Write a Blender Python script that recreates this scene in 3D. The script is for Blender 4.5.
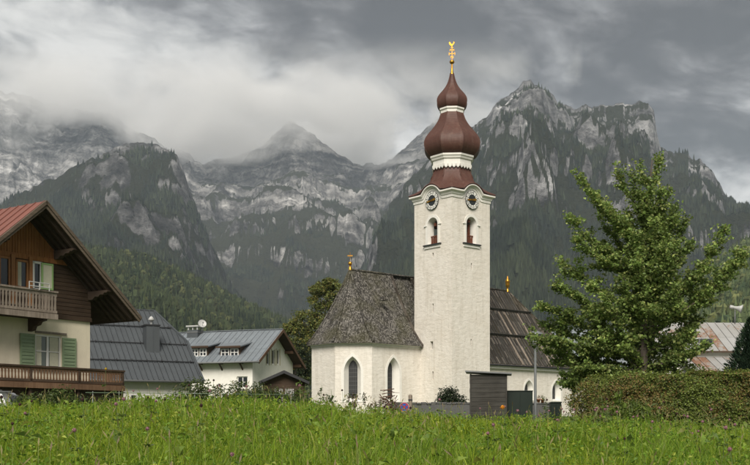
import bpy, bmesh, math, random
import numpy as np
from mathutils import Vector, Matrix
from mathutils.geometry import tessellate_polygon

for o in list(bpy.data.objects):
    bpy.data.objects.remove(o, do_unlink=True)
SC = bpy.context.scene
COL = SC.collection
R = math.radians
random.seed(4)

# ------------------------------------------------------------------ camera
# photo geometry (750 x 465): focal length in pixels, principal column, row of eye level
F, CX, HZ = 1030.0, 375.0, 425.0
cam = bpy.data.cameras.new('camera')
cam.sensor_width = 36.0
cam.lens = F / 750.0 * 36.0
cam.shift_y = (HZ - 232.5) / 750.0
cam.clip_start = 0.2
cam.clip_end = 60000
camo = bpy.data.objects.new('camera', cam)
camo.location = (0, 0, 0)
camo.rotation_euler = (R(90), 0, 0)
COL.objects.link(camo)
SC.camera = camo

# ------------------------------------------------------------------ light
SUN_EL, SUN_AZ = 42.0, 186.0        # azimuth clockwise from +Y (view direction): behind the camera
EXPOSURE = 1.8
sun = bpy.data.lights.new('sun', 'SUN')
sun.energy = 1.5
sun.angle = R(35)
sun.color = (1.0, 0.94, 0.85)
suno = bpy.data.objects.new('sun', sun)
sd = Vector((math.sin(R(SUN_AZ)) * math.cos(R(SUN_EL)), math.cos(R(SUN_AZ)) * math.cos(R(SUN_EL)), math.sin(R(SUN_EL))))
suno.rotation_euler = (-sd).to_track_quat('-Z', 'Y').to_euler()
suno.location = (0, -50, 80)
COL.objects.link(suno)

vs = SC.view_settings
vs.view_transform = 'Standard'
vs.look = 'None'
vs.exposure = EXPOSURE
vs.gamma = 1.0
vs.use_curve_mapping = False
SC.render.engine = 'CYCLES'
cy = SC.cycles
cy.use_denoising = True
cy.denoiser = 'OPENIMAGEDENOISE'
cy.max_bounces = 6
cy.diffuse_bounces = 3
cy.glossy_bounces = 2
cy.transmission_bounces = 3
cy.transparent_max_bounces = 8
cy.volume_bounces = 3
cy.sample_clamp_indirect = 6
cy.use_adaptive_sampling = False
try:
    SC.render.use_persistent_data = False
except Exception:
    pass

# ---- node helpers
class NT:
    def __init__(self, tree):
        self.t = tree
    def n(self, typ, **kw):
        nd = self.t.nodes.new(typ)
        ins = kw.pop('ins', {})
        for k, v in kw.items():
            setattr(nd, k, v)
        for k, v in ins.items():
            self.set(nd, k, v)
        return nd
    def set(self, nd, k, v):
        sock = nd.inputs[k]
        if isinstance(v, bpy.types.NodeSocket):
            self.t.links.new(v, sock)
        elif isinstance(v, bpy.types.Node):
            self.t.links.new(v.outputs[0], sock)
        else:
            sock.default_value = v
    def math(self, op, a, b=None, c=None, clamp=False):
        nd = self.n('ShaderNodeMath', operation=op)
        nd.use_clamp = clamp
        self.set(nd, 0, a)
        if b is not None: self.set(nd, 1, b)
        if c is not None: self.set(nd, 2, c)
        return nd.outputs[0]
    def vmath(self, op, a, b=None):
        nd = self.n('ShaderNodeVectorMath', operation=op)
        self.set(nd, 0, a)
        if b is not None: self.set(nd, 1, b)
        return nd.outputs['Value'] if op in ('DOT_PRODUCT', 'LENGTH') else nd.outputs[0]
    def noise(self, vec, scale, detail=4, rough=0.55, dist=0.0, dim='3D'):
        nd = self.n('ShaderNodeTexNoise', noise_dimensions=dim)
        if vec is not None: self.set(nd, 'Vector', vec)
        self.set(nd, 'Scale', scale); self.set(nd, 'Detail', detail)
        self.set(nd, 'Roughness', rough); self.set(nd, 'Distortion', dist)
        return nd.outputs[0]
    def ramp(self, fac, stops, interp='LINEAR'):
        nd = self.n('ShaderNodeValToRGB')
        cr = nd.color_ramp
        cr.interpolation = interp
        while len(cr.elements) > 1:
            cr.elements.remove(cr.elements[-1])
        for i, (p, c) in enumerate(stops):
            e = cr.elements[0] if i == 0 else cr.elements.new(p)
            e.position = p
            if not isinstance(c, (tuple, list)): c = (c, c, c)
            e.color = tuple(c) + (1,) if len(c) == 3 else c
        self.set(nd, 0, fac)
        return nd.outputs[0]
    def mix(self, fac, a, b, mode='MIX'):
        nd = self.n('ShaderNodeMix', data_type='RGBA', blend_type=mode)
        self.set(nd, 0, fac)
        for k, v in ((6, a), (7, b)):
            if isinstance(v, (tuple, list)) and len(v) == 3: v = tuple(v) + (1,)
            self.set(nd, k, v)
        return nd.outputs[2]
    def sep(self, v):
        return self.n('ShaderNodeSeparateXYZ', ins={0: v}).outputs
    def comb(self, x, y, z):
        return self.n('ShaderNodeCombineXYZ', ins={0: x, 1: y, 2: z}).outputs[0]

def dirpx(px, py):
    v = Vector(((px - CX) / F, 1.0, (HZ - py) / F))
    return v.normalized()

# ------------------------------------------------------------------ sky
CLOUD_SHIFT = (1.9, 6.4, 0.0)
W = bpy.data.worlds.new('World')
SC.world = W
W.use_nodes = True
wt = NT(W.node_tree)
for nd in list(W.node_tree.nodes):
    W.node_tree.nodes.remove(nd)
sky = wt.n('ShaderNodeTexSky', sky_type='NISHITA')
sky.sun_disc = False
sky.sun_elevation = R(SUN_EL)
sky.sun_rotation = R(SUN_AZ)
sky.dust_density = 2.0
bg_sky = wt.n('ShaderNodeBackground', ins={'Color': sky.outputs[0], 'Strength': 0.05})
D = wt.n('ShaderNodeTexCoord').outputs['Generated']
dx, dy, dz = wt.sep(D)
den = wt.math('ADD', wt.math('MAXIMUM', dz, 0.0), 0.26)
cpos = wt.comb(wt.math('DIVIDE', dx, den), wt.math('DIVIDE', dy, den), wt.math('MULTIPLY', dz, 2.0))
# churned cloud base: broad masses, rolls, wisps
warp = wt.n('ShaderNodeTexNoise', ins={'Vector': cpos, 'Scale': 1.5, 'Detail': 3}).outputs[1]
wpos = wt.vmath('ADD', wt.vmath('ADD', cpos, CLOUD_SHIFT), wt.vmath('MULTIPLY', warp, (0.42, 0.42, 0.2)))
n_mass = wt.noise(wpos, 1.35, 4, 0.5)
n_roll = wt.noise(wpos, 3.3, 8, 0.56, 0.12)
n_wisp = wt.noise(wpos, 8.5, 8, 0.6, 0.2)
def cen(n, k): return wt.math('MULTIPLY', wt.math('SUBTRACT', n, 0.5), k)
rag = wt.ramp(n_roll, [(0.40, 0.0), (0.56, 1.0)], 'EASE')     # ragged edges of the lower scud
v = wt.math('ADD', cen(n_mass, 1.55), wt.math('ADD', cen(n_roll, 1.25), wt.math('ADD', cen(rag, 0.34), cen(n_wisp, 1.0))))
Dn = wt.n('ShaderNodeVectorMath', operation='NORMALIZE', ins={0: D}).outputs[0]
Dw = wt.n('ShaderNodeVectorMath', operation='NORMALIZE', ins={0: wt.vmath('ADD', Dn, wt.vmath('MULTIPLY', wt.vmath('SUBTRACT', warp, (0.5, 0.5, 0.5)), (0.16, 0.0, 0.16)))}).outputs[0]
def lobe(px, py, k, a):                                 # soft thin / thick part of the deck
    d = wt.vmath('DOT_PRODUCT', Dw, tuple(dirpx(px, py)))
    return wt.math('MULTIPLY', wt.math('EXPONENT', wt.math('MULTIPLY', wt.math('SUBTRACT', d, 1.0), k)), a)
lob = None
for L in ((388, 150, 1300, 0.46), (225, 110, 450, 0.40), (80, 55, 220, 0.28), (412, 55, 500, -0.36),
          (660, 70, 60, -0.10), (748, 195, 1200, 0.28), (310, 0, 700, -0.15)):
    x = lobe(*L)
    lob = x if lob is None else wt.math('ADD', lob, x)
v = wt.math('ADD', v, wt.math('ADD', lob, 0.43))
ccol = wt.ramp(v, [(0.0, (0.0240, 0.0232, 0.0228)), (0.22, (0.037, 0.0358, 0.0352)), (0.42, (0.061, 0.0595, 0.0585)),
                   (0.62, (0.108, 0.108, 0.107)), (0.82, (0.185, 0.183, 0.176)), (1.0, (0.26, 0.255, 0.243))], 'B_SPLINE')
bg_c = wt.n('ShaderNodeBackground', ins={'Color': ccol, 'Strength': 1.0})
mixs = wt.n('ShaderNodeMixShader', ins={0: 0.96})
W.node_tree.links.new(bg_sky.outputs[0], mixs.inputs[1])
W.node_tree.links.new(bg_c.outputs[0], mixs.inputs[2])
outw = wt.n('ShaderNodeOutputWorld')
W.node_tree.links.new(mixs.outputs[0], outw.inputs[0])

# ------------------------------------------------------------------ numpy noise
def _hash(ix, iy, seed):
    h = (ix.astype(np.int64) * 374761393 + iy.astype(np.int64) * 668265263 + seed * 974711) & 0xffffffff
    h = ((h ^ (h >> 13)) * 1274126177) & 0xffffffff
    return ((h ^ (h >> 16)) & 0xffffff) / float(0xffffff)
def perlin(x, y, seed=0):
    x0 = np.floor(x); y0 = np.floor(y)
    fx = x - x0; fy = y - y0
    ux = fx * fx * fx * (fx * (fx * 6 - 15) + 10)
    uy = fy * fy * fy * (fy * (fy * 6 - 15) + 10)
    def g(ox, oy):
        a = _hash(x0 + ox, y0 + oy, seed) * 2 * np.pi
        return np.cos(a) * (fx - ox) + np.sin(a) * (fy - oy)
    n0 = g(0, 0) * (1 - ux) + g(1, 0) * ux
    n1 = g(0, 1) * (1 - ux) + g(1, 1) * ux
    return (n0 * (1 - uy) + n1 * uy) * 1.5
def fbm(x, y, octv, seed=0, gain=0.5, lac=2.03):
    s = np.zeros_like(x); a = 1.0
    for k in range(octv):
        s += a * perlin(x, y, seed + k * 17); x = x * lac + 3.1; y = y * lac + 1.7; a *= gain
    return s
def ridged(x, y, octv, seed=0, gain=0.52, lac=2.05):
    s = np.zeros_like(x); a = 1.0; w = np.ones_like(x); tot = 0
    for k in range(octv):
        n = 1 - np.abs(perlin(x, y, seed + k * 31)) * 1.35
        n = np.clip(n, 0, 1) ** 2 * w
        s += a * n; tot += a
        w = np.clip(n * 1.6, 0.15, 1); x = x * lac + 5.2; y = y * lac + 2.3; a *= gain
    return s / tot
def sstep(a, b, x):
    t = np.clip((x - a) / (b - a), 0, 1)
    return t * t * (3 - 2 * t)

# ------------------------------------------------------------------ object helpers
def tag(o, label=None, cat=None, group=None, kind=None):
    if label: o['label'] = label
    if cat: o['category'] = cat
    if group: o['group'] = group
    if kind: o['kind'] = kind
    return o
def link(name, me, mat=None, parent=None):
    o = bpy.data.objects.new(name, me)
    COL.objects.link(o)
    if mat is not None and me is not None and len(me.materials) == 0:
        me.materials.append(mat)
    if parent is not None:
        o.parent = parent
    return o
def empty(name, loc=(0, 0, 0), rz=0.0):
    o = bpy.data.objects.new(name, None)
    o.location = loc
    o.rotation_euler = (0, 0, rz)
    o.empty_display_size = 0.5
    COL.objects.link(o)
    return o
def np_mesh(name, V, faces, smooth=False, attrs=None):
    """V (n,3); faces (m,k) int array, k 3 or 4; attrs: name -> per-vertex float or (n,3) colour"""
    me = bpy.data.meshes.new(name)
    V = np.asarray(V, dtype=np.float32); faces = np.asarray(faces, dtype=np.int32)
    me.vertices.add(len(V)); me.vertices.foreach_set('co', V.ravel())
    m, k = faces.shape
    me.loops.add(m * k); me.loops.foreach_set('vertex_index', faces.ravel())
    me.polygons.add(m)
    me.polygons.foreach_set('loop_start', np.arange(0, m * k, k, dtype=np.int32))
    try: me.polygons.foreach_set('loop_total', np.full(m, k, dtype=np.int32))
    except Exception: pass
    me.polygons.foreach_set('use_smooth', np.full(m, smooth, dtype=bool))
    me.update(calc_edges=True)
    for nm, a in (attrs or {}).items():
        a = np.asarray(a, dtype=np.float32)
        if a.ndim == 1:
            at = me.attributes.new(nm, 'FLOAT', 'POINT'); at.data.foreach_set('value', a)
        else:
            at = me.attributes.new(nm, 'FLOAT_COLOR', 'POINT')
            at.data.foreach_set('color', np.concatenate([a, np.ones((len(a), 1), np.float32)], 1).ravel())
    me.validate()
    return me
def newmat(name):
    m = bpy.data.materials.new(name); m.use_nodes = True
    for nd in list(m.node_tree.nodes): m.node_tree.nodes.remove(nd)
    t = NT(m.node_tree)
    out = t.n('ShaderNodeOutputMaterial')
    return m, t, out
# ================================================================== terrain
def ground_z(x, y):
    """meadow rising from the camera to a low crest, level yards behind it, then gently up to the church"""
    x = np.asarray(x, float); y = np.asarray(y, float)
    z = np.interp(y, [-60, 0, 4, 8, 12, 15, 20, 45, 75, 95, 300, 1500, 9000],
                  [-1.8, -1.05, -0.66, -0.30, -0.02, 0.02, -0.15, -0.25, 0.5, 1.1, 2.0, 4.0, 4.0])
    u = x / np.maximum(y, 6.0)
    lat = np.interp(u * F + CX, [-200, 0, 75, 150, 250, 330, 375, 400, 475, 560, 650, 750, 1000],
                    [-0.05, -0.03, 0.04, 0.09, 0.08, 0.01, -0.08, -0.14, -0.19, -0.18, -0.21, -0.25, -0.3])
    z = z + np.where(lat > 0, lat * np.interp(y, [0, 6, 12, 16, 25], [0, 0.5, 1, 1, 0]), lat * np.interp(y, [0, 6, 12, 50, 300], [0, 0.5, 1, 1.6, 1.6]))
    return z + 0.025 * np.sin(x * 0.9 + 0.4) * np.exp(-((y - 12) / 9) ** 2) + 0.03 * np.sin(x * 2.3 + y)

def mat_ground():
    m, t, out = newmat('meadow_soil')
    g = t.n('ShaderNodeNewGeometry').outputs['Position']
    n = t.noise(g, 1.3, 5, 0.6)
    n2 = t.noise(g, 0.05, 3, 0.6)
    c = t.ramp(n, [(0.3, (0.035, 0.06, 0.012)), (0.6, (0.06, 0.10, 0.02)), (0.8, (0.09, 0.12, 0.03))])
    c = t.mix(t.math('MULTIPLY', n2, 0.6), c, (0.05, 0.085, 0.02))
    b = t.n('ShaderNodeBsdfPrincipled', ins={'Base Color': c, 'Roughness': 0.95})
    t.set(out, 0, b)
    return m
gx = np.concatenate([-np.geomspace(9000, 12, 26), np.linspace(-11, 11, 45), np.geomspace(12, 9000, 26)])
gy = np.concatenate([[-400, -100, -30, -8, -3], np.linspace(0, 24, 49), np.geomspace(25, 9000, 40)])
XX, YY = np.meshgrid(gx, gy)
ZZ = ground_z(XX, YY)
nx, ny = len(gx), len(gy)
idx = np.arange(nx * ny).reshape(ny, nx)
quads = np.stack([idx[:-1, :-1], idx[:-1, 1:], idx[1:, 1:], idx[1:, :-1]], -1).reshape(-1, 4)
go = link('ground', np_mesh('ground', np.stack([XX, YY, ZZ], -1).reshape(-1, 3), quads, True), mat_ground())
tag(go, kind='structure')

# ------------------------------------------------------------------ mountains
def mat_mountain(name, rock=0.30, tint=(1.0, 0.985, 0.96), strata=0.5, forest=(0.018, 0.024, 0.015), meadow=(0.05, 0.06, 0.028)):
    m, t, out = newmat(name)
    geo = t.n('ShaderNodeNewGeometry')
    P = geo.outputs['Position']
    px, py, pz = t.sep(P)
    fo = t.n('ShaderNodeAttribute', attribute_name='forest').outputs['Fac']
    gr = t.n('ShaderNodeAttribute', attribute_name='grass').outputs['Fac']
    # bedding bands, slightly dipping, broken by noise
    n_big = t.noise(P, 0.0032, 5, 0.6)
    bed = t.math('ADD', t.math('MULTIPLY_ADD', px, 0.12, pz), t.math('MULTIPLY', n_big, 260.0))
    bands = t.noise(t.comb(t.math('MULTIPLY', px, 0.0016), t.math('MULTIPLY', py, 0.0016), t.math('MULTIPLY', bed, 0.021)), 1.0, 5, 0.62)
    n_mid = t.noise(P, 0.016, 7, 0.68)
    n_fine = t.noise(P, 0.055, 6, 0.75)
    rg = t.n('ShaderNodeTexNoise', noise_type='RIDGED_MULTIFRACTAL', ins={'Vector': t.vmath('MULTIPLY', P, (1, 1, 0.55)), 'Scale': 0.011, 'Detail': 7, 'Roughness': 0.62, 'Lacunarity': 2.1}).outputs[0]
    crack = t.ramp(rg, [(0.02, 1.0), (0.30, 0.0)])
    v = t.math('ADD', t.math('MULTIPLY', bands, strata), t.math('ADD', t.math('MULTIPLY', n_mid, 0.75 - strata * 0.4), t.math('MULTIPLY', n_fine, 0.35)))
    v = t.math('SUBTRACT', v, 0.5 * (strata + 0.75 - strata * 0.4 + 0.35) - 0.5)
    lo = tuple(rock * 0.12 * k for k in tint); mi = tuple(rock * 0.70 * k for k in tint); hi = tuple(rock * 2.1 * k for k in tint)
    rc = t.ramp(v, [(0.37, lo), (0.48, mi), (0.62, hi)])
    rc = t.mix(t.math('MULTIPLY', crack, 0.5), rc, tuple(k * 0.35 for k in lo))
    # grass and dwarf pine on ledges
    gn = t.math('ADD', gr, t.math('MULTIPLY', t.math('SUBTRACT', n_mid, 0.5), 1.5))
    gf = t.ramp(gn, [(0.40, 0.0), (0.58, 1.0)])
    c = t.mix(gf, rc, t.mix(n_fine, meadow, tuple(k * 0.45 for k in meadow)))
    # forest
    fn = t.math('ADD', fo, t.math('ADD', t.math('MULTIPLY', t.math('SUBTRACT', n_mid, 0.5), 1.3), t.math('MULTIPLY', t.math('SUBTRACT', n_fine, 0.5), 0.7)))
    ff = t.ramp(fn, [(0.42, 0.0), (0.58, 1.0)])
    tree = t.noise(t.vmath('MULTIPLY', P, (1, 1, 0.45)), 0.085, 3, 0.7)
    fc = t.ramp(tree, [(0.35, tuple(k * 0.55 for k in forest)), (0.55, forest), (0.72, tuple(k * 1.9 for k in forest))])
    c = t.mix(ff, c, fc)
    h = t.math('ADD', t.math('ADD', t.math('MULTIPLY', rg, 9.0), t.math('MULTIPLY', n_mid, 30.0)), t.math('ADD', t.math('MULTIPLY', bands, 18.0), t.math('MULTIPLY', n_fine, 10.0)))
    bmp = t.n('ShaderNodeBump', ins={'Strength': 1.0, 'Distance': 1.0, 'Height': h})
    b = t.n('ShaderNodeBsdfDiffuse', ins={'Color': c, 'Normal': bmp.outputs[0], 'Roughness': 0.6})
    t.set(out, 0, b)
    return m

def mountain(name, sky_pts, Yr, Yn, Yb, nu, nv, seed, amp, power, base, mat, treeline, rough=1.0,
             spur=900.0, jag=2.0, terr=0.0, grassline=None, fslope=1.0, yvar=0.06):
    pts = np.array(sky_pts, float)
    pxs = np.linspace(pts[0, 0], pts[-1, 0], nu)
    u = (pxs - CX) / F
    sky_y = np.interp(pxs, pts[:, 0], pts[:, 1])
    yr = Yr * (1 + yvar * fbm(u * 7.0, u * 0 + seed * 0.37, 3, seed))
    sky_y = sky_y - jag * fbm(u * 60, u * 0 + 0.5, 4, seed + 5) - jag * 0.35 * fbm(u * 260, u * 0 + 0.5, 2, seed + 9)
    zr = (HZ - sky_y) / F * yr
    tb = np.linspace(0, 1, nv)
    nb = 10
    tback = np.linspace(0, 1, nb + 1)[1:]
    U, T = np.meshgrid(u, tb)
    YRr = np.broadcast_to(yr, U.shape); ZR = np.broadcast_to(zr, U.shape)
    Y = Yn + (YRr - Yn) * T; X = U * Y
    hgt = ZR - base
    wx = X + 220 * fbm(X / 1300, Y / 1300, 3, seed + 40); wy = Y + 220 * fbm(X / 1300, Y / 1300, 3, seed + 50)
    rid = ridged(wx / spur, wy / (spur * 1.35), 7, seed)
    gul = ridged(wx / (spur * 0.34), wy / (spur * 1.1), 5, seed + 77)
    env = np.clip(T * 2.2, 0, 1) ** 0.7 * np.clip((1.0 - T) * 2.4, 0, 1) ** 0.8
    prof = T ** power
    Z = base + hgt * prof + amp * np.minimum(hgt, 900) * (env * ((rid - 0.42) * 1.0 + (gul - 0.40) * 0.45) )
    edge = np.clip((1.0 - T) * 8, 0.45, 1)
    Z += rough * 14 * fbm(X / 120, Y / 120, 4, seed + 3) * np.clip(T * 5, 0, 1) * edge
    if terr:
        wob = Z + 60 * fbm(X / 700, Y / 700, 3, seed + 90) + 0.1 * X
        st = 165.0
        ph = wob / st; fr = ph - np.floor(ph)
        Z += terr * st * (sstep(0.15, 0.6, fr) - fr) * np.clip(T * 3, 0, 1) * np.clip((1.02 - T) * 9, 0, 1)
    # keep the front from rising above the ridge as seen from the valley
    lim = np.broadcast_to(zr / yr, U.shape)
    over = Z / Y - lim * (0.999)
    Z = np.where((over > 0) & (T < 0.995), (lim * 0.999 - over * 0.25) * Y, Z)
    Ub, Tb = np.meshgrid(u, tback)
    Y2 = yr + (Yb - yr) * Tb; X2 = Ub * Y2
    Z2 = zr - (zr - base) * Tb ** 0.9 * 0.9
    V = np.concatenate([np.stack([X, Y, Z], -1), np.stack([X2, Y2, Z2], -1)], 0)
    nr = nv + nb
    idx = np.arange(nr * nu).reshape(nr, nu)
    q = np.stack([idx[:-1, :-1], idx[:-1, 1:], idx[1:, 1:], idx[1:, :-1]], -1).reshape(-1, 4)
    gyv, gxv = np.gradient(Z)
    dY = np.gradient(Y, axis=0); dX = np.gradient(X, axis=1)
    slope = np.sqrt((gyv / np.maximum(np.abs(dY), 1)) ** 2 + (gxv / np.maximum(np.abs(dX), 1)) ** 2)
    patch = fbm(X / 420, (Y + Z * 1.2) / 420, 4, seed + 21)
    forest = np.clip((treeline - Z) / 420.0, -1.2, 0.45) + 0.5 + 1.0 * patch - fslope * (slope - 0.95) * 0.8 - fslope * 0.9 * sstep(0.80, 1.0, T)
    gl = grassline if grassline is not None else treeline + 200
    grass = (gl - Z) / 320.0 + 0.45 + 0.55 * fbm(X / 260, (Y + Z) / 260, 4, seed + 61) - (slope - 0.9) * 0.8
    fo = np.concatenate([np.clip(forest, -1, 2), np.zeros((nb, nu))], 0).ravel()
    grs = np.concatenate([np.clip(grass, -1, 2), np.zeros((nb, nu))], 0).ravel()
    me = np_mesh(name, V.reshape(-1, 3), q, True, {'forest': fo, 'grass': grs})
    o = link(name, me, mat)
    tag(o, kind='structure')
    return dict(X=X, Y=Y, Z=Z, forest=forest, slope=slope, obj=o)

M_far = mat_mountain('pale_limestone', 0.35, (1.0, 0.985, 0.965), 0.55)
M_mid = mat_mountain('banded_limestone', 0.28, (1.0, 0.975, 0.94), 0.75, (0.020, 0.026, 0.016), (0.046, 0.050, 0.028))
M_dark = mat_mountain('wooded_crag', 0.17, (1.0, 0.99, 0.98), 0.35, (0.016, 0.021, 0.014), (0.036, 0.04, 0.023))
M_right = mat_mountain('wooded_limestone', 0.28, (1.0, 0.99, 0.985), 0.45, (0.017, 0.023, 0.015), (0.038, 0.043, 0.023))
M_hill = mat_mountain('forest_floor', 0.10, (1, 1, 1), 0.2, (0.02, 0.03, 0.012))

mt_far = mountain('mountain_far', [(-160, 60), (-60, 75), (0, 92), (30, 99), (60, 106), (90, 110), (118, 118), (140, 132), (165, 147), (182, 150), (200, 165), (230, 200), (270, 260)],
    5400, 3300, 6600, 520, 150, 11, 0.30, 1.25, 60, M_far, 330, 2.2, 700, 3.0, 0.25, 420, yvar=0.05)
mt_mid = mountain('mountain_central', [(120, 210), (160, 175), (175, 150), (190, 152), (197, 164), (215, 161), (238, 154), (262, 144), (278, 131), (291, 121), (303, 128), (318, 138), (338, 153),
    (362, 165), (378, 166), (392, 158), (405, 150), (418, 138), (428, 127), (438, 118), (446, 122), (460, 150), (500, 200), (560, 260)],
    5600, 2500, 6800, 760, 230, 23, 0.26, 1.12, 40, M_mid, 540, 1.9, 820, 2.2, 0.42, 1190, yvar=0.04)
mt_left = mountain('mountain_left', [(-200, 260), (-90, 235), (-20, 215), (15, 196), (40, 184), (65, 171), (90, 160), (110, 151), (125, 146), (150, 144), (168, 147), (177, 152), (184, 170), (190, 190), (200, 215), (212, 245), (226, 275), (245, 305), (280, 340)],
    3300, 1800, 4200, 560, 190, 35, 0.30, 1.0, 20, M_dark, 840, 1.9, 560, 2.2, 0.0, 950, 0.8, yvar=0.05)
mt_right = mountain('mountain_right', [(330, 330), (350, 290), (372, 240), (392, 203), (410, 180), (430, 157), (450, 140), (470, 126), (486, 118), (496, 104), (507, 95), (517, 88), (524, 81), (531, 80), (534, 86), (545, 88), (553, 95), (558, 106), (572, 108),
    (585, 106), (592, 108), (600, 104), (606, 107), (620, 105), (632, 106), (648, 104), (654, 112), (657, 132), (660, 146), (672, 152), (688, 155), (700, 158), (712, 170), (720, 186), (726, 199), (740, 205), (760, 214), (820, 240), (900, 280)],
    3700, 1300, 4700, 900, 260, 52, 0.27, 1.0, 10, M_right, 740, 1.9, 620, 2.6, 0.22, 1150, 0.9, yvar=0.05)
hill_l = mountain('hill_left', [(-140, 215), (-60, 225), (0, 236), (60, 245), (90, 250), (120, 255), (150, 262), (180, 275), (210, 290), (240, 304), (270, 318), (300, 330), (340, 352), (400, 380)],
    1650, 600, 2300, 260, 90, 71, 0.12, 0.9, 4, M_hill, 4000, 0.3, 330, 0.5, 0, 4000, 0.0, 0.05)
hill_r = mountain('hill_right', [(600, 380), (640, 350), (670, 322), (690, 298), (705, 280), (720, 264), (735, 252), (750, 243), (790, 218), (850, 205), (930, 180)],
    1150, 420, 1700, 240, 90, 83, 0.10, 0.9, 4, M_hill, 4000, 0.3, 260, 0.5, 0, 4000, 0.0, 0.05)

# ------------------------------------------------------------------ forests (single mass, one object each)
def mat_leafattr(name, rough=0.8, transl=0.25, spec=0.2):
    m, t, out = newmat(name)
    c = t.n('ShaderNodeAttribute', attribute_name='col').outputs['Color']
    d = t.n('ShaderNodeBsdfPrincipled', ins={'Base Color': c, 'Roughness': rough, 'Specular IOR Level': spec})
    if transl > 0:
        tr = t.n('ShaderNodeBsdfTranslucent', ins={'Color': t.mix(0.5, c, (0.25, 0.30, 0.04), 'MIX') if False else c})
        mx = t.n('ShaderNodeMixShader', ins={0: transl, 1: d.outputs[0], 2: tr.outputs[0]})
        t.set(out, 0, mx)
    else:
        t.set(out, 0, d)
    return m
M_forest = mat_leafattr('forest_needles', 0.9, 0.0, 0.1)

def cone_tree(sides, tiers):
    """unit conifer: height 1, base radius 1 (scaled later)"""
    V = []; Fc = []
    for k in range(tiers):
        z0 = 0.06 + 0.86 * k / tiers; z1 = min(1.0, z0 + 1.35 / tiers * 0.9)
        if k == tiers - 1: z1 = 1.0
        r = (1 - z0) ** 0.8
        b = len(V)
        for s in range(sides):
            a = 2 * math.pi * (s + 0.5 * (k % 2)) / sides
            V.append((r * math.cos(a), r * math.sin(a), z0 - 0.03))
        V.append((0, 0, z1))
        for s in range(sides):
            Fc.append((b + s, b + (s + 1) % sides, b + sides))
    return np.array(V), np.array(Fc)
def round_tree(sides, rings, rs):
    V = []; Fc = []
    for k in range(rings):
        ph = math.pi * (k + 0.6) / (rings + 0.2)
        for s in range(sides):
            a = 2 * math.pi * (s + 0.5 * (k % 2)) / sides
            j = 1 + 0.28 * rs.uniform(-1, 1)
            V.append((math.sin(ph) * math.cos(a) * j, math.sin(ph) * math.sin(a) * j, 0.52 - 0.48 * math.cos(math.pi - ph) * -1 * j * 0.95))
    for k in range(rings - 1):
        for s in range(sides):
            a = k * sides + s; b = k * sides + (s + 1) % sides; c = (k + 1) * sides + (s + 1) % sides; d = (k + 1) * sides + s
            Fc += [(a, b, c), (a, c, d)]
    V.append((0, 0, 1.02)); t = len(V) - 1
    top = 0 if V[0][2] > V[-2][2] else (rings - 1) * sides
    for s in range(sides):
        Fc.append((top + s, top + (s + 1) % sides, t))
    return np.array(V), np.array(Fc)

def scatter_forest(name, T, n, hmin, hmax, wid, protos, cols, seed, thr=0.55, maxv=None, label=None, pw=1.0):
    rs = np.random.RandomState(seed)
    X, Y, Z, Fo = T['X'], T['Y'], T['Z'], T['forest']
    nr, nc = X.shape
    rr = rs.uniform(0.0, 1, n * 6) ** pw * (nr - 2); cc = rs.uniform(0, nc - 2, n * 6)
    i = rr.astype(int); j = cc.astype(int); fi = rr - i; fj = cc - j
    def bil(A): return (A[i, j] * (1 - fi) * (1 - fj) + A[i + 1, j] * fi * (1 - fj) + A[i, j + 1] * (1 - fi) * fj + A[i + 1, j + 1] * fi * fj)
    x, y, z, f = bil(X), bil(Y), bil(Z), bil(Fo)
    pxx = CX + F * x / y; pyy = HZ - F * z / y
    ok = (f + rs.normal(0, 0.18, len(f)) > thr) & (pxx > -60) & (pxx < 810) & (pyy > -20) & (pyy < HZ + 5)
    sel = np.nonzero(ok)[0][:n]
    x, y, z = x[sel], y[sel], z[sel]; n = len(sel)
    h = rs.uniform(hmin, hmax, n); w = h * wid * rs.uniform(0.75, 1.25, n)
    which = rs.choice(len(protos), n, p=[p[2] for p in protos])
    Vs, Fs, Cs = [], [], []; off = 0
    patch = fbm(x / 90, y / 90, 3, seed + 5)
    for k, (PV, PF, pr, ww) in enumerate(protos):
        s = np.nonzero(which == k)[0]
        if len(s) == 0: continue
        a = rs.uniform(0, 6.28, len(s)); ca, sa = np.cos(a)[:, None], np.sin(a)[:, None]
        px_, py_, pz_ = PV[None, :, 0], PV[None, :, 1], PV[None, :, 2]
        wk = (w[s] * ww)[:, None]; hk = (h[s] * (0.8 if ww > 1.1 else 1.0))[:, None]
        vx = x[s][:, None] + (px_ * ca - py_ * sa) * wk
        vy = y[s][:, None] + (px_ * sa + py_ * ca) * wk
        vz = z[s][:, None] - 1.0 + pz_ * hk
        Vs.append(np.stack([vx, vy, vz], -1).reshape(-1, 3))
        Fs.append((PF[None] + (np.arange(len(s)) * len(PV))[:, None, None]).reshape(-1, PF.shape[1]) + off)
        off += len(s) * len(PV)
        base = np.array(cols[k % len(cols)])[None]
        alt = np.array(cols[(k + 1) % len(cols)])[None]
        mixf = np.clip(0.5 + patch[s] * 0.9 + rs.normal(0, 0.25, len(s)), 0, 1)[:, None]
        c = (base * (1 - mixf) + alt * mixf) * rs.uniform(0.6, 1.45, (len(s), 1))
        Cs.append(np.repeat(c, len(PV), 0))
    me = np_mesh(name, np.concatenate(Vs), np.concatenate(Fs), False, {'col': np.concatenate(Cs)})
    o = link(name, me, M_forest)
    tag(o, label, 'forest', None, 'stuff')
    return o
rs0 = np.random.RandomState(2)
C6 = cone_tree(6, 4); C4 = cone_tree(4, 1); RD = [round_tree(7, 5, rs0) for _ in range(3)]
near_protos = [(C6[0], C6[1], 0.79, 0.70), (RD[0][0], RD[0][1], 0.07, 1.2), (RD[1][0], RD[1][1], 0.07, 1.2), (RD[2][0], RD[2][1], 0.07, 1.2)]
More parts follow.
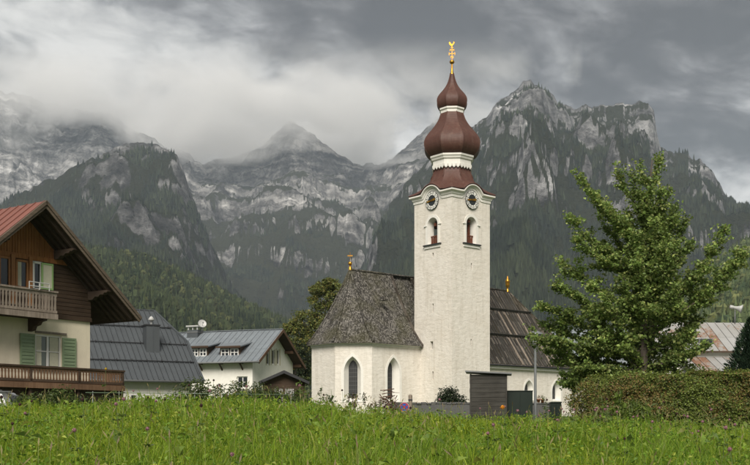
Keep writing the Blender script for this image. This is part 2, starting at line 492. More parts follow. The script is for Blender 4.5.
gcol = [(0.017, 0.026, 0.013), (0.042, 0.054, 0.023), (0.035, 0.046, 0.020), (0.058, 0.064, 0.025)]
scatter_forest('forest', hill_l, 14000, 7, 19, 0.22, near_protos, gcol, 5, -9, label='mixed forest covering the low hill behind the grey barn roof', pw=0.8)
scatter_forest('forest', hill_r, 9000, 6, 15, 0.24, near_protos, [tuple(k * 2.0 for k in c) for c in gcol], 6, -9, label='mixed forest on the low hill beside the rusty metal roof', pw=0.8)
far_protos = [(C4[0], C4[1], 1.0, 1.0)]
fcol = [(0.015, 0.021, 0.014), (0.034, 0.042, 0.023)]
scatter_forest('forest', mt_left, 26000, 13, 24, 0.2, far_protos, fcol, 7, 0.5, label='dark conifer forest on the broad crag above the timber house')
scatter_forest('forest', mt_right, 60000, 13, 24, 0.2, far_protos, fcol, 8, 0.5, label='conifer forest on the steep slopes of the notched mountain')
scatter_forest('forest', mt_mid, 22000, 13, 24, 0.2, far_protos, fcol, 9, 0.55, label='conifer forest at the foot of the pointed central peak')
# ================================================================== mesh kit
Zv = Vector((0, 0, 1))
class MB:
    def __init__(self, zoff=0.0):
        self.v = []; self.f = []; self.zoff = zoff
    def add(self, vs, fs):
        b = len(self.v)
        self.v += [Vector(p) for p in vs]
        self.f += [tuple(b + i for i in f) for f in fs]
    def box(self, a, b):
        x0, y0, z0 = [min(p, q) for p, q in zip(a, b)]; x1, y1, z1 = [max(p, q) for p, q in zip(a, b)]
        self.add([(x0, y0, z0), (x1, y0, z0), (x1, y1, z0), (x0, y1, z0), (x0, y0, z1), (x1, y0, z1), (x1, y1, z1), (x0, y1, z1)],
                 [(0, 3, 2, 1), (4, 5, 6, 7), (0, 1, 5, 4), (1, 2, 6, 5), (2, 3, 7, 6), (3, 0, 4, 7)])
        return self
    def obox(self, o, ax, ay, az):
        """box from origin o and three edge vectors"""
        o, ax, ay, az = Vector(o), Vector(ax), Vector(ay), Vector(az)
        if ax.cross(ay).dot(az) < 0: ax, ay = ay, ax
        P = [o, o + ax, o + ax + ay, o + ay]
        P += [p + az for p in P]
        self.add(P, [(0, 3, 2, 1), (4, 5, 6, 7), (0, 1, 5, 4), (1, 2, 6, 5), (2, 3, 7, 6), (3, 0, 4, 7)])
        return self
    def beam(self, p, q, w, h, up=None):
        p, q = Vector(p), Vector(q)
        d = q - p
        up = Vector(up) if up else (Zv if abs(d.normalized().z) < 0.95 else Vector((0, 1, 0)))
        s = d.cross(up).normalized(); t = s.cross(d).normalized()
        return self.obox(p - s * w / 2 - t * h / 2, d, s * w, t * h)
    def prism(self, poly, vec, caps=True):
        """3-D planar polygon pushed along vec"""
        vec = Vector(vec); P = [Vector(p) for p in poly]; n = len(P)
        nrm = Vector((0, 0, 0))
        for i in range(n): nrm += P[i].cross(P[(i + 1) % n])
        if nrm.dot(vec) < 0: P = P[::-1]
        fs = [(i, (i + 1) % n, n + (i + 1) % n, n + i) for i in range(n)]
        if caps:
            tris = tessellate_polygon([P])
            for t in tris:
                a, b, c = t
                if (P[b] - P[a]).cross(P[c] - P[a]).dot(vec) < 0: b, c = c, b
                fs.append((c, b, a)); fs.append((n + a, n + b, n + c))
        self.add(P + [p + vec for p in P], fs)
        return self
    def tube(self, path, rad, n=8, caps=True):
        path = [Vector(p) for p in path]; m = len(path)
        rad = rad if isinstance(rad, (list, tuple)) else [rad] * m
        vs = []; ref = None
        for i, p in enumerate(path):
            d = (path[min(i + 1, m - 1)] - path[max(i - 1, 0)]).normalized()
            if ref is None: ref = Vector((1, 0, 0)) if abs(d.x) < 0.9 else Vector((0, 1, 0))
            s = d.cross(ref).normalized(); t = s.cross(d).normalized(); ref = t.cross(d) if False else ref
            for k in range(n):
                a = 2 * math.pi * k / n
                vs.append(p + (s * math.cos(a) + t * math.sin(a)) * rad[i])
        fs = []
        for i in range(m - 1):
            for k in range(n):
                fs.append((i * n + k, i * n + (k + 1) % n, (i + 1) * n + (k + 1) % n, (i + 1) * n + k))
        if caps:
            fs.append(tuple(range(n))[::-1]); fs.append(tuple((m - 1) * n + k for k in range(n)))
        self.add(vs, fs)
        return self
    def lathe(self, prof, n, c=(0, 0), a0=0.0, split=False):
        """prof: (apothem or radius, z) bottom to top; split: own vertices for each side so its edges stay sharp"""
        if split:
            k = 1.0 / math.cos(math.pi / n)
            for s in range(n):
                a, b = a0 + 2 * math.pi * (s - 0.5) / n, a0 + 2 * math.pi * (s + 0.5) / n
                vs = []
                for r, z in prof:
                    vs += [(c[0] + r * k * math.cos(a), c[1] + r * k * math.sin(a), z), (c[0] + r * k * math.cos(b), c[1] + r * k * math.sin(b), z)]
                self.add(vs, [(2 * i, 2 * i + 1, 2 * i + 3, 2 * i + 2) for i in range(len(prof) - 1)])
        else:
            vs = [(c[0] + r * math.cos(a0 + 2 * math.pi * s / n), c[1] + r * math.sin(a0 + 2 * math.pi * s / n), z) for r, z in prof for s in range(n)]
            fs = [(i * n + s, i * n + (s + 1) % n, (i + 1) * n + (s + 1) % n, (i + 1) * n + s) for i in range(len(prof) - 1) for s in range(n)]
            self.add(vs, fs)
        return self
    def face_holes(self, o, X, N, outer, holes=()):
        """flat wall face with holes; 2-D points (along X, up) from o; faces N"""
        o, X, N = Vector(o), Vector(X), Vector(N)
        loops = [[Vector((p[0], p[1], 0)) for p in outer]] + [[Vector((p[0], p[1], 0)) for p in h] for h in holes]
        flat = [p for l in loops for p in l]
        fs = []
        flip = X.cross(Zv).dot(N) < 0
        for t in tessellate_polygon(loops):
            a, b, c = t
            if (flat[b] - flat[a]).cross(flat[c] - flat[a]).z < 0: b, c = c, b
            fs.append((a, c, b) if flip else (a, b, c))
        self.add([o + X * p.x + Zv * p.y for p in flat], fs)
        return self
    def loft(self, o, X, N, outA, dA, outB, dB):
        """ring surface between outline A at depth dA (along N) and outline B at depth dB"""
        o, X, N = Vector(o), Vector(X), Vector(N); n = len(outA)
        vs = [o + X * p[0] + Zv * p[1] + N * dA for p in outA] + [o + X * p[0] + Zv * p[1] + N * dB for p in outB]
        self.add(vs, [(i, (i + 1) % n, n + (i + 1) % n, n + i) for i in range(n)])
        return self
    def build(self, name, mat=None, parent=None, smooth=False, bevel=0.0):
        me = bpy.data.meshes.new(name)
        zo = Vector((0, 0, self.zoff))
        me.from_pydata([p + zo for p in self.v], [], self.f)
        uvl = me.uv_layers.new(name='UVMap')
        co = [v.co for v in me.vertices]
        for p in me.polygons:
            n = p.normal
            if abs(n.z) > 0.985:
                u, w = Vector((1, 0, 0)), Vector((0, 1, 0))
            else:
                u = Zv.cross(n).normalized(); w = n.cross(u)
            for li in p.loop_indices:
                c = co[me.loops[li].vertex_index]
                uvl.data[li].uv = (c.dot(u), c.dot(w))
            p.use_smooth = smooth
        if bevel > 0:
            bm = bmesh.new(); bm.from_mesh(me)
            bmesh.ops.remove_doubles(bm, verts=bm.verts, dist=1e-4)
            ed = [e for e in bm.edges if len(e.link_faces) == 2 and e.calc_face_angle(0) > 0.5]
            bmesh.ops.bevel(bm, geom=ed, offset=bevel, segments=1, affect='EDGES', profile=0.5)
            bm.to_mesh(me); bm.free()
        me.validate()
        return link(name, me, mat, parent)

def gothic(w, z0, z1, n=8, rise=0.95):
    """pointed opening, width w, from sill z0 to point z1"""
    h = w / 2; sp = z1 - w * rise
    r = (h * h + (z1 - sp) ** 2) / (2 * h)          # arc centre on the springing line
    pts = [(-h, z0), (h, z0)]
    a1 = math.atan2(z1 - sp, r - h) if r > h else math.pi / 2
    a1 = math.asin(min(1, (z1 - sp) / r))
    for i in range(n + 1):
        a = a1 * i / n; pts.append((h - r + r * math.cos(a), sp + r * math.sin(a)))
    for i in range(n - 1, -1, -1):
        a = a1 * i / n; pts.append((-(h - r + r * math.cos(a)), sp + r * math.sin(a)))
    return pts
def roundarch(w, z0, z1, n=8, flat=1.0):
    h = w / 2; sp = z1 - h * flat
    pts = [(-h, z0), (h, z0)]
    for i in range(2 * n + 1):
        a = math.pi * i / (2 * n); pts.append((h * math.cos(a), sp + h * flat * math.sin(a)))
    return pts
def rect(w, z0, z1):
    return [(-w / 2, z0), (w / 2, z0), (w / 2, z1), (-w / 2, z1)]
def shift(pts, dx):
    return [(p[0] + dx, p[1]) for p in pts]

# ================================================================== materials
def coords(t, kind='Object'):
    return t.n('ShaderNodeTexCoord').outputs[kind]
def mat_plaster(name, col, dirt=0.35, bump=0.012, scale=2.6, course=0.0):
    m, t, out = newmat(name)
    O = coords(t)
    n1 = t.noise(O, scale, 6, 0.62); n2 = t.noise(O, 0.35, 4, 0.6); n3 = t.noise(O, 14, 4, 0.7)
    drip = t.noise(t.vmath('MULTIPLY', O, (2.2, 2.2, 0.22)), 1.0, 5, 0.65)
    c = t.mix(t.ramp(n1, [(0.3, 0.0), (0.75, 1.0)]), tuple(k * 0.93 for k in col), tuple(min(0.86, k * 1.05) for k in col))
    c = t.mix(t.math('MULTIPLY', t.ramp(drip, [(0.5, 0.0), (0.78, 1.0)]), dirt), c, tuple(k * f for k, f in zip(col, (0.55, 0.52, 0.46))))
    c = t.mix(t.math('MULTIPLY', t.ramp(n2, [(0.45, 0.0), (0.75, 1.0)]), dirt * 0.6), c, tuple(k * f for k, f in zip(col, (0.75, 0.70, 0.62))))
    hh = t.math('ADD', t.math('MULTIPLY', n1, 1.0), t.math('MULTIPLY', n3, 0.35))
    if course:                                            # rubble courses telling through the render
        n4 = t.noise(t.vmath('MULTIPLY', O, (1.1, 1.1, 3.4)), 1.0, 4, 0.6, 0.6)
        hh = t.math('ADD', hh, t.math('MULTIPLY', n4, course))
        c = t.mix(t.math('MULTIPLY', t.ramp(n4, [(0.35, 1.0), (0.5, 0.0)]), 0.16), c, tuple(k * f for k, f in zip(col, (0.62, 0.58, 0.50))))
    b = t.n('ShaderNodeBump', ins={'Strength': 1.0, 'Distance': bump, 'Height': hh})
    p = t.n('ShaderNodeBsdfPrincipled', ins={'Base Color': c, 'Roughness': 0.95, 'Specular IOR Level': 0.15, 'Normal': b.outputs[0]})
    t.set(out, 0, p)
    return m
def mat_wood(name, c0, c1, scale=1.0, along='x', rough=0.85, weather=None):
    m, t, out = newmat(name)
    O = coords(t)
    st = {'x': (0.6, 9, 9), 'y': (9, 0.6, 9), 'z': (9, 9, 0.6)}[along]
    n1 = t.noise(t.vmath('MULTIPLY', O, tuple(k * scale for k in st)), 1.6, 6, 0.65, 0.4)
    n2 = t.noise(O, 0.9, 4, 0.6)
    rnd = t.n('ShaderNodeObjectInfo').outputs['Random']
    c = t.mix(t.ramp(n1, [(0.3, 0.0), (0.7, 1.0)]), c0, c1)
    c = t.mix(t.math('MULTIPLY', t.ramp(n2, [(0.4, 0.0), (0.75, 1.0)]), 0.6), c, weather if weather else tuple(k * 0.5 for k in c0))
    c = t.mix(t.math('MULTIPLY', rnd, 0.25), c, tuple(k * 0.6 for k in c0))
    b = t.n('ShaderNodeBump', ins={'Strength': 0.8, 'Distance': 0.006, 'Height': n1})
    p = t.n('ShaderNodeBsdfPrincipled', ins={'Base Color': c, 'Roughness': rough, 'Specular IOR Level': 0.25, 'Normal': b.outputs[0]})
    t.set(out, 0, p)
    return m
def mat_metal_sheet(name, col, rough=0.5, metal=0.0, stain=(0.06, 0.05, 0.04), amt=0.35, var=0.25, tiles=None):
    m, t, out = newmat(name)
    O = coords(t)
    rnd = t.n('ShaderNodeObjectInfo').outputs['Random']
    n1 = t.noise(O, 0.8, 5, 0.6); n2 = t.noise(O, 6.0, 5, 0.7)
    n3 = t.noise(t.vmath('MULTIPLY', O, (3, 3, 0.4)), 1.0, 4, 0.65)
    c = t.mix(n1, tuple(k * 0.78 for k in col), tuple(k * 1.2 for k in col))
    c = t.mix(t.math('MULTIPLY', rnd, var), c, tuple(k * 0.62 for k in col))
    c = t.mix(t.math('MULTIPLY', t.ramp(n3, [(0.48, 0.0), (0.75, 1.0)]), amt), c, stain)
    c = t.mix(t.math('MULTIPLY', t.ramp(n2, [(0.5, 0.0), (0.8, 1.0)]), amt * 0.6), c, tuple(k * 0.5 for k in col))
    rg = t.math('MULTIPLY_ADD', n2, 0.25, rough - 0.1)
    hgt = n1
    if tiles:                                             # small overlapping sheets
        u, v_, _ = t.sep(t.n('ShaderNodeUVMap').outputs[0])
        row = t.math('FLOOR', t.math('DIVIDE', v_, tiles[1]))
        wn = t.n('ShaderNodeTexWhiteNoise', noise_dimensions='2D', ins={'Vector': t.comb(t.math('FLOOR', t.math('ADD', t.math('DIVIDE', u, tiles[0]), t.math('MULTIPLY', row, 0.5))), row, 0.0)}).outputs[0]
        c = t.mix(t.math('MULTIPLY', wn, 0.45), c, tuple(k * 0.55 for k in col))
        hgt = t.math('ADD', t.math('MULTIPLY', t.math('FRACT', t.math('DIVIDE', v_, tiles[1])), -2.0), t.math('ADD', wn, n1))
    b = t.n('ShaderNodeBump', ins={'Strength': 0.6, 'Distance': 0.012, 'Height': hgt})
    p = t.n('ShaderNodeBsdfPrincipled', ins={'Base Color': c, 'Roughness': rg, 'Metallic': metal, 'Normal': b.outputs[0]})
    t.set(out, 0, p)
    return m
def mat_simple(name, col, rough=0.6, metal=0.0, spec=0.4, var=0.2, scale=4.0):
    m, t, out = newmat(name)
    n1 = t.noise(coords(t), scale, 5, 0.6)
    c = t.mix(n1, tuple(k * (1 - var) for k in col), tuple(min(1, k * (1 + var)) for k in col))
    p = t.n('ShaderNodeBsdfPrincipled', ins={'Base Color': c, 'Roughness': rough, 'Metallic': metal, 'Specular IOR Level': spec})
    t.set(out, 0, p)
    return m
def mat_shingle(name, c_lo, c_mid, c_hi, moss=(0.075, 0.075, 0.025), moss_amt=0.35, row=0.16, wid=0.13):
    m, t, out = newmat(name)
    uv = t.n('ShaderNodeUVMap').outputs[0]
    u, v_, _ = t.sep(uv)
    br = t.n('ShaderNodeTexBrick', ins={'Vector': uv, 'Color1': (0, 0, 0, 1), 'Color2': (1, 1, 1, 1), 'Mortar': (0.1, 0.1, 0.1, 1), 'Scale': 1.0,
                                        'Mortar Size': 0.008, 'Brick Width': wid, 'Row Height': row, 'Bias': 0.0})
    wn = t.n('ShaderNodeTexWhiteNoise', noise_dimensions='2D', ins={'Vector': t.comb(t.math('FLOOR', t.math('DIVIDE', u, wid * 0.8)), t.math('FLOOR', t.math('DIVIDE', v_, row)), 0.0)}).outputs[0]
    O = coords(t)
    n1 = t.noise(O, 0.5, 5, 0.62); n2 = t.noise(t.comb(t.math('MULTIPLY', u, 3.0), t.math('MULTIPLY', v_, 0.35), 0.0), 1.0, 5, 0.65); n3 = t.noise(O, 9.0, 3, 0.6)
    f = t.math('ADD', t.math('MULTIPLY', wn, 0.55), t.math('ADD', t.math('MULTIPLY', n2, 0.45), t.math('MULTIPLY', n3, 0.25)))
    c = t.ramp(f, [(0.25, c_lo), (0.6, c_mid), (0.98, c_hi)])
    c = t.mix(t.math('MULTIPLY', t.ramp(t.math('ADD', n1, t.math('MULTIPLY', n3, 0.25)), [(0.55, 0.0), (0.78, 1.0)]), moss_amt), c, moss)
    saw = t.math('FRACT', t.math('DIVIDE', v_, row))
    h = t.math('ADD', t.math('MULTIPLY', saw, -0.6), t.math('ADD', t.math('MULTIPLY', wn, 0.5), t.math('MULTIPLY', br.outputs['Fac'], -0.5)))
    b = t.n('ShaderNodeBump', ins={'Strength': 1.0, 'Distance': 0.06, 'Height': h})
    p = t.n('ShaderNodeBsdfPrincipled', ins={'Base Color': c, 'Roughness': 0.95, 'Specular IOR Level': 0.1, 'Normal': b.outputs[0]})
    t.set(out, 0, p)
    return m
def mat_glass(name, col=(0.02, 0.024, 0.027), rough=0.12):
    m, t, out = newmat(name)
    n1 = t.noise(coords(t), 1.3, 2, 0.5)
    b = t.n('ShaderNodeBump', ins={'Strength': 0.25, 'Distance': 0.02, 'Height': n1})
    p = t.n('ShaderNodeBsdfPrincipled', ins={'Base Color': tuple(col) + (1,), 'Roughness': rough, 'Specular IOR Level': 0.6, 'Normal': b.outputs[0]})
    t.set(out, 0, p)
    return m

MT = dict(
    plaster=mat_plaster('church_plaster', (0.69, 0.65, 0.585), 0.5, 0.042, 2.3, 0.8),
    trim=mat_plaster('white_limewash', (0.72, 0.70, 0.65), 0.25, 0.006),
    cream=mat_plaster('cream_render', (0.74, 0.665, 0.52), 0.3, 0.004),
    white=mat_plaster('white_render', (0.74, 0.72, 0.66), 0.28, 0.004),
    shingle=mat_shingle('larch_shingle', (0.015, 0.014, 0.013), (0.072, 0.067, 0.060), (0.25, 0.235, 0.21), (0.065, 0.062, 0.026), 0.5),
    nave_shingle=mat_shingle('nave_shingle', (0.014, 0.012, 0.011), (0.062, 0.052, 0.044), (0.20, 0.175, 0.15), (0.055, 0.05, 0.022), 0.4, 0.9, 0.28),
    spire=mat_metal_sheet('red_brown_sheet', (0.085, 0.031, 0.020), 0.62, 0.0, (0.13, 0.078, 0.056), 0.6, 0.1, (0.28, 0.34)),
    gold=mat_simple('gilding', (0.52, 0.26, 0.04), 0.38, 1.0, 0.5, 0.12),
    dial=mat_simple('dial_black', (0.02, 0.024, 0.026), 0.5),
    enamel=mat_simple('dial_white', (0.72, 0.71, 0.66), 0.5, 0, 0.4, 0.05),
    glass=mat_glass('window_glass'),
    leaded=mat_glass('leaded_glass', (0.018, 0.019, 0.019), 0.35),
    lead=mat_simple('lead_strip', (0.10, 0.10, 0.10), 0.6),
    bell=mat_simple('bronze', (0.12, 0.085, 0.04), 0.4, 0.8),
    redwood=mat_wood('red_brown_boards', (0.11, 0.035, 0.02), (0.17, 0.065, 0.035), 1.0, 'z'),
    darkwood=mat_wood('dark_stained_timber', (0.045, 0.029, 0.019), (0.098, 0.063, 0.041), 1.0, 'x'),
    soffit=mat_wood('soffit_boards', (0.055, 0.038, 0.027), (0.095, 0.068, 0.048), 1.0, 'y'),
    gablewood=mat_wood('orange_larch_boards', (0.22, 0.085, 0.032), (0.45, 0.20, 0.075), 1.0, 'z', weather=(0.14, 0.055, 0.025)),
    framewood=mat_wood('varnished_frames', (0.34, 0.14, 0.05), (0.48, 0.23, 0.09), 1.0, 'z', 0.5),
    greywood=mat_wood('weathered_grey_boards', (0.16, 0.13, 0.10), (0.36, 0.30, 0.25), 1.0, 'z', weather=(0.10, 0.08, 0.06)),
    oldwood=mat_wood('old_shed_boards', (0.022, 0.020, 0.017), (0.062, 0.057, 0.049), 1.2, 'x', weather=(0.085, 0.082, 0.073)),
    barge=mat_wood('bargeboard', (0.085, 0.062, 0.045), (0.18, 0.145, 0.108), 1.0, 'x', weather=(0.07, 0.05, 0.035)),
    shutter=mat_simple('green_paint', (0.20, 0.265, 0.155), 0.55, 0, 0.4, 0.15),
    shutter_lt=mat_simple('pale_green_paint', (0.26, 0.40, 0.16), 0.5, 0, 0.4, 0.12),
    wframe=mat_simple('white_paint', (0.72, 0.71, 0.68), 0.5, 0, 0.4, 0.06),
    curtain=mat_simple('net_curtain', (0.55, 0.54, 0.42), 0.9, 0, 0.1, 0.15, 8),
    slate_metal=mat_metal_sheet('slate_grey_sheet', (0.062, 0.070, 0.076), 0.5, 0.0, (0.035, 0.038, 0.04), 0.4, 0.25),
    light_metal=mat_metal_sheet('blue_grey_sheet', (0.20, 0.225, 0.245), 0.42, 0.15, (0.09, 0.085, 0.075), 0.35, 0.3),
    red_metal=mat_metal_sheet('rust_red_sheet', (0.20, 0.075, 0.055), 0.5, 0.0, (0.08, 0.05, 0.04), 0.4, 0.25),
    zinc=mat_metal_sheet('zinc', (0.16, 0.165, 0.165), 0.5, 0.3, (0.07, 0.06, 0.05), 0.3, 0.2),
    dark_metal=mat_simple('dark_metal', (0.03, 0.03, 0.032), 0.45, 0.2),
    stone=mat_plaster('grey_field_stone', (0.10, 0.10, 0.098), 0.5, 0.03, 4.0),
    dish=mat_simple('dish_white', (0.40, 0.40, 0.39), 0.45),
)

# ================================================================== church
CG = 0.7                                            # ground level at the church
vdir = Vector(((452 - CX) / F, 1.0)).normalized()
ang_view = math.atan2(vdir.y, vdir.x)
ch_rot = ang_view - R(45)                            # nave axis: 45 degrees to the right of the sight line to the tower
TD = 103.8
church = empty('church', ((452 - CX) / F * TD, TD, CG), ch_rot)
tag(church, 'white plastered church with red brown onion dome tower and steep shingle roofs', 'church')
def cmb(): return MB(-CG)
TH = 2.68
WIN_SILL, WIN_TOP = 17.95, 20.55
CLK = 22.22
def face_frame(k):
    """tower side k: origin at the middle of that side at z 0, X along the side, N outward"""
    N = [Vector((-1, 0, 0)), Vector((0, -1, 0)), Vector((1, 0, 0)), Vector((0, 1, 0))][k]
    X = Vector((-N.y, N.x, 0))
    return N * TH, X, N
mb = cmb(); trim = cmb(); rev = cmb()
slits = {0: [(0.02, 16.85, 0.22, 0.42), (0.02, 11.6, 0.2, 0.85), (-0.18, 7.9, 0.42, 0.8), (0.0, 4.9, 0.2, 0.8)], 1: [(0.05, 15.7, 0.18, 0.6), (0.0, 8.2, 0.16, 0.55)], 2: [], 3: []}
slit_fill = []
for k in range(4):
    o, X, N = face_frame(k)
    hole = roundarch(1.42, WIN_SILL, WIN_TOP, 8, 0.95)
    holes = [hole]
    for (sx, sz, sw, sh) in slits[k]:
        h = shift(rect(sw, sz - sh / 2, sz + sh / 2), sx); holes.append(h)
        inner = shift(rect(sw * 0.8, sz - sh * 0.4, sz + sh * 0.4), sx)
        mb.loft(o, X, N, h, 0, inner, -0.35)
        slit_fill.append((o, X, N, inner))
    mb.face_holes(o, X, N, [(-TH, CG - 1.0), (TH, CG - 1.0), (TH, 22.6), (-TH, 22.6)], holes)
    inner = roundarch(1.22, WIN_SILL + 0.1, WIN_TOP - 0.1, 8, 0.95)
    rev.loft(o, X, N, hole, 0.04, inner, -0.75)
    bo = roundarch(1.98, WIN_SILL, WIN_TOP + 0.28, 8, 0.95)
    bi = roundarch(1.40, WIN_SILL, WIN_TOP, 8, 0.95)
    trim.loft(o, X, N, bo, 0.0, bo, 0.05); trim.loft(o, X, N, bo, 0.05, bi, 0.05); trim.loft(o, X, N, bi, 0.05, bi, 0.0)
    for sg in (-1, 1):
        trim.obox(o + X * (sg * 1.0 - 0.2) + Zv * (WIN_TOP - 0.78) - N * 0.01, X * 0.4, N * 0.12, Zv * 0.14)
mb.build('tower_wall', MT['plaster'], church)
for (o, X, N, inner) in slit_fill:
    sf = cmb(); sf.face_holes(o - N * 0.34, X, N, inner)
    sf.build('slit_shade_panel', MT['dial'], church)  # black panel across the slit, its colour standing for the shade inside
for k in range(4):
    o, X, N = face_frame(k)
    w = cmb()
    bo = roundarch(1.98, WIN_SILL, WIN_TOP + 0.28, 8, 0.95); bi = roundarch(1.40, WIN_SILL, WIN_TOP, 8, 0.95)
    w.loft(o, X, N, bo, 0.0, bo, 0.05); w.loft(o, X, N, bo, 0.05, bi, 0.05); w.loft(o, X, N, bi, 0.05, bi, 0.0)
    inner = roundarch(1.22, WIN_SILL + 0.1, WIN_TOP - 0.1, 8, 0.95)
    w.loft(o, X, N, roundarch(1.42, WIN_SILL, WIN_TOP, 8, 0.95), 0.04, inner, -0.75)
    for sg in (-1, 1):
        w.obox(o + X * (sg * 1.0 - 0.2) + Zv * (WIN_TOP - 0.78) - N * 0.01, X * 0.4, N * 0.12, Zv * 0.14)
    wo = w.build('belfry_window', MT['trim'], church)
    s = cmb(); s.obox(o - X * 1.22 + Zv * (WIN_SILL - 0.16) - N * 0.3, X * 2.44, N * 0.52, Zv * 0.12)
    s.build('sill', MT['dark_metal'], wo)
    s = cmb(); s.obox(o - X * 1.12 + Zv * (WIN_SILL - 0.42) - N * 0.02, X * 2.24, N * 0.12, Zv * 0.26)
    s.build('sill_band', MT['trim'], wo)
    bal = cmb()                                         # wooden balustrade in the opening
    c0 = o - N * 0.42 + Zv * (WIN_SILL - 0.02)
    bal.obox(c0 - X * 0.62 + Zv * 0.78, X * 1.24, N * 0.09, Zv * 0.10)
    bal.obox(c0 - X * 0.62 + Zv * 0.05, X * 1.24, N * 0.07, Zv * 0.10)
    for i in range(5):
        bal.obox(c0 + X * (-0.60 + i * 0.25) + Zv * 0.14, X * 0.17, N * 0.05, Zv * 0.66)
    bal.build('balustrade', MT['redwood'], wo)
bell = cmb()
bell.lathe([(0.72, 18.5), (0.70, 18.6), (0.55, 18.85), (0.45, 19.2), (0.40, 19.5), (0.25, 19.68), (0.0, 19.72)], 20)
bo_ = bell.build('bell', MT['bell'], church, True)
yk = cmb(); yk.box((-2.4, -0.14, 19.75), (2.4, 0.14, 20.05)); yk.box((-0.14, -2.4, 20.08), (0.14, 2.4, 20.35)); yk.box((-0.5, -0.1, 19.6), (0.5, 0.1, 20.4))
for (a, b) in ((-1.9, -0.4), (0.4, -1.9)):
    yk.box((a - 0.1, b - 0.1, 18.0), (a + 0.1, b + 0.1, 20.0)); yk.beam((a - 0.4, b, 18.0), (a + 0.1, b, 19.7), 0.1, 0.1); yk.beam((a, b - 0.4, 18.0), (a, b + 0.1, 19.7), 0.1, 0.1)
yk.build('bell_yoke', MT['redwood'], church)
fl = cmb(); fl.box((-2.6, -2.6, 17.5), (2.6, 2.6, 17.6)); fl.build('belfry_floor', MT['darkwood'], church)

# cornice with an eyebrow over each clock
prof = [(0.0, -0.02), (0.07, 0.0), (0.07, 0.24), (0.15, 0.30), (0.19, 0.46), (0.34, 0.56), (0.40, 0.60), (0.40, 0.74), (0.0, 0.76)]
Z0 = 22.22
for k in range(4):
    o, X, N = face_frame(k)
    path = [(-TH, Z0, 0, 1, 1, -1), (-1.75, Z0, 0, 1, 1, 0), (-1.35, Z0 + 0.02, 0.0, 1, 1, 0), (-1.14, Z0 + 0.16, -0.45, 0.9, 0.8, 0)]
    for i in range(17):
        a = math.pi * (0.78 - 0.56 * i / 16)
        path.append((1.03 * math.cos(a), CLK + 1.03 * math.sin(a), math.cos(a), math.sin(a), 0.62, 0))
    path += [(-p[0], p[1], -p[2], p[3], p[4], -p[5]) for p in path[3::-1]]
    c = cmb(); np_ = len(prof); vs = []
    for (x, z, nx_, nz_, hs, endf) in path:
        for (oo, hh) in prof:
            vs.append(o + X * (x + nx_ * hh * hs + endf * oo) + Zv * (z + nz_ * hh * hs) + N * oo)
    c.add(vs, [(i * np_ + j, (i + 1) * np_ + j, (i + 1) * np_ + j + 1, i * np_ + j + 1) for i in range(len(path) - 1) for j in range(np_ - 1)])
    # plaster behind the eyebrow
    c.face_holes(o + N * 0.02, X, N, [(1.2 * math.cos(a), CLK + 1.2 * math.sin(a)) for a in [math.pi * i / 24 for i in range(25)]])
    c.build('cornice', MT['trim'], church)

# tower roof: from the square eaves (lifting over the clocks) to the octagon
def zy(y): return (HZ - y) / F * TD
rings = [(3.12, 0.0, zy(196.4), 1.0), (3.10, 0.0, zy(195.6), 1.0), (2.72, 0.22, zy(192.2), 0.72), (2.42, 0.45, zy(188.6), 0.40), (2.22, 0.72, zy(184.6), 0.14), (2.10, 0.95, zy(181), 0.03), (1.92, 1.0, zy(177), 0), (1.80, 1.0, zy(173.5), 0), (1.74, 1.0, zy(168), 0)]
NA = 160
c = cmb(); vs = []
for (a, k, z, bump) in rings:
    for i in range(NA):
        th = 2 * math.pi * i / NA
        rsq = 1 / max(abs(math.cos(th)), abs(math.sin(th)))
        roc = 1 / max(math.cos(th - j * math.pi / 4) for j in range(8))
        r = a * ((1 - k) * rsq + k * roc)
        x, y = r * math.cos(th), r * math.sin(th)
        lat = min(abs(x), abs(y)) * (3.1 / max(a * (1 - k * 0.3), 0.1)) * 1.0
        h = max(0.0, math.sqrt(max(0, 1.62 ** 2 - lat * lat)) - 0.86)
        h = h + 0.10 * math.exp(-((lat - 1.5) / 0.35) ** 2)
        vs.append((x, y, z + bump * h))
nr = len(rings)
c.add(vs, [(i * NA + j, i * NA + (j + 1) % NA, (i + 1) * NA + (j + 1) % NA, (i + 1) * NA + j) for i in range(nr - 1) for j in range(NA)])
# underside
c.add([vs[j] for j in range(NA)] + [(0, 0, zy(196.4) + 0.1)], [(j, NA, (j + 1) % NA) for j in range(NA)])
tr = c.build('tower_roof', MT['spire'], church, True)
def oct_part(name, prof_px, mat, smooth=True, parent=church):
    c = cmb(); c.lathe([(h * TD / F, zy(y)) for (y, h) in prof_px], 8, split=True)
    return c.build(name, mat, parent, smooth)
oct_part('drum', [(172, 17.2), (168.5, 18.2), (168.5, 18.8), (163, 18.8), (162.5, 20.0), (160.5, 20.6), (160, 21.4), (158.2, 21.4), (157.6, 19)], MT['trim'], False)
sc = cmb()                                              # scalloped lambrequin under the drum cornice
for s in range(8):
    a = 2 * math.pi * s / 8; N = Vector((math.cos(a), math.sin(a), 0)); X = Vector((-N.y, N.x, 0)); ap = 18.9 * TD / F
    n = 4; w = 2 * ap * math.tan(math.pi / 8) / n
    for i in range(n):
        x0 = -w * n / 2 + w * i
        pts = [N * ap + X * (x0 + 0.02) + Zv * zy(167.5), N * ap + X * (x0 + w - 0.02) + Zv * zy(167.5), N * ap + X * (x0 + w - 0.02) + Zv * zy(170), N * ap + X * (x0 + w * 0.5) + Zv * zy(172.2), N * ap + X * (x0 + 0.02) + Zv * zy(170)]
        sc.prism(pts, N * 0.06)
sc.build('scalloped_frieze', MT['trim'], church)
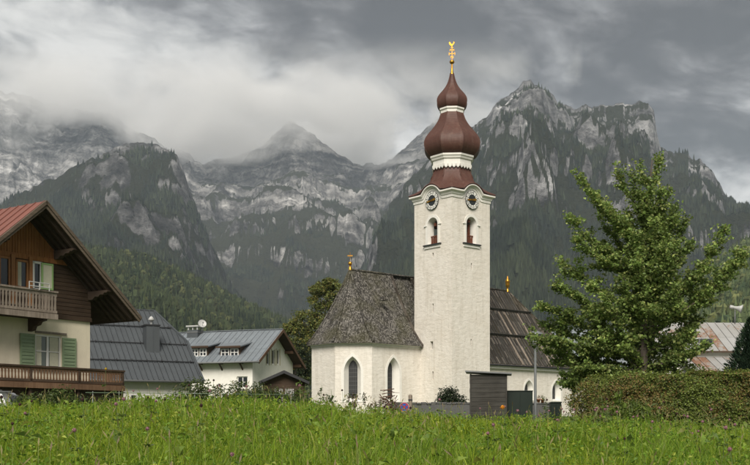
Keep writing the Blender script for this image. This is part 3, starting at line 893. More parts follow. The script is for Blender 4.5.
def spl(pts, n=4):
    """smooth profile through points (Catmull-Rom)"""
    out = []
    P = [pts[0]] + list(pts) + [pts[-1]]
    for i in range(1, len(P) - 2):
        for k in range(n):
            t = k / n
            out.append(tuple(0.5 * (2 * P[i][d] + (P[i + 1][d] - P[i - 1][d]) * t + (2 * P[i - 1][d] - 5 * P[i][d] + 4 * P[i + 1][d] - P[i + 2][d]) * t * t + (3 * P[i][d] - P[i - 1][d] - 3 * P[i + 1][d] + P[i + 2][d]) * t ** 3) for d in range(2)))
    out.append(tuple(pts[-1]))
    return out
on1 = spl([(159.2, 18.5), (157.5, 21.5), (154.5, 24.6), (150.5, 26.8), (146, 27.5), (141.5, 26.6), (136.5, 23.6), (131, 19.3), (126, 15.8), (120.5, 12.9), (114, 10.9)])
on2 = spl([(110.2, 11.0), (108.5, 12.8), (105.5, 14.3), (102, 14.8), (98.5, 14.0), (94.5, 11.4), (90.5, 8.2), (86, 5.4), (81.5, 3.6), (77.5, 2.5), (73.5, 1.8)])
od = oct_part('onion_dome', on1, MT['spire'])
oct_part('lantern_collar', [(115.2, 10.6), (114.5, 11.2), (112, 11.2), (111.2, 12.2), (109.6, 12.2), (109.2, 10.8)], MT['trim'], False)
ou = oct_part('onion_cap', on2, MT['spire'])
for par, prf in ((od, on1), (ou, on2), (tr, None)):     # standing seams along the arrises
    for s in range(8):
        a = 2 * math.pi * (s + 0.5) / 8; k = 1 / math.cos(math.pi / 8)
        c = cmb()
        if prf: pth = [(h * TD / F * k * math.cos(a), h * TD / F * k * math.sin(a), zy(y)) for (y, h) in prf[::2]]
        else: pth = [(r * k * math.cos(a), r * k * math.sin(a), z) for (r, z) in ((2.12, zy(181)), (1.93, zy(177)), (1.81, zy(173.5)), (1.77, zy(171)))]
        c.tube(pth, 0.035, 5); c.build('seam', MT['spire'], par, True)
# gilded finial, ball, cross and weathercock
g = cmb(); g.lathe([(h * TD / F, zy(y)) for (y, h) in ((74.5, 2.0), (73.5, 2.0), (72.5, 1.3), (68, 0.9), (64, 0.7))], 16)
fin = g.build('finial', MT['gold'], church, True)
g = cmb(); zc, rr = zy(62), 0.25
g.lathe([(rr * math.sin(math.pi * i / 10), zc - rr * 0.85 * math.cos(math.pi * i / 10)) for i in range(11)], 16); g.build('ball', MT['gold'], fin, True)
vx = Vector((math.cos(R(45)), -math.sin(R(45)), 0))     # weathercock turned across the view
def vb(mbx, x0, x1, y0, y1, th=0.07):
    mbx.obox(vx * (x0 * 0.1) + Zv * zy(y0) - Vector((vx.y, -vx.x, 0)) * (-th / 2) - Vector((-vx.y, vx.x, 0)) * 0, vx * ((x1 - x0) * 0.1), Vector((-vx.y, vx.x, 0)) * th, Zv * (zy(y1) - zy(y0)))
g = cmb()
vb(g, -0.25, 0.25, 61, 46.2)
for y, hw in ((57.2, 1.4), (54.0, 2.9), (50.2, 2.2), (48.0, 1.2)): vb(g, -hw, hw, y, y - 0.65)
for sx in (-1, 1):
    vb(g, sx * 2.9 - 0.25, sx * 2.9 + 0.25, 55.4, 52.4); vb(g, sx * 2.0 - 0.2, sx * 2.0 + 0.2, 51.2, 49.0); vb(g, sx * 1.2 - 0.2, sx * 1.2 + 0.2, 58.4, 56.0)
g.build('cross', MT['gold'], fin)
rooster = [(-0.6, 46.2), (0.5, 46.2), (0.9, 45.0), (1.8, 44.3), (2.2, 43.2), (2.9, 42.6), (2.2, 42.2), (2.0, 41.2), (1.4, 41.8), (1.2, 43.2), (0.2, 43.9), (-0.8, 43.7), (-1.4, 42.6), (-2.3, 41.6), (-3.0, 42.0), (-3.1, 43.2), (-2.6, 44.4), (-1.6, 45.4)]
g = cmb(); g.prism([vx * (x * 0.1) + Zv * zy(y) for x, y in rooster], Vector((-vx.y, vx.x, 0)) * 0.08); g.build('weathercock', MT['gold'], fin)

# clocks
def text_mesh(s, size):
    cu = bpy.data.curves.new('t', 'FONT'); cu.body = s; cu.size = size; cu.align_x = 'CENTER'; cu.align_y = 'CENTER'; cu.extrude = 0.006
    ob = bpy.data.objects.new('t', cu); COL.objects.link(ob)
    dg = bpy.context.evaluated_depsgraph_get()
    me = bpy.data.meshes.new_from_object(ob.evaluated_get(dg))
    bpy.data.objects.remove(ob); bpy.data.curves.remove(cu)
    return me
ROM = ['XII', 'I', 'II', 'III', 'IIII', 'V', 'VI', 'VII', 'VIII', 'IX', 'X', 'XI']
ROMM = [text_mesh(s, 0.20) for s in ROM]
for me in ROMM: me.materials.clear(); me.materials.append(MT['dial'])
CR = 0.90
for k in (0, 1):
    o, X, N = face_frame(k)
    cc = o + Zv * CLK + N * 0.09
    disc = [(CR * math.cos(2 * math.pi * i / 40), CR * math.sin(2 * math.pi * i / 40)) for i in range(40)]
    d = cmb(); d.prism([cc + X * p[0] + Zv * p[1] for p in disc], N * 0.06)
    do = d.build('clock', MT['dial'], church)
    for i in range(12):
        a = math.pi / 2 - 2 * math.pi * i / 12
        da = 2 * math.pi / 12 * 0.40
        p_ = cmb(); ro, ri = CR * 0.965, CR * 0.60
        pts = [(ro * math.cos(a + s), ro * math.sin(a + s)) for s in (-da, -da / 2, 0, da / 2, da)] + [(ri * math.cos(a + s), ri * math.sin(a + s)) for s in (da, 0, -da)]
        p_.prism([cc + N * 0.05 + X * p[0] + Zv * p[1] for p in pts], N * 0.02)
        p_.build('numeral_plate', MT['enamel'], do)
        t_ = link('numeral', ROMM[i], None, do)
        pos = cc + N * 0.078 + X * (0.78 * CR * math.cos(a)) + Zv * (0.78 * CR * math.sin(a)) - Zv * CG
        M = Matrix((X, Zv, X.cross(Zv))).transposed().to_4x4()
        t_.matrix_local = Matrix.Translation(pos) @ M @ Matrix.Rotation(a - math.pi / 2, 4, 'Z')
    for (ang, ln, w) in ((90 - 264, 0.80, 0.075), (90 - 82, 0.60, 0.11)):
        a = R(ang); dv = X * math.cos(a) + Zv * math.sin(a); sv = X * -math.sin(a) + Zv * math.cos(a); b = cc + N * 0.10
        h = cmb(); h.prism([b - dv * 0.22 - sv * w * 0.5, b - dv * 0.22 + sv * w * 0.5, b + dv * ln * 0.7 + sv * w * 1.1, b + dv * ln, b + dv * ln * 0.7 - sv * w * 1.1], N * 0.025)
        h.build('hand', MT['gold'], do)

# ---- choir (polygonal end towards the camera) and nave
P1, P2, P3, P4 = (-9.08, 1.8), (-11.61, 4.33), (-11.61, 8.05), (-9.08, 10.58)
CB = 6.19                                                # axis of the church
EAVE_C, RIDGE = 8.0, 15.55
poly = [(-2.6, 1.8), P1, P2, P3, P4, (4.0, 10.58)]
wallm = cmb()
choir_wins = []
for i in range(len(poly) - 1):
    a, b = Vector((*poly[i], 0)), Vector((*poly[i + 1], 0))
    d = b - a; L = d.length; X = -d.normalized(); N = Vector((-X.y, X.x, 0)) * -1
    cen = (a + b) / 2
    mid = Vector((-4, CB, 0))
    if (cen - mid).dot(N) < 0: N = -N
    if X.cross(Zv).dot(N) < 0: X = -X
    holes = []; wx = None
    if i == 0: wx = ((Vector((-6.3, 1.8, 0)) - cen).dot(X))
    elif i in (1,): wx = -0.1
    if wx is not None:
        h = shift(gothic(1.62, 2.3, 6.62, 8, 0.9), wx); holes.append(h)
        choir_wins.append((cen, X, N, wx))
    wallm.face_holes(cen, X, N, [(-L / 2, CG - 1), (L / 2, CG - 1), (L / 2, EAVE_C + 0.1), (-L / 2, EAVE_C + 0.1)], holes)
wallm.build('choir_wall', MT['plaster'], church)
def church_window(cen, X, N, wx, w, z0, z1, gw, gz0, gz1, depth, maker, border=0.27, rise=0.9):
    ho = shift(maker(w, z0, z1, 8, rise), wx); gi = shift(maker(gw, gz0, gz1, 8, rise), wx)
    bo = shift(maker(w + 2 * border, z0 - 0.1, z1 + border * 1.15, 8, rise), wx)
    f = cmb()
    f.loft(cen, X, N, bo, -0.02, bo, 0.035); f.loft(cen, X, N, bo, 0.035, ho, 0.035); f.loft(cen, X, N, ho, 0.035, ho, 0); f.loft(cen, X, N, ho, 0, gi, -depth)
    wo = f.build('window', MT['trim'], church)
    g = cmb(); g.face_holes(cen - N * (depth - 0.02), X, N, gi); g.build('pane', MT['leaded'], wo)
    l = cmb()
    nb = int((gz1 - gz0) / 0.45)
    for i in range(1, nb):
        z = gz0 + (gz1 - gz0 - gw * 0.5) * i / nb
        l.obox(cen - N * (depth - 0.025) + X * (wx - gw / 2 + 0.02) + Zv * z, X * (gw - 0.04), N * 0.03, Zv * 0.04)
    for sx in (-gw / 4, 0, gw / 4):
        l.obox(cen - N * (depth - 0.025) + X * (wx + sx - 0.015) + Zv * gz0, X * 0.03, N * 0.025, Zv * (gz1 - gz0 - gw * (0.35 + abs(sx) * 1.5)))
    l.build('glazing_bar', MT['lead'], wo)
for (cen, X, N, wx) in choir_wins:
    church_window(cen, X, N, wx, 1.62, 2.3, 6.62, 0.84, 2.6, 6.3, 0.7, gothic)
# cornice under the choir eaves
def offset_poly(pts, d):
    """outline of the choir pushed out by d (open polyline, outward to the side away from the axis)"""
    out = []
    n = len(pts)
    for i in range(n):
        p = Vector(pts[i]); ns = []
        for (a, b) in ((i - 1, i), (i, i + 1)):
            if a < 0 or b >= n: continue
            e = (Vector(pts[b]) - Vector(pts[a])).normalized(); nn = Vector((e.y, -e.x))
            if nn.dot((Vector(pts[a]) + Vector(pts[b])) / 2 - Vector((-4, CB))) < 0: nn = -nn
            ns.append(nn)
        if len(ns) == 1: out.append(p + ns[0] * d)
        else:
            m = (ns[0] + ns[1]).normalized(); out.append(p + m * (d / m.dot(ns[0])))
    return [(q.x, q.y) for q in out]
cp = [(0.0, 7.62), (0.10, 7.66), (0.10, 7.80), (0.24, 7.92), (0.27, 8.04), (0.0, 8.06)]
c = cmb(); rws = [offset_poly(poly, o_) for o_, _ in cp]
for j in range(len(cp) - 1):
    for i in range(len(poly) - 1):
        c.add([(*rws[j][i], cp[j][1]), (*rws[j][i + 1], cp[j][1]), (*rws[j + 1][i + 1], cp[j + 1][1]), (*rws[j + 1][i], cp[j + 1][1])], [(0, 1, 2, 3)])
c.build('choir_cornice', MT['trim'], church)
# choir roof: bell-cast facets from the ridge end to the eaves
APEX = Vector((-8.2, CB, RIDGE))
eav = offset_poly([(-2.75, 1.8), P1, P2, P3, P4, (4.0, 10.58)], 0.45)
tops = [Vector((-2.75, CB, RIDGE)), APEX, APEX, APEX, APEX, Vector((4.0, CB, RIDGE))]
bell_prof = [(0, 1.0), (0.18, 0.775), (0.37, 0.555), (0.55, 0.365), (0.72, 0.205), (0.87, 0.085), (1.0, 0.0)]
ZE = 7.98
roofm = []
for i in range(len(eav) - 1):
    c = cmb(); rows = []
    for (f_, h_) in bell_prof:
        r_ = []
        for e, tp in ((eav[i], tops[i]), (eav[i + 1], tops[i + 1])):
            r_.append(Vector((tp.x + (e[0] - tp.x) * f_, tp.y + (e[1] - tp.y) * f_, ZE + (RIDGE - ZE) * h_)))
        rows.append(r_)
    NS = 14
    vs = []
    rsx = random.Random(i)
    for k, (pa, pb) in enumerate(rows):
        for s in range(NS + 1):
            p = pa.lerp(pb, s / NS)
            vs.append(p + Zv * (rsx.uniform(-0.035, 0.035) if 0 < k < len(rows) - 1 and 0 < s < NS else 0))
    fs = [(k * (NS + 1) + s, k * (NS + 1) + s + 1, (k + 1) * (NS + 1) + s + 1, (k + 1) * (NS + 1) + s) for k in range(len(rows) - 1) for s in range(NS)]
    c.add(vs, fs)
    a, b = rows[-1]
    c.add([a, b, b - Zv * 0.12, a - Zv * 0.12], [(0, 1, 2, 3)])
    inn = Vector((tops[i].x, CB, 0))
    c.add([a - Zv * 0.12, b - Zv * 0.12, b.lerp(tops[i + 1], 0.12) * 1.0, a.lerp(tops[i], 0.12)], [(0, 1, 2, 3)]) if False else None
    ro = c.build('choir_roof', MT['shingle'], church, True)
    roofm.append((rows, ro))
for i in (1, 2, 3):                                      # hip caps
    rows, ro = roofm[i]
    c = cmb(); c.tube([r_[0] + Zv * 0.02 for r_ in rows], 0.13, 6); c.build('hip_cap', MT['shingle'], ro, True)
c = cmb(); c.tube([(-8.3, CB, RIDGE + 0.02), (-2.7, CB, RIDGE + 0.02), (4, CB, RIDGE + 0.02)], 0.12, 6); c.build('ridge_cap', MT['shingle'], roofm[0][1], True)
# stepped joint next to the tower: roof behind it lies a little lower
rows = roofm[0][0]
c = cmb()
pth = [r_[0] for r_ in rows]
for i in range(len(pth) - 1):
    c.obox(pth[i] + Vector((-0.18, 0, -0.25)), pth[i + 1] - pth[i], Vector((0.36, 0, 0)), Vector((0, -0.02, 0.33)))
c.build('verge_strip', MT['nave_shingle'], roofm[0][1])
c = cmb()
rsx = random.Random(9)
up = [Vector((-2.75, p.y + 0.18, p.z - 0.28)) for p in pth]
c.add([p for p in up] + [p + Vector((7.5, 0, 0)) for p in up], [(i, i + 1, len(up) + i + 1, len(up) + i) for i in range(len(up) - 1)])
c.build('choir_roof', MT['shingle'], church, True)
v_ = cmb(); v_.box((-6.3, 3.2, 12.4), (-5.75, 4.0, 12.75)); v_.build('roof_vent', MT['shingle'], roofm[0][1])
# gilded finials on both ridge ends
def ridge_finial(a, top, kind):
    g = cmb()
    z = RIDGE
    if kind == 0:
        g.lathe([(0.16, z - 0.1), (0.16, z + 0.25), (0.09, z + 0.30), (0.09, z + 0.42)] + [(0.19 * math.sin(math.pi * i / 8) + 0.02, z + 0.62 - 0.2 * math.cos(math.pi * i / 8)) for i in range(9)] + [(0.025, z + 0.85), (0.02, z + 1.75)], 12, c=(a, CB))
        f = g.build('ridge_finial', MT['gold'], church, True)
        x = cmb(); x.obox(Vector((a, CB, z + 1.35)) - vx * 0.26 - Vector((0.02, 0.02, 0)), vx * 0.52, Vector((0.05, 0.05, 0)), Zv * 0.09); x.build('cross_arm', MT['gold'], f)
    else:
        g.lathe([(0.20, z - 0.1), (0.16, z + 0.15), (0.08, z + 0.3), (0.22, z + 0.5), (0.26, z + 0.75), (0.24, z + 1.0), (0.30, z + 1.1), (0.20, z + 1.3), (0.07, z + 1.5), (0.02, z + 1.75)], 12, c=(a, CB))
        g.build('ridge_finial', MT['gold'], church, True)
ridge_finial(-8.2, 0, 0)
# nave
NB0, NB1, NA0, NA1 = 0.1, 12.28, 2.4, 21.1
NE = 6.35; NR0, NR1 = 0.0, 15.2; RZ = 15.4
wm = cmb()
X, N = Vector((1, 0, 0)), Vector((0, -1, 0)); o = Vector((0, NB0, 0))
nw = [11.85, 16.5]
holes = [shift(gothic(1.5, 2.7, 4.85, 8, 0.75), a) for a in nw]
wm.face_holes(o, X, N, [(NA0, CG - 1), (NA1, CG - 1), (NA1, NE + 0.1), (NA0, NE + 0.1)], holes)
wm.face_holes(Vector((NA1, CB, 0)), Vector((0, 1, 0)), Vector((1, 0, 0)), [(NB0 - CB, CG - 1), (NB1 - CB, CG - 1), (NB1 - CB, NE + 0.1), (NB0 - CB, NE + 0.1)])
wm.face_holes(Vector((0, NB1, 0)), Vector((-1, 0, 0)), Vector((0, 1, 0)), [(-NA1, CG - 1), (-NA0, CG - 1), (-NA0, NE + 0.1), (-NA1, NE + 0.1)])
wm.build('nave_wall', MT['plaster'], church)
for a in nw:
    church_window(o, X, N, a, 1.5, 2.7, 4.85, 0.8, 2.9, 4.6, 0.55, gothic, 0.22, 0.75)
c = cmb(); c.box((NA0, NB0 - 0.28, NE - 0.42), (NA1 + 0.28, NB0, NE - 0.02)); c.build('nave_cornice', MT['trim'], church)
ov = 0.45
e0 = Vector((NA0, NB0 - ov, NE)); e1 = Vector((NA1 + ov, NB0 - ov, NE)); e2 = Vector((NA1 + ov, NB1 + ov, NE)); e3 = Vector((NA0, NB1 + ov, NE))
r0 = Vector((NR0, CB, RZ)); r1 = Vector((NR1, CB, RZ)); e0b = Vector((NR0, NB0 - ov, NE)); e3b = Vector((NR0, NB1 + ov, NE))
nr_ = []
for tri in ((e0b, e1, r1, r0), (e1, e2, r1), (e2, e3b, r0, r1)):
    c = cmb(); c.add([Vector(p) for p in tri], [tuple(range(len(tri)))])
    c.add([p - Zv * 0.16 for p in tri], [tuple(range(len(tri)))[::-1]])
    c.add([tri[0], tri[1], tri[1] - Zv * 0.16, tri[0] - Zv * 0.16], [(0, 3, 2, 1)])
    nr_.append(c.build('nave_roof', MT['nave_shingle'], church))
sl = (r0 - e0b)
for f_, af in ((0.36, None), (0.70, None)):              # plank snow guards
    c = cmb()
    y = e0b.y + sl.y * f_; z = NE + sl.z * f_
    aend = e1.x + (r1.x - e1.x) * f_ - 0.3
    c.beam((NA0 + 0.3, y - 0.10, z + 0.16), (aend, y - 0.10, z + 0.16), 0.07, 0.26, up=(0, -0.6, 0.8))
    for i in range(9):
        xx = NA0 + 0.6 + (aend - NA0 - 1) * i / 8
        c.box((xx - 0.04, y - 0.14, z - 0.1), (xx + 0.04, y + 0.2, z + 0.1))
    c.build('snow_guard', MT['oldwood'], nr_[0])
rsx = random.Random(3)                                   # raised cover boards running down the nave roof
nslope = Vector((0, sl.z, -sl.y)).normalized() * -1
if nslope.z < 0: nslope = -nslope
for band, (fa, fb) in enumerate(((0.01, 0.345), (0.375, 0.685), (0.715, 0.985))):
    xend = e1.x
    for i in range(46):
        xx = NA0 + 0.2 + i * 0.44 + rsx.uniform(-0.07, 0.07)
        lim = e1.x + (r1.x - e1.x) * fb - 0.4
        if xx > lim: break
        p = Vector((xx, e0b.y + sl.y * fa, NE + sl.z * fa)) + nslope * 0.02
        q = Vector((xx + rsx.uniform(-0.1, 0.1), e0b.y + sl.y * fb, NE + sl.z * fb)) + nslope * 0.02
        c = cmb(); c.beam(p, q, rsx.uniform(0.15, 0.24), 0.07, up=nslope); c.build('roof_board', MT['greywood'] if rsx.random() < 0.10 else MT['oldwood'], nr_[0])
for (pa, pb) in ((e1, r1), (e2, r1), (r0, r1)):
    c = cmb(); c.tube([pa, pb], 0.12, 6); c.build('ridge_cap', MT['nave_shingle'], nr_[0], True)
_R = RIDGE; RIDGE = RZ; ridge_finial(NR1, 0, 1); RIDGE = _R
c = cmb(); c.tube([(NA0, NB0 - ov - 0.08, NE - 0.06), (NA1 + ov, NB0 - ov - 0.08, NE - 0.06)], 0.08, 8); c.build('gutter', MT['dark_metal'], church, True)
c = cmb(); c.tube([(2.95, NB0 - ov - 0.08, NE - 0.1), (2.95, NB0 - 0.3, NE - 0.6), (2.85, NB0 - 0.12, NE - 0.95), (2.85, NB0 - 0.12, CG)], 0.06, 8); c.build('downpipe', MT['dark_metal'], church, True)
# ================================================================== timber house (left)
def frame2(origin, x2):
    """empty rotation so that local x runs along x2"""
    return math.atan2(x2[1], x2[0])
HG = -0.25
hu = Vector((0.565, 0.825)).normalized(); hn = Vector((hu.y, -hu.x))
HC = Vector(((90 - CX) / F * 45.0, 45.0))
house = empty('timber_house', (HC.x, HC.y, HG), frame2(HC, hu))
tag(house, 'alpine house with dark timber upper storey, cream plaster below and wide gabled roof', 'house')
def hmb(): return MB(-HG)
def hs(px, py, o):
    """photo pixel on the vertical plane o metres in front of the gable wall -> (x along wall, z)"""
    k = (px - CX) / F
    P = HC + hn * o
    s = (k * P.y - P.x) / (hu.x - k * hu.y)
    return s, (HZ - py) / F * (P.y + hu.y * s)
Xh, Nh = Vector((1, 0, 0)), Vector((0, -1, 0))
OV = 1.45
ax_, az_ = hs(45, 201, OV); tx_, tz_ = hs(140, 318, OV)
pitch = (az_ - tz_) / (tx_ - ax_)
HWID = -2 * ax_                                          # wall from x = -HWID to 0, apex above ax_
plz = hs(90, 321, 0)[1]                                   # top of the plaster storey
HL = 11.0                                                 # house length
def roofz(x): return az_ - 0.12 - pitch * abs(x - ax_)    # underside line of the roof
# plaster storey
wz0, wz1 = hs(48, 368, 0)[1], hs(48, 335, 0)[1]
wxl, wxr = hs(35.5, 350, 0)[0], hs(61.5, 350, 0)[0]
hole = shift(rect(wxr - wxl, wz0, wz1), (wxl + wxr) / 2)
c = hmb()
c.face_holes((0, 0, 0), Xh, Nh, [(-HWID, HG - 0.5), (0, HG - 0.5), (0, plz), (-HWID, plz)], [hole])
c.loft((0, 0, 0), Xh, Nh, hole, 0, hole, -0.22)
c.box((-0.3, 0.003, HG - 0.5), (0, HL, plz)); c.box((-HWID, 0.003, HG - 0.5), (-HWID + 0.3, HL, plz)); c.box((-HWID, HL - 0.3, HG - 0.5), (0, HL, plz))
c.build('plaster_wall', MT['cream'], house)
# timber storey: horizontal logs up to the tie, vertical boards in the gable
tie = hs(40, 257, 0)[1]
c = hmb(); z = plz; i = 0
while z < tie:
    h = 0.17
    xl = -HWID if True else 0
    def xlim(zz): return (az_ - 0.12 - zz) / pitch
    w = min(HWID / 2 + 0.0, xlim(z + h))
    c.box((ax_ - w, -0.05 - 0.012 * (i % 2), z), (ax_ + w, 0.10, z + h - 0.018))
    z += h; i += 1
c.box((ax_ - min(HWID / 2, xlim(tie)), 0.0, plz), (ax_ + min(HWID / 2, xlim(tie)), 0.05, tie))
c.box((-0.2, 0.12, plz), (0, HL, tz_ + pitch * tx_ - 0.3)); c.box((-HWID, 0.12, plz), (-HWID + 0.2, HL, tz_ + pitch * tx_ - 0.3))
c.build('log_wall', MT['darkwood'], house)
c = hmb(); c.box((-HWID - 0.02, -0.10, plz - 0.06), (0.02, 0.0, plz + 0.12)); c.build('sill_beam', MT['darkwood'], house)
c = hmb(); rsx = random.Random(5)
nbd = 34; wb = 2 * xlim(tie) / nbd
for i in range(nbd):
    x0 = ax_ - xlim(tie) + wb * i
    zt0 = min(roofz(x0), roofz(x0 + wb)); 
    if zt0 <= tie: continue
    o_ = rsx.uniform(0, 0.02)
    c.prism([(x0 + 0.008, -0.06 - o_, tie), (x0 + wb - 0.008, -0.06 - o_, tie), (x0 + wb - 0.008, -0.06 - o_, roofz(x0 + wb)), (x0 + 0.008, -0.06 - o_, roofz(x0))], (0, 0.06, 0))
c.box((ax_ - xlim(tie) + 0.02, -0.1, tie - 0.2), (ax_ + xlim(tie) - 0.02, 0.0, tie))
c.build('gable_board', MT['gablewood'], house)
# roof slabs with standing seams, bargeboards, purlins
ROOF_Y0, ROOF_Y1 = -OV, HL + 0.8
LEN = math.hypot(tx_ - ax_, az_ - tz_)
for sg in (1, -1):
    d = Vector((sg * (tx_ - ax_), 0, tz_ - az_)).normalized(); nrm = Vector((d.z * -sg * 1.0, 0, d.x * sg)).normalized()
    if nrm.z < 0: nrm = -nrm
    top = Vector((ax_, ROOF_Y0, az_))
    c = hmb(); c.obox(top - nrm * 0.12, d * LEN, Vector((0, ROOF_Y1 - ROOF_Y0, 0)), nrm * 0.10)
    ro = c.build('roof', MT['soffit'], house)
    npan = 24; pw = (ROOF_Y1 - ROOF_Y0) / npan
    pm = hmb(); pm.obox(Vector((0, 0, 0)), d * (LEN + 0.04), Vector((0, pw - 0.015, 0)), nrm * 0.015); pm.obox(nrm * 0.015, d * (LEN + 0.04), Vector((0, 0.03, 0)), nrm * 0.035)
    pm.zoff = 0
    first = pm.build('roof_panel', MT['red_metal'], ro)
    base = top + Zv * -HG
    for i in range(npan):
        pobj = first if i == 0 else link('roof_panel', first.data, None, ro)
        pobj.location = base + Vector((0, pw * i, 0)) + nrm * -0.015
    # bargeboards in three stepped layers
    for k, (dep, hgt, off) in enumerate(((0.05, 0.24, 0.0), (0.05, 0.13, 0.05))):
        c = hmb(); c.obox(top + Vector((0, -0.03 - off, 0)) + nrm * 0.02 - nrm * hgt, d * (LEN + 0.05 - 0.05 * k), Vector((0, -dep, 0)), nrm * hgt)
        c.build('bargeboard', MT['barge'], ro)
    c = hmb(); c.obox(top + d * LEN - nrm * 0.16, d * 0.03, Vector((0, ROOF_Y1 - ROOF_Y0, 0)), nrm * 0.2); c.build('eave_board', MT['barge'], ro)
    # soffit rafters
    for k in range(5):
        c = hmb(); y = ROOF_Y0 + 0.25 + k * 0.35
        c.obox(top + Vector((0, 0.25 + k * 0.36, 0)) - nrm * 0.26 + d * 0.1, d * (LEN - 0.25), Vector((0, 0.12, 0)), nrm * 0.14)
        c.build('rafter', MT['soffit'], ro)
# carved purlin ends under the overhang
def purlin(x, z, name='purlin'):
    c = hmb()
    prof_ = [(0.3, 0.0), (-OV + 0.2, 0.0), (-OV + 0.14, -0.06), (-OV + 0.22, -0.12), (-OV + 0.34, -0.10), (-OV + 0.42, -0.18), (-OV + 0.62, -0.17), (-OV + 0.74, -0.26), (-OV + 0.95, -0.24), (-OV + 1.1, -0.36), (0.3, -0.36)]
    c.prism([(x - 0.11, y, z + zz) for y, zz in prof_], (0.22, 0, 0))
    c.build(name, MT['soffit'], house)
for px_, py_ in ((72, 252), (106, 300)):
    x = {72: ax_ + (tx_ - ax_) * 0.32, 106: ax_ + (tx_ - ax_) * 0.68}[px_]
    purlin(x, roofz(x) - 0.17)
    xm = 2 * ax_ - x; purlin(xm, roofz(xm) - 0.17)
purlin(ax_, roofz(ax_) - 0.22)
# upper windows, timber frames and the open green shutter
def house_window(px0, px1, py0, py1, fm, panes=1, curtain=True):
    x0, zt = hs(px0, py0, 0); x1, _ = hs(px1, py0, 0); _, zb = hs(px0, py1, 0)
    c = hmb(); fw = 0.09; y0, y1 = -0.13, -0.05
    c.box((x0, y0, zb), (x0 + fw, y1, zt)); c.box((x1 - fw, y0, zb), (x1, y1, zt)); c.box((x0, y0, zb), (x1, y1 + 0.001, zb + fw)); c.box((x0, y0, zt - fw), (x1, y1 + 0.001, zt))
    for k in range(1, panes):
        xm = x0 + (x1 - x0) * k / panes; c.box((xm - 0.03, y0 + 0.01, zb), (xm + 0.03, y1, zt))
    w = c.build('window', fm, house)
    c = hmb(); c.box((x0 + 0.05, -0.085, zb + 0.05), (x1 - 0.05, -0.075, zt - 0.05)); c.build('pane', MT['glass'], w)
    if curtain:
        c = hmb(); n = 14; W_ = (x1 - x0) * 0.36
        vs = []
        for i in range(n + 1): vs += [(x0 + 0.07 + W_ * i / n, -0.088 - 0.004 * math.sin(i * 1.9), zb + 0.1), (x0 + 0.07 + W_ * i / n, -0.088 - 0.004 * math.sin(i * 1.9), zt - 0.1)]
        c.add(vs, [(2 * i, 2 * i + 2, 2 * i + 3, 2 * i + 1) for i in range(n)]); c.build('curtain', MT['curtain'], w)
    return x0, x1, zb, zt
house_window(-12, 8.5, 254, 286, MT['framewood'], 2)
house_window(14, 26.5, 259, 288, MT['framewood'], 1)
house_window(30.8, 40.2, 261, 290, MT['wframe'], 1, False)
for pxa, pxb in ((9, 13), (27, 30.3)):
    x0, _ = hs(pxa, 270, 0); x1, _ = hs(pxb, 270, 0)
    c = hmb(); c.box((x0, -0.16, plz + 0.35), (x1, -0.05, hs(20, 256, 0)[1])); c.build('window_post', MT['framewood'], house)
def shutter_panel(px0, px1, py0, py1, o, mat, name='shutter', panels=2, glazed=False):
    x0, zt = hs(px0, py0, o); x1, _ = hs(px1, py0, o); _, zb = hs(px0, py1, o)
    c = hmb(); y = -o
    c.box((x0, y - 0.02, zb), (x1, y + 0.02, zt)); s = c.build(name, mat, house, bevel=0.004)
    fw = 0.075
    for (a, b) in (((x0, zb), (x0 + fw, zt)), ((x1 - fw, zb), (x1, zt))):
        c = hmb(); c.box((a[0], y - 0.045, a[1]), (b[0], y - 0.021, b[1])); c.build('stile', mat, s)
    for k in range(panels + 1):
        z = zb + (zt - zb - fw) * k / panels
        c = hmb(); c.box((x0 + fw, y - 0.043, z), (x1 - fw, y - 0.021, z + fw)); c.build('rail', mat, s)
    if glazed:
        c = hmb(); c.box((x0 + fw, y - 0.03, zb + fw), (x1 - fw, y - 0.022, zt - fw)); c.build('pane', MT['curtain'], s)
    else:
        for k in range(panels):
            z = zb + (zt - zb - fw) * k / panels + fw; zz = zb + (zt - zb - fw) * (k + 1) / panels
            for q in range(4):
                zq = z + (zz - z) * (q + 0.2) / 4
                c = hmb(); c.obox((x0 + fw, y - 0.024, zq), (x1 - x0 - 2 * fw, 0, 0), (0, -0.02, -0.02), (0, 0.006, 0.09)); c.build('slat', mat, s)
    return s
shutter_panel(41.2, 52.8, 262.5, 289, 0.16, MT['shutter_lt'], 'shutter', 1, True)
shutter_panel(20, 34.6, 333, 368, 0.05, MT['shutter'])
shutter_panel(62.2, 75.8, 337.5, 370, 0.05, MT['shutter'])
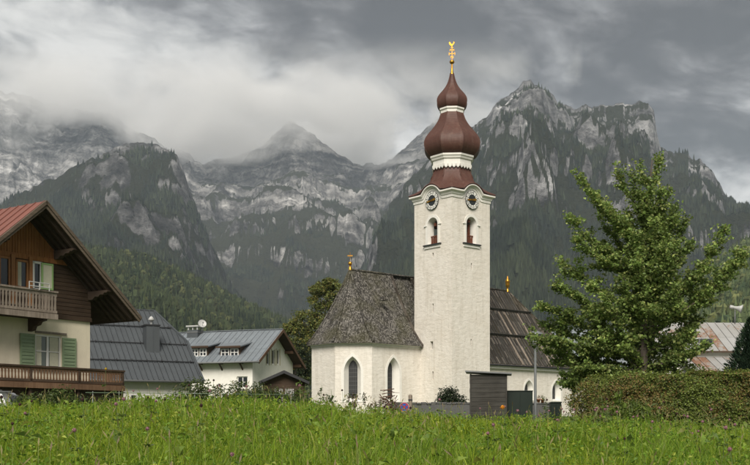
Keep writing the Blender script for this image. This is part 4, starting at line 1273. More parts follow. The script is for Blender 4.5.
# ground floor window
c = hmb(); fw = 0.07; xm = (wxl + wxr) / 2
for (a, b) in (((wxl, wz0), (wxl + fw, wz1)), ((wxr - fw, wz0), (wxr, wz1)), ((xm - 0.05, wz0), (xm + 0.05, wz1))): c.box((a[0], 0.06, a[1]), (b[0], 0.14, b[1]))
c.box((wxl, 0.061, wz0), (wxr, 0.139, wz0 + fw)); c.box((wxl, 0.061, wz1 - fw), (wxr, 0.139, wz1)); c.box((wxl, 0.065, (wz0 + wz1) / 2 - 0.02), (wxr, 0.13, (wz0 + wz1) / 2 + 0.02))
w = c.build('window', MT['wframe'], house)
c = hmb(); c.box((wxl + 0.04, 0.10, wz0 + 0.04), (wxr - 0.04, 0.11, wz1 - 0.04)); c.build('pane', mat_glass('pale_glass', (0.12, 0.14, 0.12), 0.15), w)
for (xa, xb) in ((wxl + 0.1, wxl + (xm - wxl) * 0.55), (xm + 0.12, xm + (wxr - xm) * 0.6), (wxr - 0.35, wxr - 0.1)):
    c = hmb(); n = 10; vs = []
    for i in range(n + 1): vs += [(xa + (xb - xa) * i / n, 0.094 - 0.004 * math.sin(i * 2.1), wz0 + 0.1), (xa + (xb - xa) * i / n, 0.094 - 0.004 * math.sin(i * 2.1), wz1 - 0.08)]
    c.add(vs, [(2 * i, 2 * i + 2, 2 * i + 3, 2 * i + 1) for i in range(n)]); c.build('curtain', MT['curtain'], w)
c = hmb(); lx0, lz = hs(35, 331, 0); lx1, _ = hs(66, 331, 0); c.box((lx0, -0.06, wz1 + 0.04), (lx1, 0.0, wz1 + 0.13)); c.build('lintel_board', MT['greywood'], house)
c = hmb(); c.box((wxl - 0.05, -0.12, wz0 - 0.08), (wxr + 0.05, 0.05, wz0 - 0.01)); c.build('window_sill', MT['greywood'], house)
# balconies
def balcony(o, px_end, py_top_end, py_floor_end, xleft, matb, mat_rail, step, gapw, name, end_post=True, cut=True):
    xe, zt = hs(px_end, py_top_end, o); zf = hs(px_end, py_floor_end, o)[1]
    c = hmb(); c.box((xleft, -o, zf - 0.10), (xe, 0.02, zf)); b = c.build(name, MT['soffit'], house)
    c = hmb(); c.box((xleft, -o - 0.05, zt - 0.07), (xe + 0.03, -o + 0.09, zt)); c.build('handrail', mat_rail, b)
    c = hmb(); c.box((xleft, -o - 0.02, zf + 0.10), (xe, -o + 0.05, zf + 0.20)); c.build('bottom_rail', mat_rail, b)
    c = hmb(); c.box((xleft, -o - 0.06, zf - 0.16), (xe + 0.01, -o - 0.003, zf + 0.06)); c.build('fascia_board', matb, b)
    c = hmb(); c.box((xe - 0.02, -o, zt - 0.065), (xe + 0.07, 0.0, zt - 0.002)); c.build('handrail', mat_rail, b)
    # fretsawn baluster boards: narrow waist between two wide ends
    hgt = zt - 0.07 - (zf + 0.02)
    w = step - gapw
    def shp():
        m = MB(); a = w / 2; k = a + gapw * 0.46; hh = hgt
        pts = [(-k, 0), (k, 0), (k, hh * 0.16), (a * 0.72, hh * 0.22), (a, hh * 0.30), (a * 0.62, hh * 0.46), (a * 0.62, hh * 0.58), (a, hh * 0.72), (a * 0.72, hh * 0.80), (k, hh * 0.86), (k, hh), (-k, hh), (-k, hh * 0.86), (-a * 0.72, hh * 0.80), (-a, hh * 0.72), (-a * 0.62, hh * 0.58), (-a * 0.62, hh * 0.46), (-a, hh * 0.30), (-a * 0.72, hh * 0.22), (-k, hh * 0.16)]
        m.prism([(p[0], 0, p[1]) for p in pts], (0, 0.03, 0))
        return m
    first = shp().build('baluster', matb, b)
    n = int((xe - xleft) / step); k = 0
    for i in range(n):
        ob = first if k == 0 else link('baluster', first.data, None, b)
        ob.location = (xe - step * (i + 0.5), -o + 0.001, zf + 0.02 - HG); k += 1
    ns = int(o / step)
    for i in range(ns):
        ob = link('baluster', first.data, None, b); ob.location = (xe - 0.02, -o + step * (i + 0.7), zf + 0.02 - HG); ob.rotation_euler = (0, 0, math.pi / 2)
    return b, xe, zt, zf
b1, bx, bt, bf = balcony(1.1, 57, 291.5, 316, -HWID + 0.2, MT['greywood'], MT['greywood'], 0.155, 0.055, 'upper_balcony')
for xx in (bx - 0.5, bx - 2.7, bx - 4.8):                # carved brackets
    c = hmb(); c.prism([(xx - 0.09, 0.0, bf - 0.10), (xx - 0.09, -1.05, bf - 0.10), (xx - 0.09, -1.0, bf - 0.22), (xx - 0.09, -0.72, bf - 0.26), (xx - 0.09, -0.62, bf - 0.38), (xx - 0.09, -0.38, bf - 0.42), (xx - 0.09, -0.28, bf - 0.58), (xx - 0.09, 0.0, bf - 0.62)], (0.18, 0, 0)); c.build('bracket', MT['darkwood'], b1)
c = hmb()                                                 # metal flower-box holder on the rail
xa, za = hs(29, 283, 1.2); xb, _ = hs(49, 283, 1.2)
for z in (bt + 0.08, bt + 0.24): c.tube([(xa, -1.22, z), (xb, -1.22, z)], 0.02, 6)
for x in (xa, (xa + xb) / 2, xb): c.tube([(x, -1.22, bt - 0.05), (x, -1.22, bt + 0.25)], 0.02, 6)
c.build('flower_box_holder', MT['dish'], b1)
b2, tx2, tt2, tf2 = balcony(1.7, 124, 370.5, 387.5, -HWID - 0.5, mat_wood('brown_balusters', (0.12, 0.065, 0.036), (0.23, 0.14, 0.085), 1.0, 'z'), MT['darkwood'], 0.15, 0.06, 'terrace_balcony')
for i in range(4):
    xx = tx2 - 0.06 - i * 2.35
    c = hmb(); c.box((xx - 0.06, -1.66, HG - 0.3), (xx + 0.06, -1.54, tf2)); c.build('post', MT['darkwood'], b2)
    c = hmb(); c.box((xx - 0.05, -1.72, tf2), (xx + 0.05, -1.66, tt2 - 0.07)); c.build('post', MT['darkwood'], b2)
c = hmb(); c.box((-HWID - 0.4, -1.5, HG - 0.2), (0.3, -1.42, tf2 - 0.12)); c.build('skirt_boards', MT['darkwood'], b2)

# ================================================================== roofs made of sheet panels
def clip_poly(poly, a, b):
    """keep the part of the 2-D polygon left of line a->b"""
    out = []; n = len(poly)
    def side(p): return (b[0] - a[0]) * (p[1] - a[1]) - (b[1] - a[1]) * (p[0] - a[0])
    for i in range(n):
        p, q = poly[i], poly[(i + 1) % n]; sp, sq = side(p), side(q)
        if sp >= 0: out.append(p)
        if (sp >= 0) != (sq >= 0):
            t = sp / (sp - sq); out.append((p[0] + (q[0] - p[0]) * t, p[1] + (q[1] - p[1]) * t))
    return out
def paneled_plane(mk, o, eu, ev, outline, pw, bands, mat, parent, lap=0.025, seam=0.045, u0=None):
    """convex roof plane (2-D outline in metres along eu, up the slope ev) covered in standing-seam panels, one object each"""
    o, eu, ev = Vector(o), Vector(eu).normalized(), Vector(ev).normalized(); nrm = eu.cross(ev).normalized()
    if nrm.z < 0: nrm = -nrm
    us = [p[0] for p in outline]; u = (min(us) if u0 is None else u0)
    area2 = sum(outline[i][0] * outline[(i + 1) % len(outline)][1] - outline[(i + 1) % len(outline)][0] * outline[i][1] for i in range(len(outline)))
    ol = outline if area2 > 0 else outline[::-1]
    while u < max(us):
        for k in range(len(bands) - 1):
            cell = [(u + 0.006, bands[k] - 0.04), (u + pw - 0.006, bands[k] - 0.04), (u + pw - 0.006, bands[k + 1]), (u + 0.006, bands[k + 1])]
            for i in range(len(ol)):
                if cell: cell = clip_poly(cell, ol[i], ol[(i + 1) % len(ol)])
            if not cell or len(cell) < 3: continue
            ar = abs(sum(cell[i][0] * cell[(i + 1) % len(cell)][1] - cell[(i + 1) % len(cell)][0] * cell[i][1] for i in range(len(cell)))) / 2
            if ar < 0.02: continue
            m = mk(); lift = nrm * (0.004 + lap * (0.5 if k % 2 else 0))
            m.prism([o + eu * p[0] + ev * p[1] + lift for p in cell], nrm * 0.012)
            rib = clip_poly(clip_poly([p for p in cell], (u + 0.055, bands[k] - 1), (u + 0.055, bands[k + 1] + 1)), (0, -1e3), (0, -1e3 + 1)) if False else None
            lft = [p for p in cell]
            lft = clip_poly(lft, (u + 0.05, -1), (u + 0.05, 1e3))
            if lft and len(lft) >= 3: m.prism([o + eu * p[0] + ev * p[1] + lift for p in lft], nrm * (0.012 + seam))
            m.build('roof_panel', mat, parent)
        u += pw

# ================================================================== grey barn
BG = -0.1
bd = Vector((0.48, -0.877)).normalized(); be = Vector((-bd.y, bd.x))
BD = 60.0
BC = Vector(((203.5 - CX) / F * BD, BD)); bz = (HZ - 381.5) / F * BD
barn = empty('grey_barn', (BC.x, BC.y, BG), math.atan2(be.y, be.x))
tag(barn, 'low building under a big slate grey sheet metal roof behind the timber house', 'barn')
def bmb(): return MB(-BG)
BK, BP = 5.3, math.tan(R(40.5))
sec = 1 / math.cos(R(40.5))
BL = 14.0                                                # length to the left
hipv = 2.9                                                # height (along plan) where the half hip starts
hipm = 1.35
c = bmb()
ov_ = 0.55
c.box((-BL, ov_, BG - 0.3), (-ov_, 2 * BK - ov_, bz + 0.05))
c.prism([(-ov_ - 0.02, ov_, bz + 0.04), (-ov_ - 0.02, 2 * BK - ov_, bz + 0.04), (-ov_ - 0.02, 2 * BK - hipv - 0.1, bz + (hipv - 0.15) * BP), (-ov_ - 0.02, hipv + 0.1, bz + (hipv - 0.15) * BP)], (-0.25, 0, 0))
c.build('wall', MT['white'], barn)
A_, B_, C_, D_ = Vector((0, 0, bz)), Vector((0, hipv, bz + hipv * BP)), Vector((-hipm, BK, bz + BK * BP)), Vector((-BL, BK, bz + BK * BP)); E_ = Vector((-BL, 0, bz))
F_, G_, H_ = Vector((0, 2 * BK, bz)), Vector((0, 2 * BK - hipv, bz + hipv * BP)), Vector((-BL, 2 * BK, bz))
def slab(mk, pts, th, name, mat, parent):
    c = mk(); c.prism(pts, Vector((0, 0, -th))); return c.build(name, mat, parent)
r1_ = slab(bmb, [A_, B_, C_, D_, E_], 0.10, 'roof', MT['dark_metal'], barn)
r2_ = slab(bmb, [F_, G_, C_, D_, H_][::-1], 0.10, 'roof', MT['slate_metal'], barn)
r3_ = slab(bmb, [B_, G_, C_], 0.10, 'hip_end', MT['slate_metal'], barn)
outl = [(0, 0), (0, hipv * sec), (-hipm, BK * sec), (-BL, BK * sec), (-BL, 0)]
paneled_plane(bmb, A_, (1, 0, 0), (0, 1, BP), [(x, y) for x, y in outl], 0.31, [0.0, 1.78, 3.5, 5.2, BK * sec], MT['slate_metal'], r1_, u0=-10.4, seam=0.05)
evb = Vector((0, 1, BP)).normalized(); nb_ = Vector((0, -BP, 1)).normalized()
for f_ in (1.72, 3.44, 5.14):
    c = bmb(); p = A_ + evb * f_ + nb_ * 0.10
    xe = -0.15 if f_ < hipv * sec else -0.15 - hipm * (f_ - hipv * sec) / ((BK - hipv) * sec)
    c.tube([p + Vector((-10.2, 0, 0)), p + Vector((xe, 0, 0))], 0.03, 6)
    for i in range(12):
        x = -10 + i * (10 + xe - 0.2) / 11
        c.obox(p + Vector((x, 0, 0)) - nb_ * 0.12, Vector((0.05, 0, 0)), evb * 0.16, nb_ * 0.12)
    c.build('snow_guard', MT['dark_metal'], r1_)
c = bmb(); c.tube([A_ + Vector((0, -0.06, -0.05)), E_ + Vector((0, -0.06, -0.05))], 0.07, 8); c.build('gutter', MT['zinc'], barn, True)
for (p, q) in ((A_, B_), (B_, C_), (C_, D_)):
    c = bmb(); c.beam(p + Zv * 0.06, q + Zv * 0.06, 0.14, 0.06); c.build('verge_flashing', MT['slate_metal'], r1_)
# chimney clad in sheet metal with a cowl
def on_barn(px, py):
    """pixel -> local point on the front roof plane"""
    d = Vector(((px - CX) / F, 1, (HZ - py) / F))
    dl = Vector((d.xy.dot(be), d.xy.dot(-bd), d.z)); ol = Vector((-BC.dot(be), -BC.dot(-bd), 0))
    n = Vector((0, -BP, 1)); t = n.dot(A_ - ol) / n.dot(dl)
    return ol + dl * t
q = on_barn(153, 353)
c = bmb(); c.box((q.x - 0.40, q.y - 0.02, q.z - 0.05), (q.x + 0.40, q.y + 0.75, q.z + 1.62)); cho = c.build('chimney', MT['slate_metal'], barn)
c = bmb(); c.box((q.x - 0.44, q.y - 0.06, q.z + 1.6), (q.x + 0.44, q.y + 0.79, q.z + 1.68)); c.build('chimney_cap', MT['dark_metal'], cho)
c = bmb(); c.box((q.x - 0.02, q.y - 0.045, q.z), (q.x + 0.02, q.y - 0.02, q.z + 1.6)); c.build('seam', MT['slate_metal'], cho)
c = bmb(); c.lathe([(0.05, q.z + 1.66), (0.05, q.z + 1.9), (0.13, q.z + 1.92), (0.19, q.z + 2.0), (0.09, q.z + 2.14), (0.02, q.z + 2.2)], 12, c=(q.x, q.y + 0.35)); c.build('cowl', MT['dish'], cho, True)
# low wall windows
for (px0, px1) in ((130, 136), (143.5, 150)):
    for_x = []
    for px_ in (px0, px1):
        k = (px_ - CX) / F; P = BC - bd * ov_; s = (k * P.y - P.x) / (be.x - k * be.y); for_x.append(s)
    c = bmb(); c.box((for_x[0], ov_ - 0.05, 1.1), (for_x[1], ov_ - 0.005, 1.75)); w = c.build('window', MT['wframe'], barn)
    c = bmb(); c.box((for_x[0] + 0.06, ov_ - 0.06, 1.16), (for_x[1] - 0.06, ov_ - 0.052, 1.69)); c.build('pane', MT['glass'], w)

# ================================================================== white house with dormers
WG = 0.2
we = Vector((0.94, -0.34)).normalized(); wg = Vector((-we.y, we.x))     # along the eave (towards right, nearer), inward
WD = 84.0
WC = Vector(((258.5 - CX) / F * WD, WD)); wz = (HZ - 361.0) / F * WD
whouse = empty('white_house', (WC.x, WC.y, WG), math.atan2(we.y, we.x))
tag(whouse, 'white rendered house with pale grey sheet roof, two dormers and three slim gable windows', 'house')
def wmb(): return MB(-WG)
def ws(px, py, y):
    """pixel on local plane y = const (along the eave)"""
    k = (px - CX) / F; P = WC + wg * y; s = (k * P.y - P.x) / (we.x - k * we.y)
    return s, (HZ - py) / F * (P.y + we.y * s)
def wgx(px, py, x):
    """pixel on local plane x = const (gable): -> (y, z)"""
    k = (px - CX) / F; P = WC + we * x; s = (k * P.y - P.x) / (wg.x - k * wg.y)
    return s, (HZ - py) / F * (P.y + wg.y * s)
gy_, gz_ = wgx(283, 329.5, 0.0)                           # gable apex in the verge plane
WH = gy_; WP = (gz_ - wz) / WH; WL = 11.5
gov, eov = 0.9, 0.7                                        # gable and eave overhang
wy0 = eov; wy1 = 2 * WH - eov
ez = wz + eov * WP * 0.0
# walls
gwin = []
for pxa, pxb in ((266.3, 269.3), (271.6, 274.8), (276.8, 279.6)):
    y0, z1 = wgx(pxa, 349.5, -gov); y1, z0 = wgx(pxb, 364.5, -gov); gwin.append((y0, y1, z0, z1))
c = wmb()
Xg, Ng = Vector((0, 1, 0)), Vector((1, 0, 0))
zt = gz_ - 0.15
holes = [[(a, z0), (b, z0), (b, z1), (a, z1)] for (a, b, z0, z1) in gwin]
c.face_holes((-gov, 0, 0), Xg, Ng, [(wy0, WG - 0.3), (wy1, WG - 0.3), (wy1, wz + eov * WP - 0.12), (WH, zt), (wy0, wz + eov * WP - 0.12)], holes)
for h in holes: c.loft((-gov, 0, 0), Xg, Ng, h, 0, h, -0.18)
lw = []
for (pxa, pxb) in ((237, 247.5), (259, 0)):
    if pxb: lw.append((ws(pxa, 378, wy0)[0], ws(pxb, 378, wy0)[0], ws(pxa, 388, wy0)[1], ws(pxa, 376.5, wy0)[1]))
lw.append((lw[0][0] + 2.0, lw[0][1] + 2.0, lw[0][2], lw[0][3]))
lw = [l for l in lw if l[1] < -gov - 0.2]
holes = [[(a, z0), (b, z0), (b, z1), (a, z1)] for (a, b, z0, z1) in lw]
c.face_holes((0, wy0, 0), Vector((1, 0, 0)), Vector((0, -1, 0)), [(-WL, WG - 0.3), (-gov, WG - 0.3), (-gov, wz + eov * WP - 0.1), (-WL, wz + eov * WP - 0.1)], holes)
for h in holes: c.loft((0, wy0, 0), Vector((1, 0, 0)), Vector((0, -1, 0)), h, 0, h, -0.18)
c.box((-WL, wy1 - 0.25, WG - 0.3), (-gov - 0.01, wy1, wz + eov * WP - 0.12)); c.box((-WL - 0.02, wy0 + 0.01, WG - 0.3), (-WL + 0.2, wy1 - 0.26, wz + eov * WP))
c.build('wall', MT['white'], whouse)
for (a, b, z0, z1) in gwin:
    c = wmb(); f = 0.06; x0, x1 = -gov - 0.15, -gov - 0.08
    c.box((x0, a, z0), (x1, a + f, z1)); c.box((x0, b - f, z0), (x1, b, z1)); c.box((x0 + 0.001, a, z0), (x1 - 0.001, b, z0 + f)); c.box((x0 + 0.001, a, z1 - f), (x1 - 0.001, b, z1))
    w = c.build('window', MT['wframe'], whouse); c = wmb(); c.box((x0 + 0.02, a + 0.02, z0 + 0.02), (x0 + 0.03, b - 0.02, z1 - 0.02)); c.build('pane', mat_glass('gable_pane', (0.04, 0.045, 0.045), 0.2) if 'GP' not in globals() else GP, w)
    c = wmb(); c.box((-gov - 0.02, a - 0.09, z0 - 0.09), (-gov + 0.03, a - 0.005, z1 + 0.09)); c.box((-gov - 0.02, b + 0.005, z0 - 0.09), (-gov + 0.03, b + 0.09, z1 + 0.09)); c.build('surround', mat_simple('ochre_surround', (0.42, 0.38, 0.24), 0.9) if 'OS' not in globals() else OS, w)
    GP = bpy.data.materials['gable_pane']; OS = bpy.data.materials['ochre_surround']
def small_window(mk, a, b, z0, z1, y, par, cross=True):
    """casement in a wall facing -y"""
    c = mk(); f = 0.07
    c.box((a, y, z0), (a + f, y + 0.07, z1)); c.box((b - f, y, z0), (b, y + 0.07, z1)); c.box((a, y + 0.001, z0), (b, y + 0.069, z0 + f)); c.box((a, y + 0.001, z1 - f), (b, y + 0.069, z1))
    m_ = (a + b) / 2; c.box((m_ - 0.035, y + 0.003, z0), (m_ + 0.035, y + 0.066, z1))
    if cross: c.box((a, y + 0.005, (z0 + z1) / 2 - 0.025), (b, y + 0.064, (z0 + z1) / 2 + 0.025))
    w = c.build('window', MT['wframe'], par)
    c = mk(); c.box((a + 0.03, y + 0.03, z0 + 0.03), (b - 0.03, y + 0.04, z1 - 0.03)); c.build('pane', MT['glass'], w)
    return w
for (a, b, z0, z1) in lw: small_window(wmb, a, b, z0, z1, wy0 + 0.1, whouse)
# roof
wsec = math.sqrt(1 + WP * WP)
pA, pB, pC, pD = Vector((0, 0, wz)), Vector((0, WH, gz_)), Vector((-WL - 0.6, WH, gz_)), Vector((-WL - 0.6, 0, wz))
rA = slab(wmb, [pA, pB, pC, pD], 0.14, 'roof', MT['darkwood'], whouse)
pE, pF_ = Vector((0, 2 * WH, wz)), Vector((-WL - 0.6, 2 * WH, wz))
rB = slab(wmb, [pE, pB, pC, pF_][::-1], 0.14, 'roof', MT['darkwood'], whouse)
paneled_plane(wmb, pA, (1, 0, 0), (0, 1, WP), [(0.03, 0), (0.03, WH * wsec), (-WL - 0.6, WH * wsec), (-WL - 0.6, 0)], 0.52, [0, 2.1, 4.1, WH * wsec], MT['light_metal'], rA, u0=-WL - 0.6)
c = wmb(); c.prism([pE + Zv * 0.02, pB + Zv * 0.02, pC + Zv * 0.02, pF_ + Zv * 0.02], (0, 0, 0.02)); c.build('roof_sheet', MT['light_metal'], rB)
for (p, q) in ((pA, pB), (pE, pB)):
    d = (q - p); c = wmb(); c.obox(p + Vector((0.02, 0, -0.24)), d, Vector((0.05, 0, 0)), Zv * 0.28); c.build('bargeboard', mat_wood('brown_bargeboard', (0.09, 0.05, 0.03), (0.15, 0.09, 0.055)) if 'BB' not in globals() else BB, rA); BB = bpy.data.materials['brown_bargeboard']
for (yy, zz) in ((0.6, 0), (WH * 0.5, 0), (WH, 0), (WH * 1.5, 0), (2 * WH - 0.6, 0)):
    z = wz + WP * (WH - abs(yy - WH)); c = wmb(); c.box((-gov - 0.1, yy - 0.1, z - 0.42), (-0.12, yy + 0.1, z - 0.17)); c.build('purlin', BB, rA)
for i in range(5):
    x = -gov - 0.9 - i * 1.9; c = wmb(); c.box((x - 0.07, 0.1, wz - 0.16), (x + 0.07, wy0 + 0.1, wz + 0.0)); c.beam((x, 0.15, wz - 0.12), (x, wy0 + 0.02, wz - 0.65), 0.1, 0.1); c.build('bracket', MT['darkwood'], whouse)
c = wmb(); c.tube([(0.1, -0.07, wz - 0.06), (-WL - 0.6, -0.07, wz - 0.06)], 0.07, 8); c.build('gutter', MT['zinc'], whouse, True)
c = wmb(); c.beam(pB + Zv * 0.06, pC + Zv * 0.06, 0.25, 0.05); c.build('ridge_flashing', MT['light_metal'], rA)
# dormers
for (pxl, pxr) in ((190.5, 208), (220, 240)):
    yf = WH * 0.20
    for _ in range(3):
        x0, zt_ = ws(pxl, 346.5, yf); x1, zb_ = ws(pxr, 356.0, yf)
    zr = wz + WP * yf
    d = wmb(); d.box((x0, yf, zr - 0.2), (x1, yf + 0.12, zt_ - 0.08))
    yb = (zt_ + 0.25 - wz) / WP
    d.prism([(x0 + 0.02, yf + 0.1, zr - 0.15), (x0 + 0.02, yf + 0.1, zt_ - 0.05), (x0 + 0.02, yb, zt_ + 0.15), ], (0.1, 0, 0)); d.prism([(x1 - 0.12, yf + 0.1, zr - 0.15), (x1 - 0.12, yf + 0.1, zt_ - 0.05), (x1 - 0.12, yb, zt_ + 0.15)], (0.1, 0, 0))
    do = d.build('dormer', MT['darkwood'], whouse)
    d = wmb(); d.prism([(x0 - 0.22, yf - 0.35, zt_ - 0.12), (x1 + 0.22, yf - 0.35, zt_ - 0.12), (x1 + 0.22, yb + 0.5, zt_ + 0.42), (x0 - 0.22, yb + 0.5, zt_ + 0.42)], (0, 0, 0.10)); d.build('dormer_roof', MT['light_metal'], do)
    d = wmb(); d.box((x0 - 0.22, yf - 0.40, zt_ - 0.16), (x1 + 0.22, yf - 0.352, zt_ + 0.0)); d.build('fascia_board', MT['darkwood'], do)
    xm = (x0 + x1) / 2
    for (a, b) in ((x0 + 0.12, xm - 0.06), (xm + 0.06, x1 - 0.12)): small_window(wmb, a, b, zb_ - 0.02, zt_ - 0.2, yf - 0.06, do)
# chimney and satellite dish
xx, zz = ws(196.5, 331, WH - 0.2)
c = wmb(); c.box((xx - 0.55, WH - 0.9, gz_ - 0.9), (xx + 0.5, WH + 0.1, gz_ + 0.15)); ch = c.build('chimney', MT['slate_metal'], whouse)
c = wmb(); c.box((xx - 0.62, WH - 0.97, gz_ + 0.42), (xx + 0.57, WH + 0.17, gz_ + 0.54)); c.build('chimney_cap', MT['dish'], ch)
for (a, b) in ((-0.5, -0.85), (0.38, -0.85), (-0.5, 0.0), (0.38, 0.0), (-0.06, -0.85)):
    c = wmb(); c.box((xx + a, WH + b, gz_ + 0.152), (xx + a + 0.1, WH + b + 0.1, gz_ + 0.418)); c.build('chimney_pier', MT['dish'], ch)
c = wmb(); c.box((xx - 0.58, WH - 0.93, gz_ - 0.1), (xx + 0.53, WH + 0.13, gz_ + 0.0)); c.build('flashing', MT['zinc'], ch)
dish = empty('satellite_dish', (0, 0, 0)); dx_, dz_ = ws(202.0, 324.5, WH - 0.3)
Wm = Matrix.Rotation(math.atan2(we.y, we.x), 4, 'Z'); Wm.translation = (WC.x, WC.y, WG)
wp = Wm @ Vector((dx_, WH - 0.3, gz_ - WG - 0.1))
dish.location = wp
tag(dish, 'round white satellite dish on a mast beside the white house chimney', 'satellite dish')
c = MB(); c.tube([(0, 0, -0.2), (0, 0, 0.75)], 0.03, 8); c.build('mast', MT['zinc'], dish, True)
c = MB(); rr_ = 0.37
rings_ = [(rr_ * f_, -0.10 * (1 - f_ * f_)) for f_ in (0.02, 0.35, 0.65, 0.88, 1.0)]
n = 20; nv_ = Vector((0.35, -0.85, 0.35)).normalized(); ux = nv_.cross(Zv).normalized(); uz = ux.cross(nv_)
for sgn, off in ((1, 0.0), (-1, -0.02)):
    vs = [Vector((0, 0, 0.8)) + nv_ * (0.12 + d_ + off) + ux * (r_ * math.cos(2 * math.pi * k / n)) + uz * (r_ * math.sin(2 * math.pi * k / n)) for r_, d_ in rings_ for k in range(n)]
    c.add(vs, [(i * n + k, i * n + (k + 1) % n, (i + 1) * n + (k + 1) % n, (i + 1) * n + k) for i in range(len(rings_) - 1) for k in range(n)])
c.build('reflector', MT['dish'], dish, True)
c = MB(); c.tube([Vector((0, 0, 0.55)), Vector((0, 0, 0.8)) + nv_ * 0.45 - uz * 0.1], 0.015, 6); c.box(Vector((0, 0, 0.8)) + nv_ * 0.45 - Vector((0.04, 0.04, 0.14)), Vector((0, 0, 0.8)) + nv_ * 0.45 + Vector((0.04, 0.04, -0.04))); c.build('receiver_arm', MT['dark_metal'], dish)

# ================================================================== dark garage
GD = 74.0; GG = 0.35
ga = Vector((1.0, 0.10)).normalized(); gb = Vector((-ga.y, ga.x))
GC = Vector(((284 - CX) / F * GD, GD))
gar = empty('garage', (GC.x, GC.y, GG), math.atan2(ga.y, ga.x))
tag(gar, 'dark timber garage with shallow gabled roof and pale slatted doors', 'garage')
def gmb(): return MB(-GG)
def gx_(px): return (px - 284) / F * GD
def gz2(py): return (HZ - py) / F * GD
zt, zl = gz2(372), gz2(381.5); hw = 1.8
c = gmb(); c.prism([(-hw + 0.3, 0, GG - 0.3), (hw - 0.3, 0, GG - 0.3), (hw - 0.3, 0, zl), (0, 0, zt - 0.1), (-hw + 0.3, 0, zl)], (0, 6.0, 0)); c.build('wall', MT['darkwood'], gar)
for sg in (-1, 1):
    c = gmb(); c.prism([(0, -0.5, zt), (sg * hw, -0.5, zl - 0.12), (sg * hw, 6.3, zl - 0.12), (0, 6.3, zt)], (0, 0, 0.09)); g_r = c.build('roof', MT['slate_metal'], gar)
    c = gmb(); c.prism([(0, -0.52, zt + 0.1), (sg * hw, -0.52, zl - 0.02), (sg * hw, -0.52, zl - 0.22), (0, -0.52, zt - 0.12)], (0, -0.04, 0)); c.build('bargeboard', MT['dark_metal'], g_r)
for (a, b) in ((274.5, 283), (285, 294)):
    x0, x1 = gx_(a), gx_(b); n = 6; w_ = (x1 - x0) / n
    c = gmb(); c.box((x0, -0.05, GG), (x1, -0.003, gz2(388.2))); do = c.build('door', MT['darkwood'], gar)
    for i in range(n):
        c = gmb(); c.box((x0 + w_ * i + 0.025, -0.09, GG + 0.05), (x0 + w_ * (i + 1) - 0.025, -0.052, gz2(388.8))); c.build('slat', MT['dish'], do)

# ================================================================== rusty sheet-metal house (right, behind the hedge)
def mat_rusty():
    m, t, out = newmat('rusting_sheet')
    O = coords(t); rnd = t.n('ShaderNodeObjectInfo').outputs['Random']
    n1 = t.noise(O, 0.7, 5, 0.65, 0.5); n2 = t.noise(t.vmath('MULTIPLY', O, (4, 4, 0.8)), 1.5, 5, 0.7)
    f = t.math('ADD', t.math('MULTIPLY', n1, 0.7), t.math('ADD', t.math('MULTIPLY', n2, 0.35), t.math('MULTIPLY', rnd, 0.35)))
    c = t.ramp(f, [(0.45, (0.33, 0.33, 0.325)), (0.78, (0.27, 0.265, 0.25)), (0.86, (0.21, 0.12, 0.075)), (0.97, (0.16, 0.075, 0.045))])
    p = t.n('ShaderNodeBsdfPrincipled', ins={'Base Color': c, 'Roughness': 0.55})
    t.set(out, 0, p); return m
M_rust = mat_rusty()
RD_ = 72.0; RG = 0.0
ra = Vector((1.0, 0.06)).normalized()
RC = Vector(((706 - CX) / F * RD_, RD_))
rh = empty('metal_roof_house', (RC.x, RC.y, RG), math.atan2(ra.y, ra.x))
tag(rh, 'house under a pale sheet metal roof streaked with rust behind the hedge', 'house')
def rmb(): return MB(-RG)
rx0, rx1 = -3.4, 4.5
ez_, rz_ = (HZ - 351) / F * RD_, (HZ - 321.5) / F * (RD_ + 3.0)
c = rmb(); c.box((rx0 + 0.5, 0.4, RG - 0.3), (rx1 - 0.5, 7.5, ez_ + 0.15)); c.build('wall', MT['white'], rh)
c = rmb(); c.prism([(rx0 + 0.5, 0.5, ez_ + 0.1), (rx0 + 0.5, 4.0, rz_ - 0.1), (rx0 + 0.5, 7.4, ez_ + 0.1)], (0.2, 0, 0)); c.build('gable_wall', MT['white'], rh); c = rmb(); c.prism([(rx1 - 0.7, 0.5, ez_ + 0.1), (rx1 - 0.7, 4.0, rz_ - 0.1), (rx1 - 0.7, 7.4, ez_ + 0.1)], (0.2, 0, 0)); c.build('gable_wall', MT['white'], rh)
rp = (rz_ - ez_) / 4.0
q0, q1, q2, q3 = Vector((rx0, 0, ez_)), Vector((rx1, 0, ez_)), Vector((rx1, 4.0, rz_)), Vector((rx0, 4.0, rz_))
rr1 = slab(rmb, [q0, q1, q2, q3], 0.1, 'roof', MT['darkwood'], rh)
rr2 = slab(rmb, [Vector((rx0, 8, ez_)), Vector((rx0, 4.0, rz_)), Vector((rx1, 4.0, rz_)), Vector((rx1, 8, ez_))], 0.1, 'roof', M_rust, rh)
paneled_plane(rmb, q0, (1, 0, 0), (0, 1, rp), [(0, 0), (rx1 - rx0, 0), (rx1 - rx0, 4 * math.hypot(1, rp)), (0, 4 * math.hypot(1, rp))], 0.62, [0, 2.2, 4 * math.hypot(1, rp)], M_rust, rr1)
c = rmb(); c.box((rx0, -2.6, (HZ - 368) / F * RD_ - 0.1), (rx1 - 2.0, 0.3, (HZ - 368) / F * RD_ - 0.1 + 0.0001 + 0.06)) if False else None
pz0, pz1 = (HZ - 371) / F * (RD_ - 2.2), (HZ - 357) / F * RD_
lean = slab(rmb, [Vector((rx0 + 1.6, -2.2, pz0)), Vector((rx1 - 1.5, -2.2, pz0)), Vector((rx1 - 1.5, 0.35, pz1)), Vector((rx0 + 1.6, 0.35, pz1))], 0.08, 'lean_to_roof', MT['darkwood'], rh)
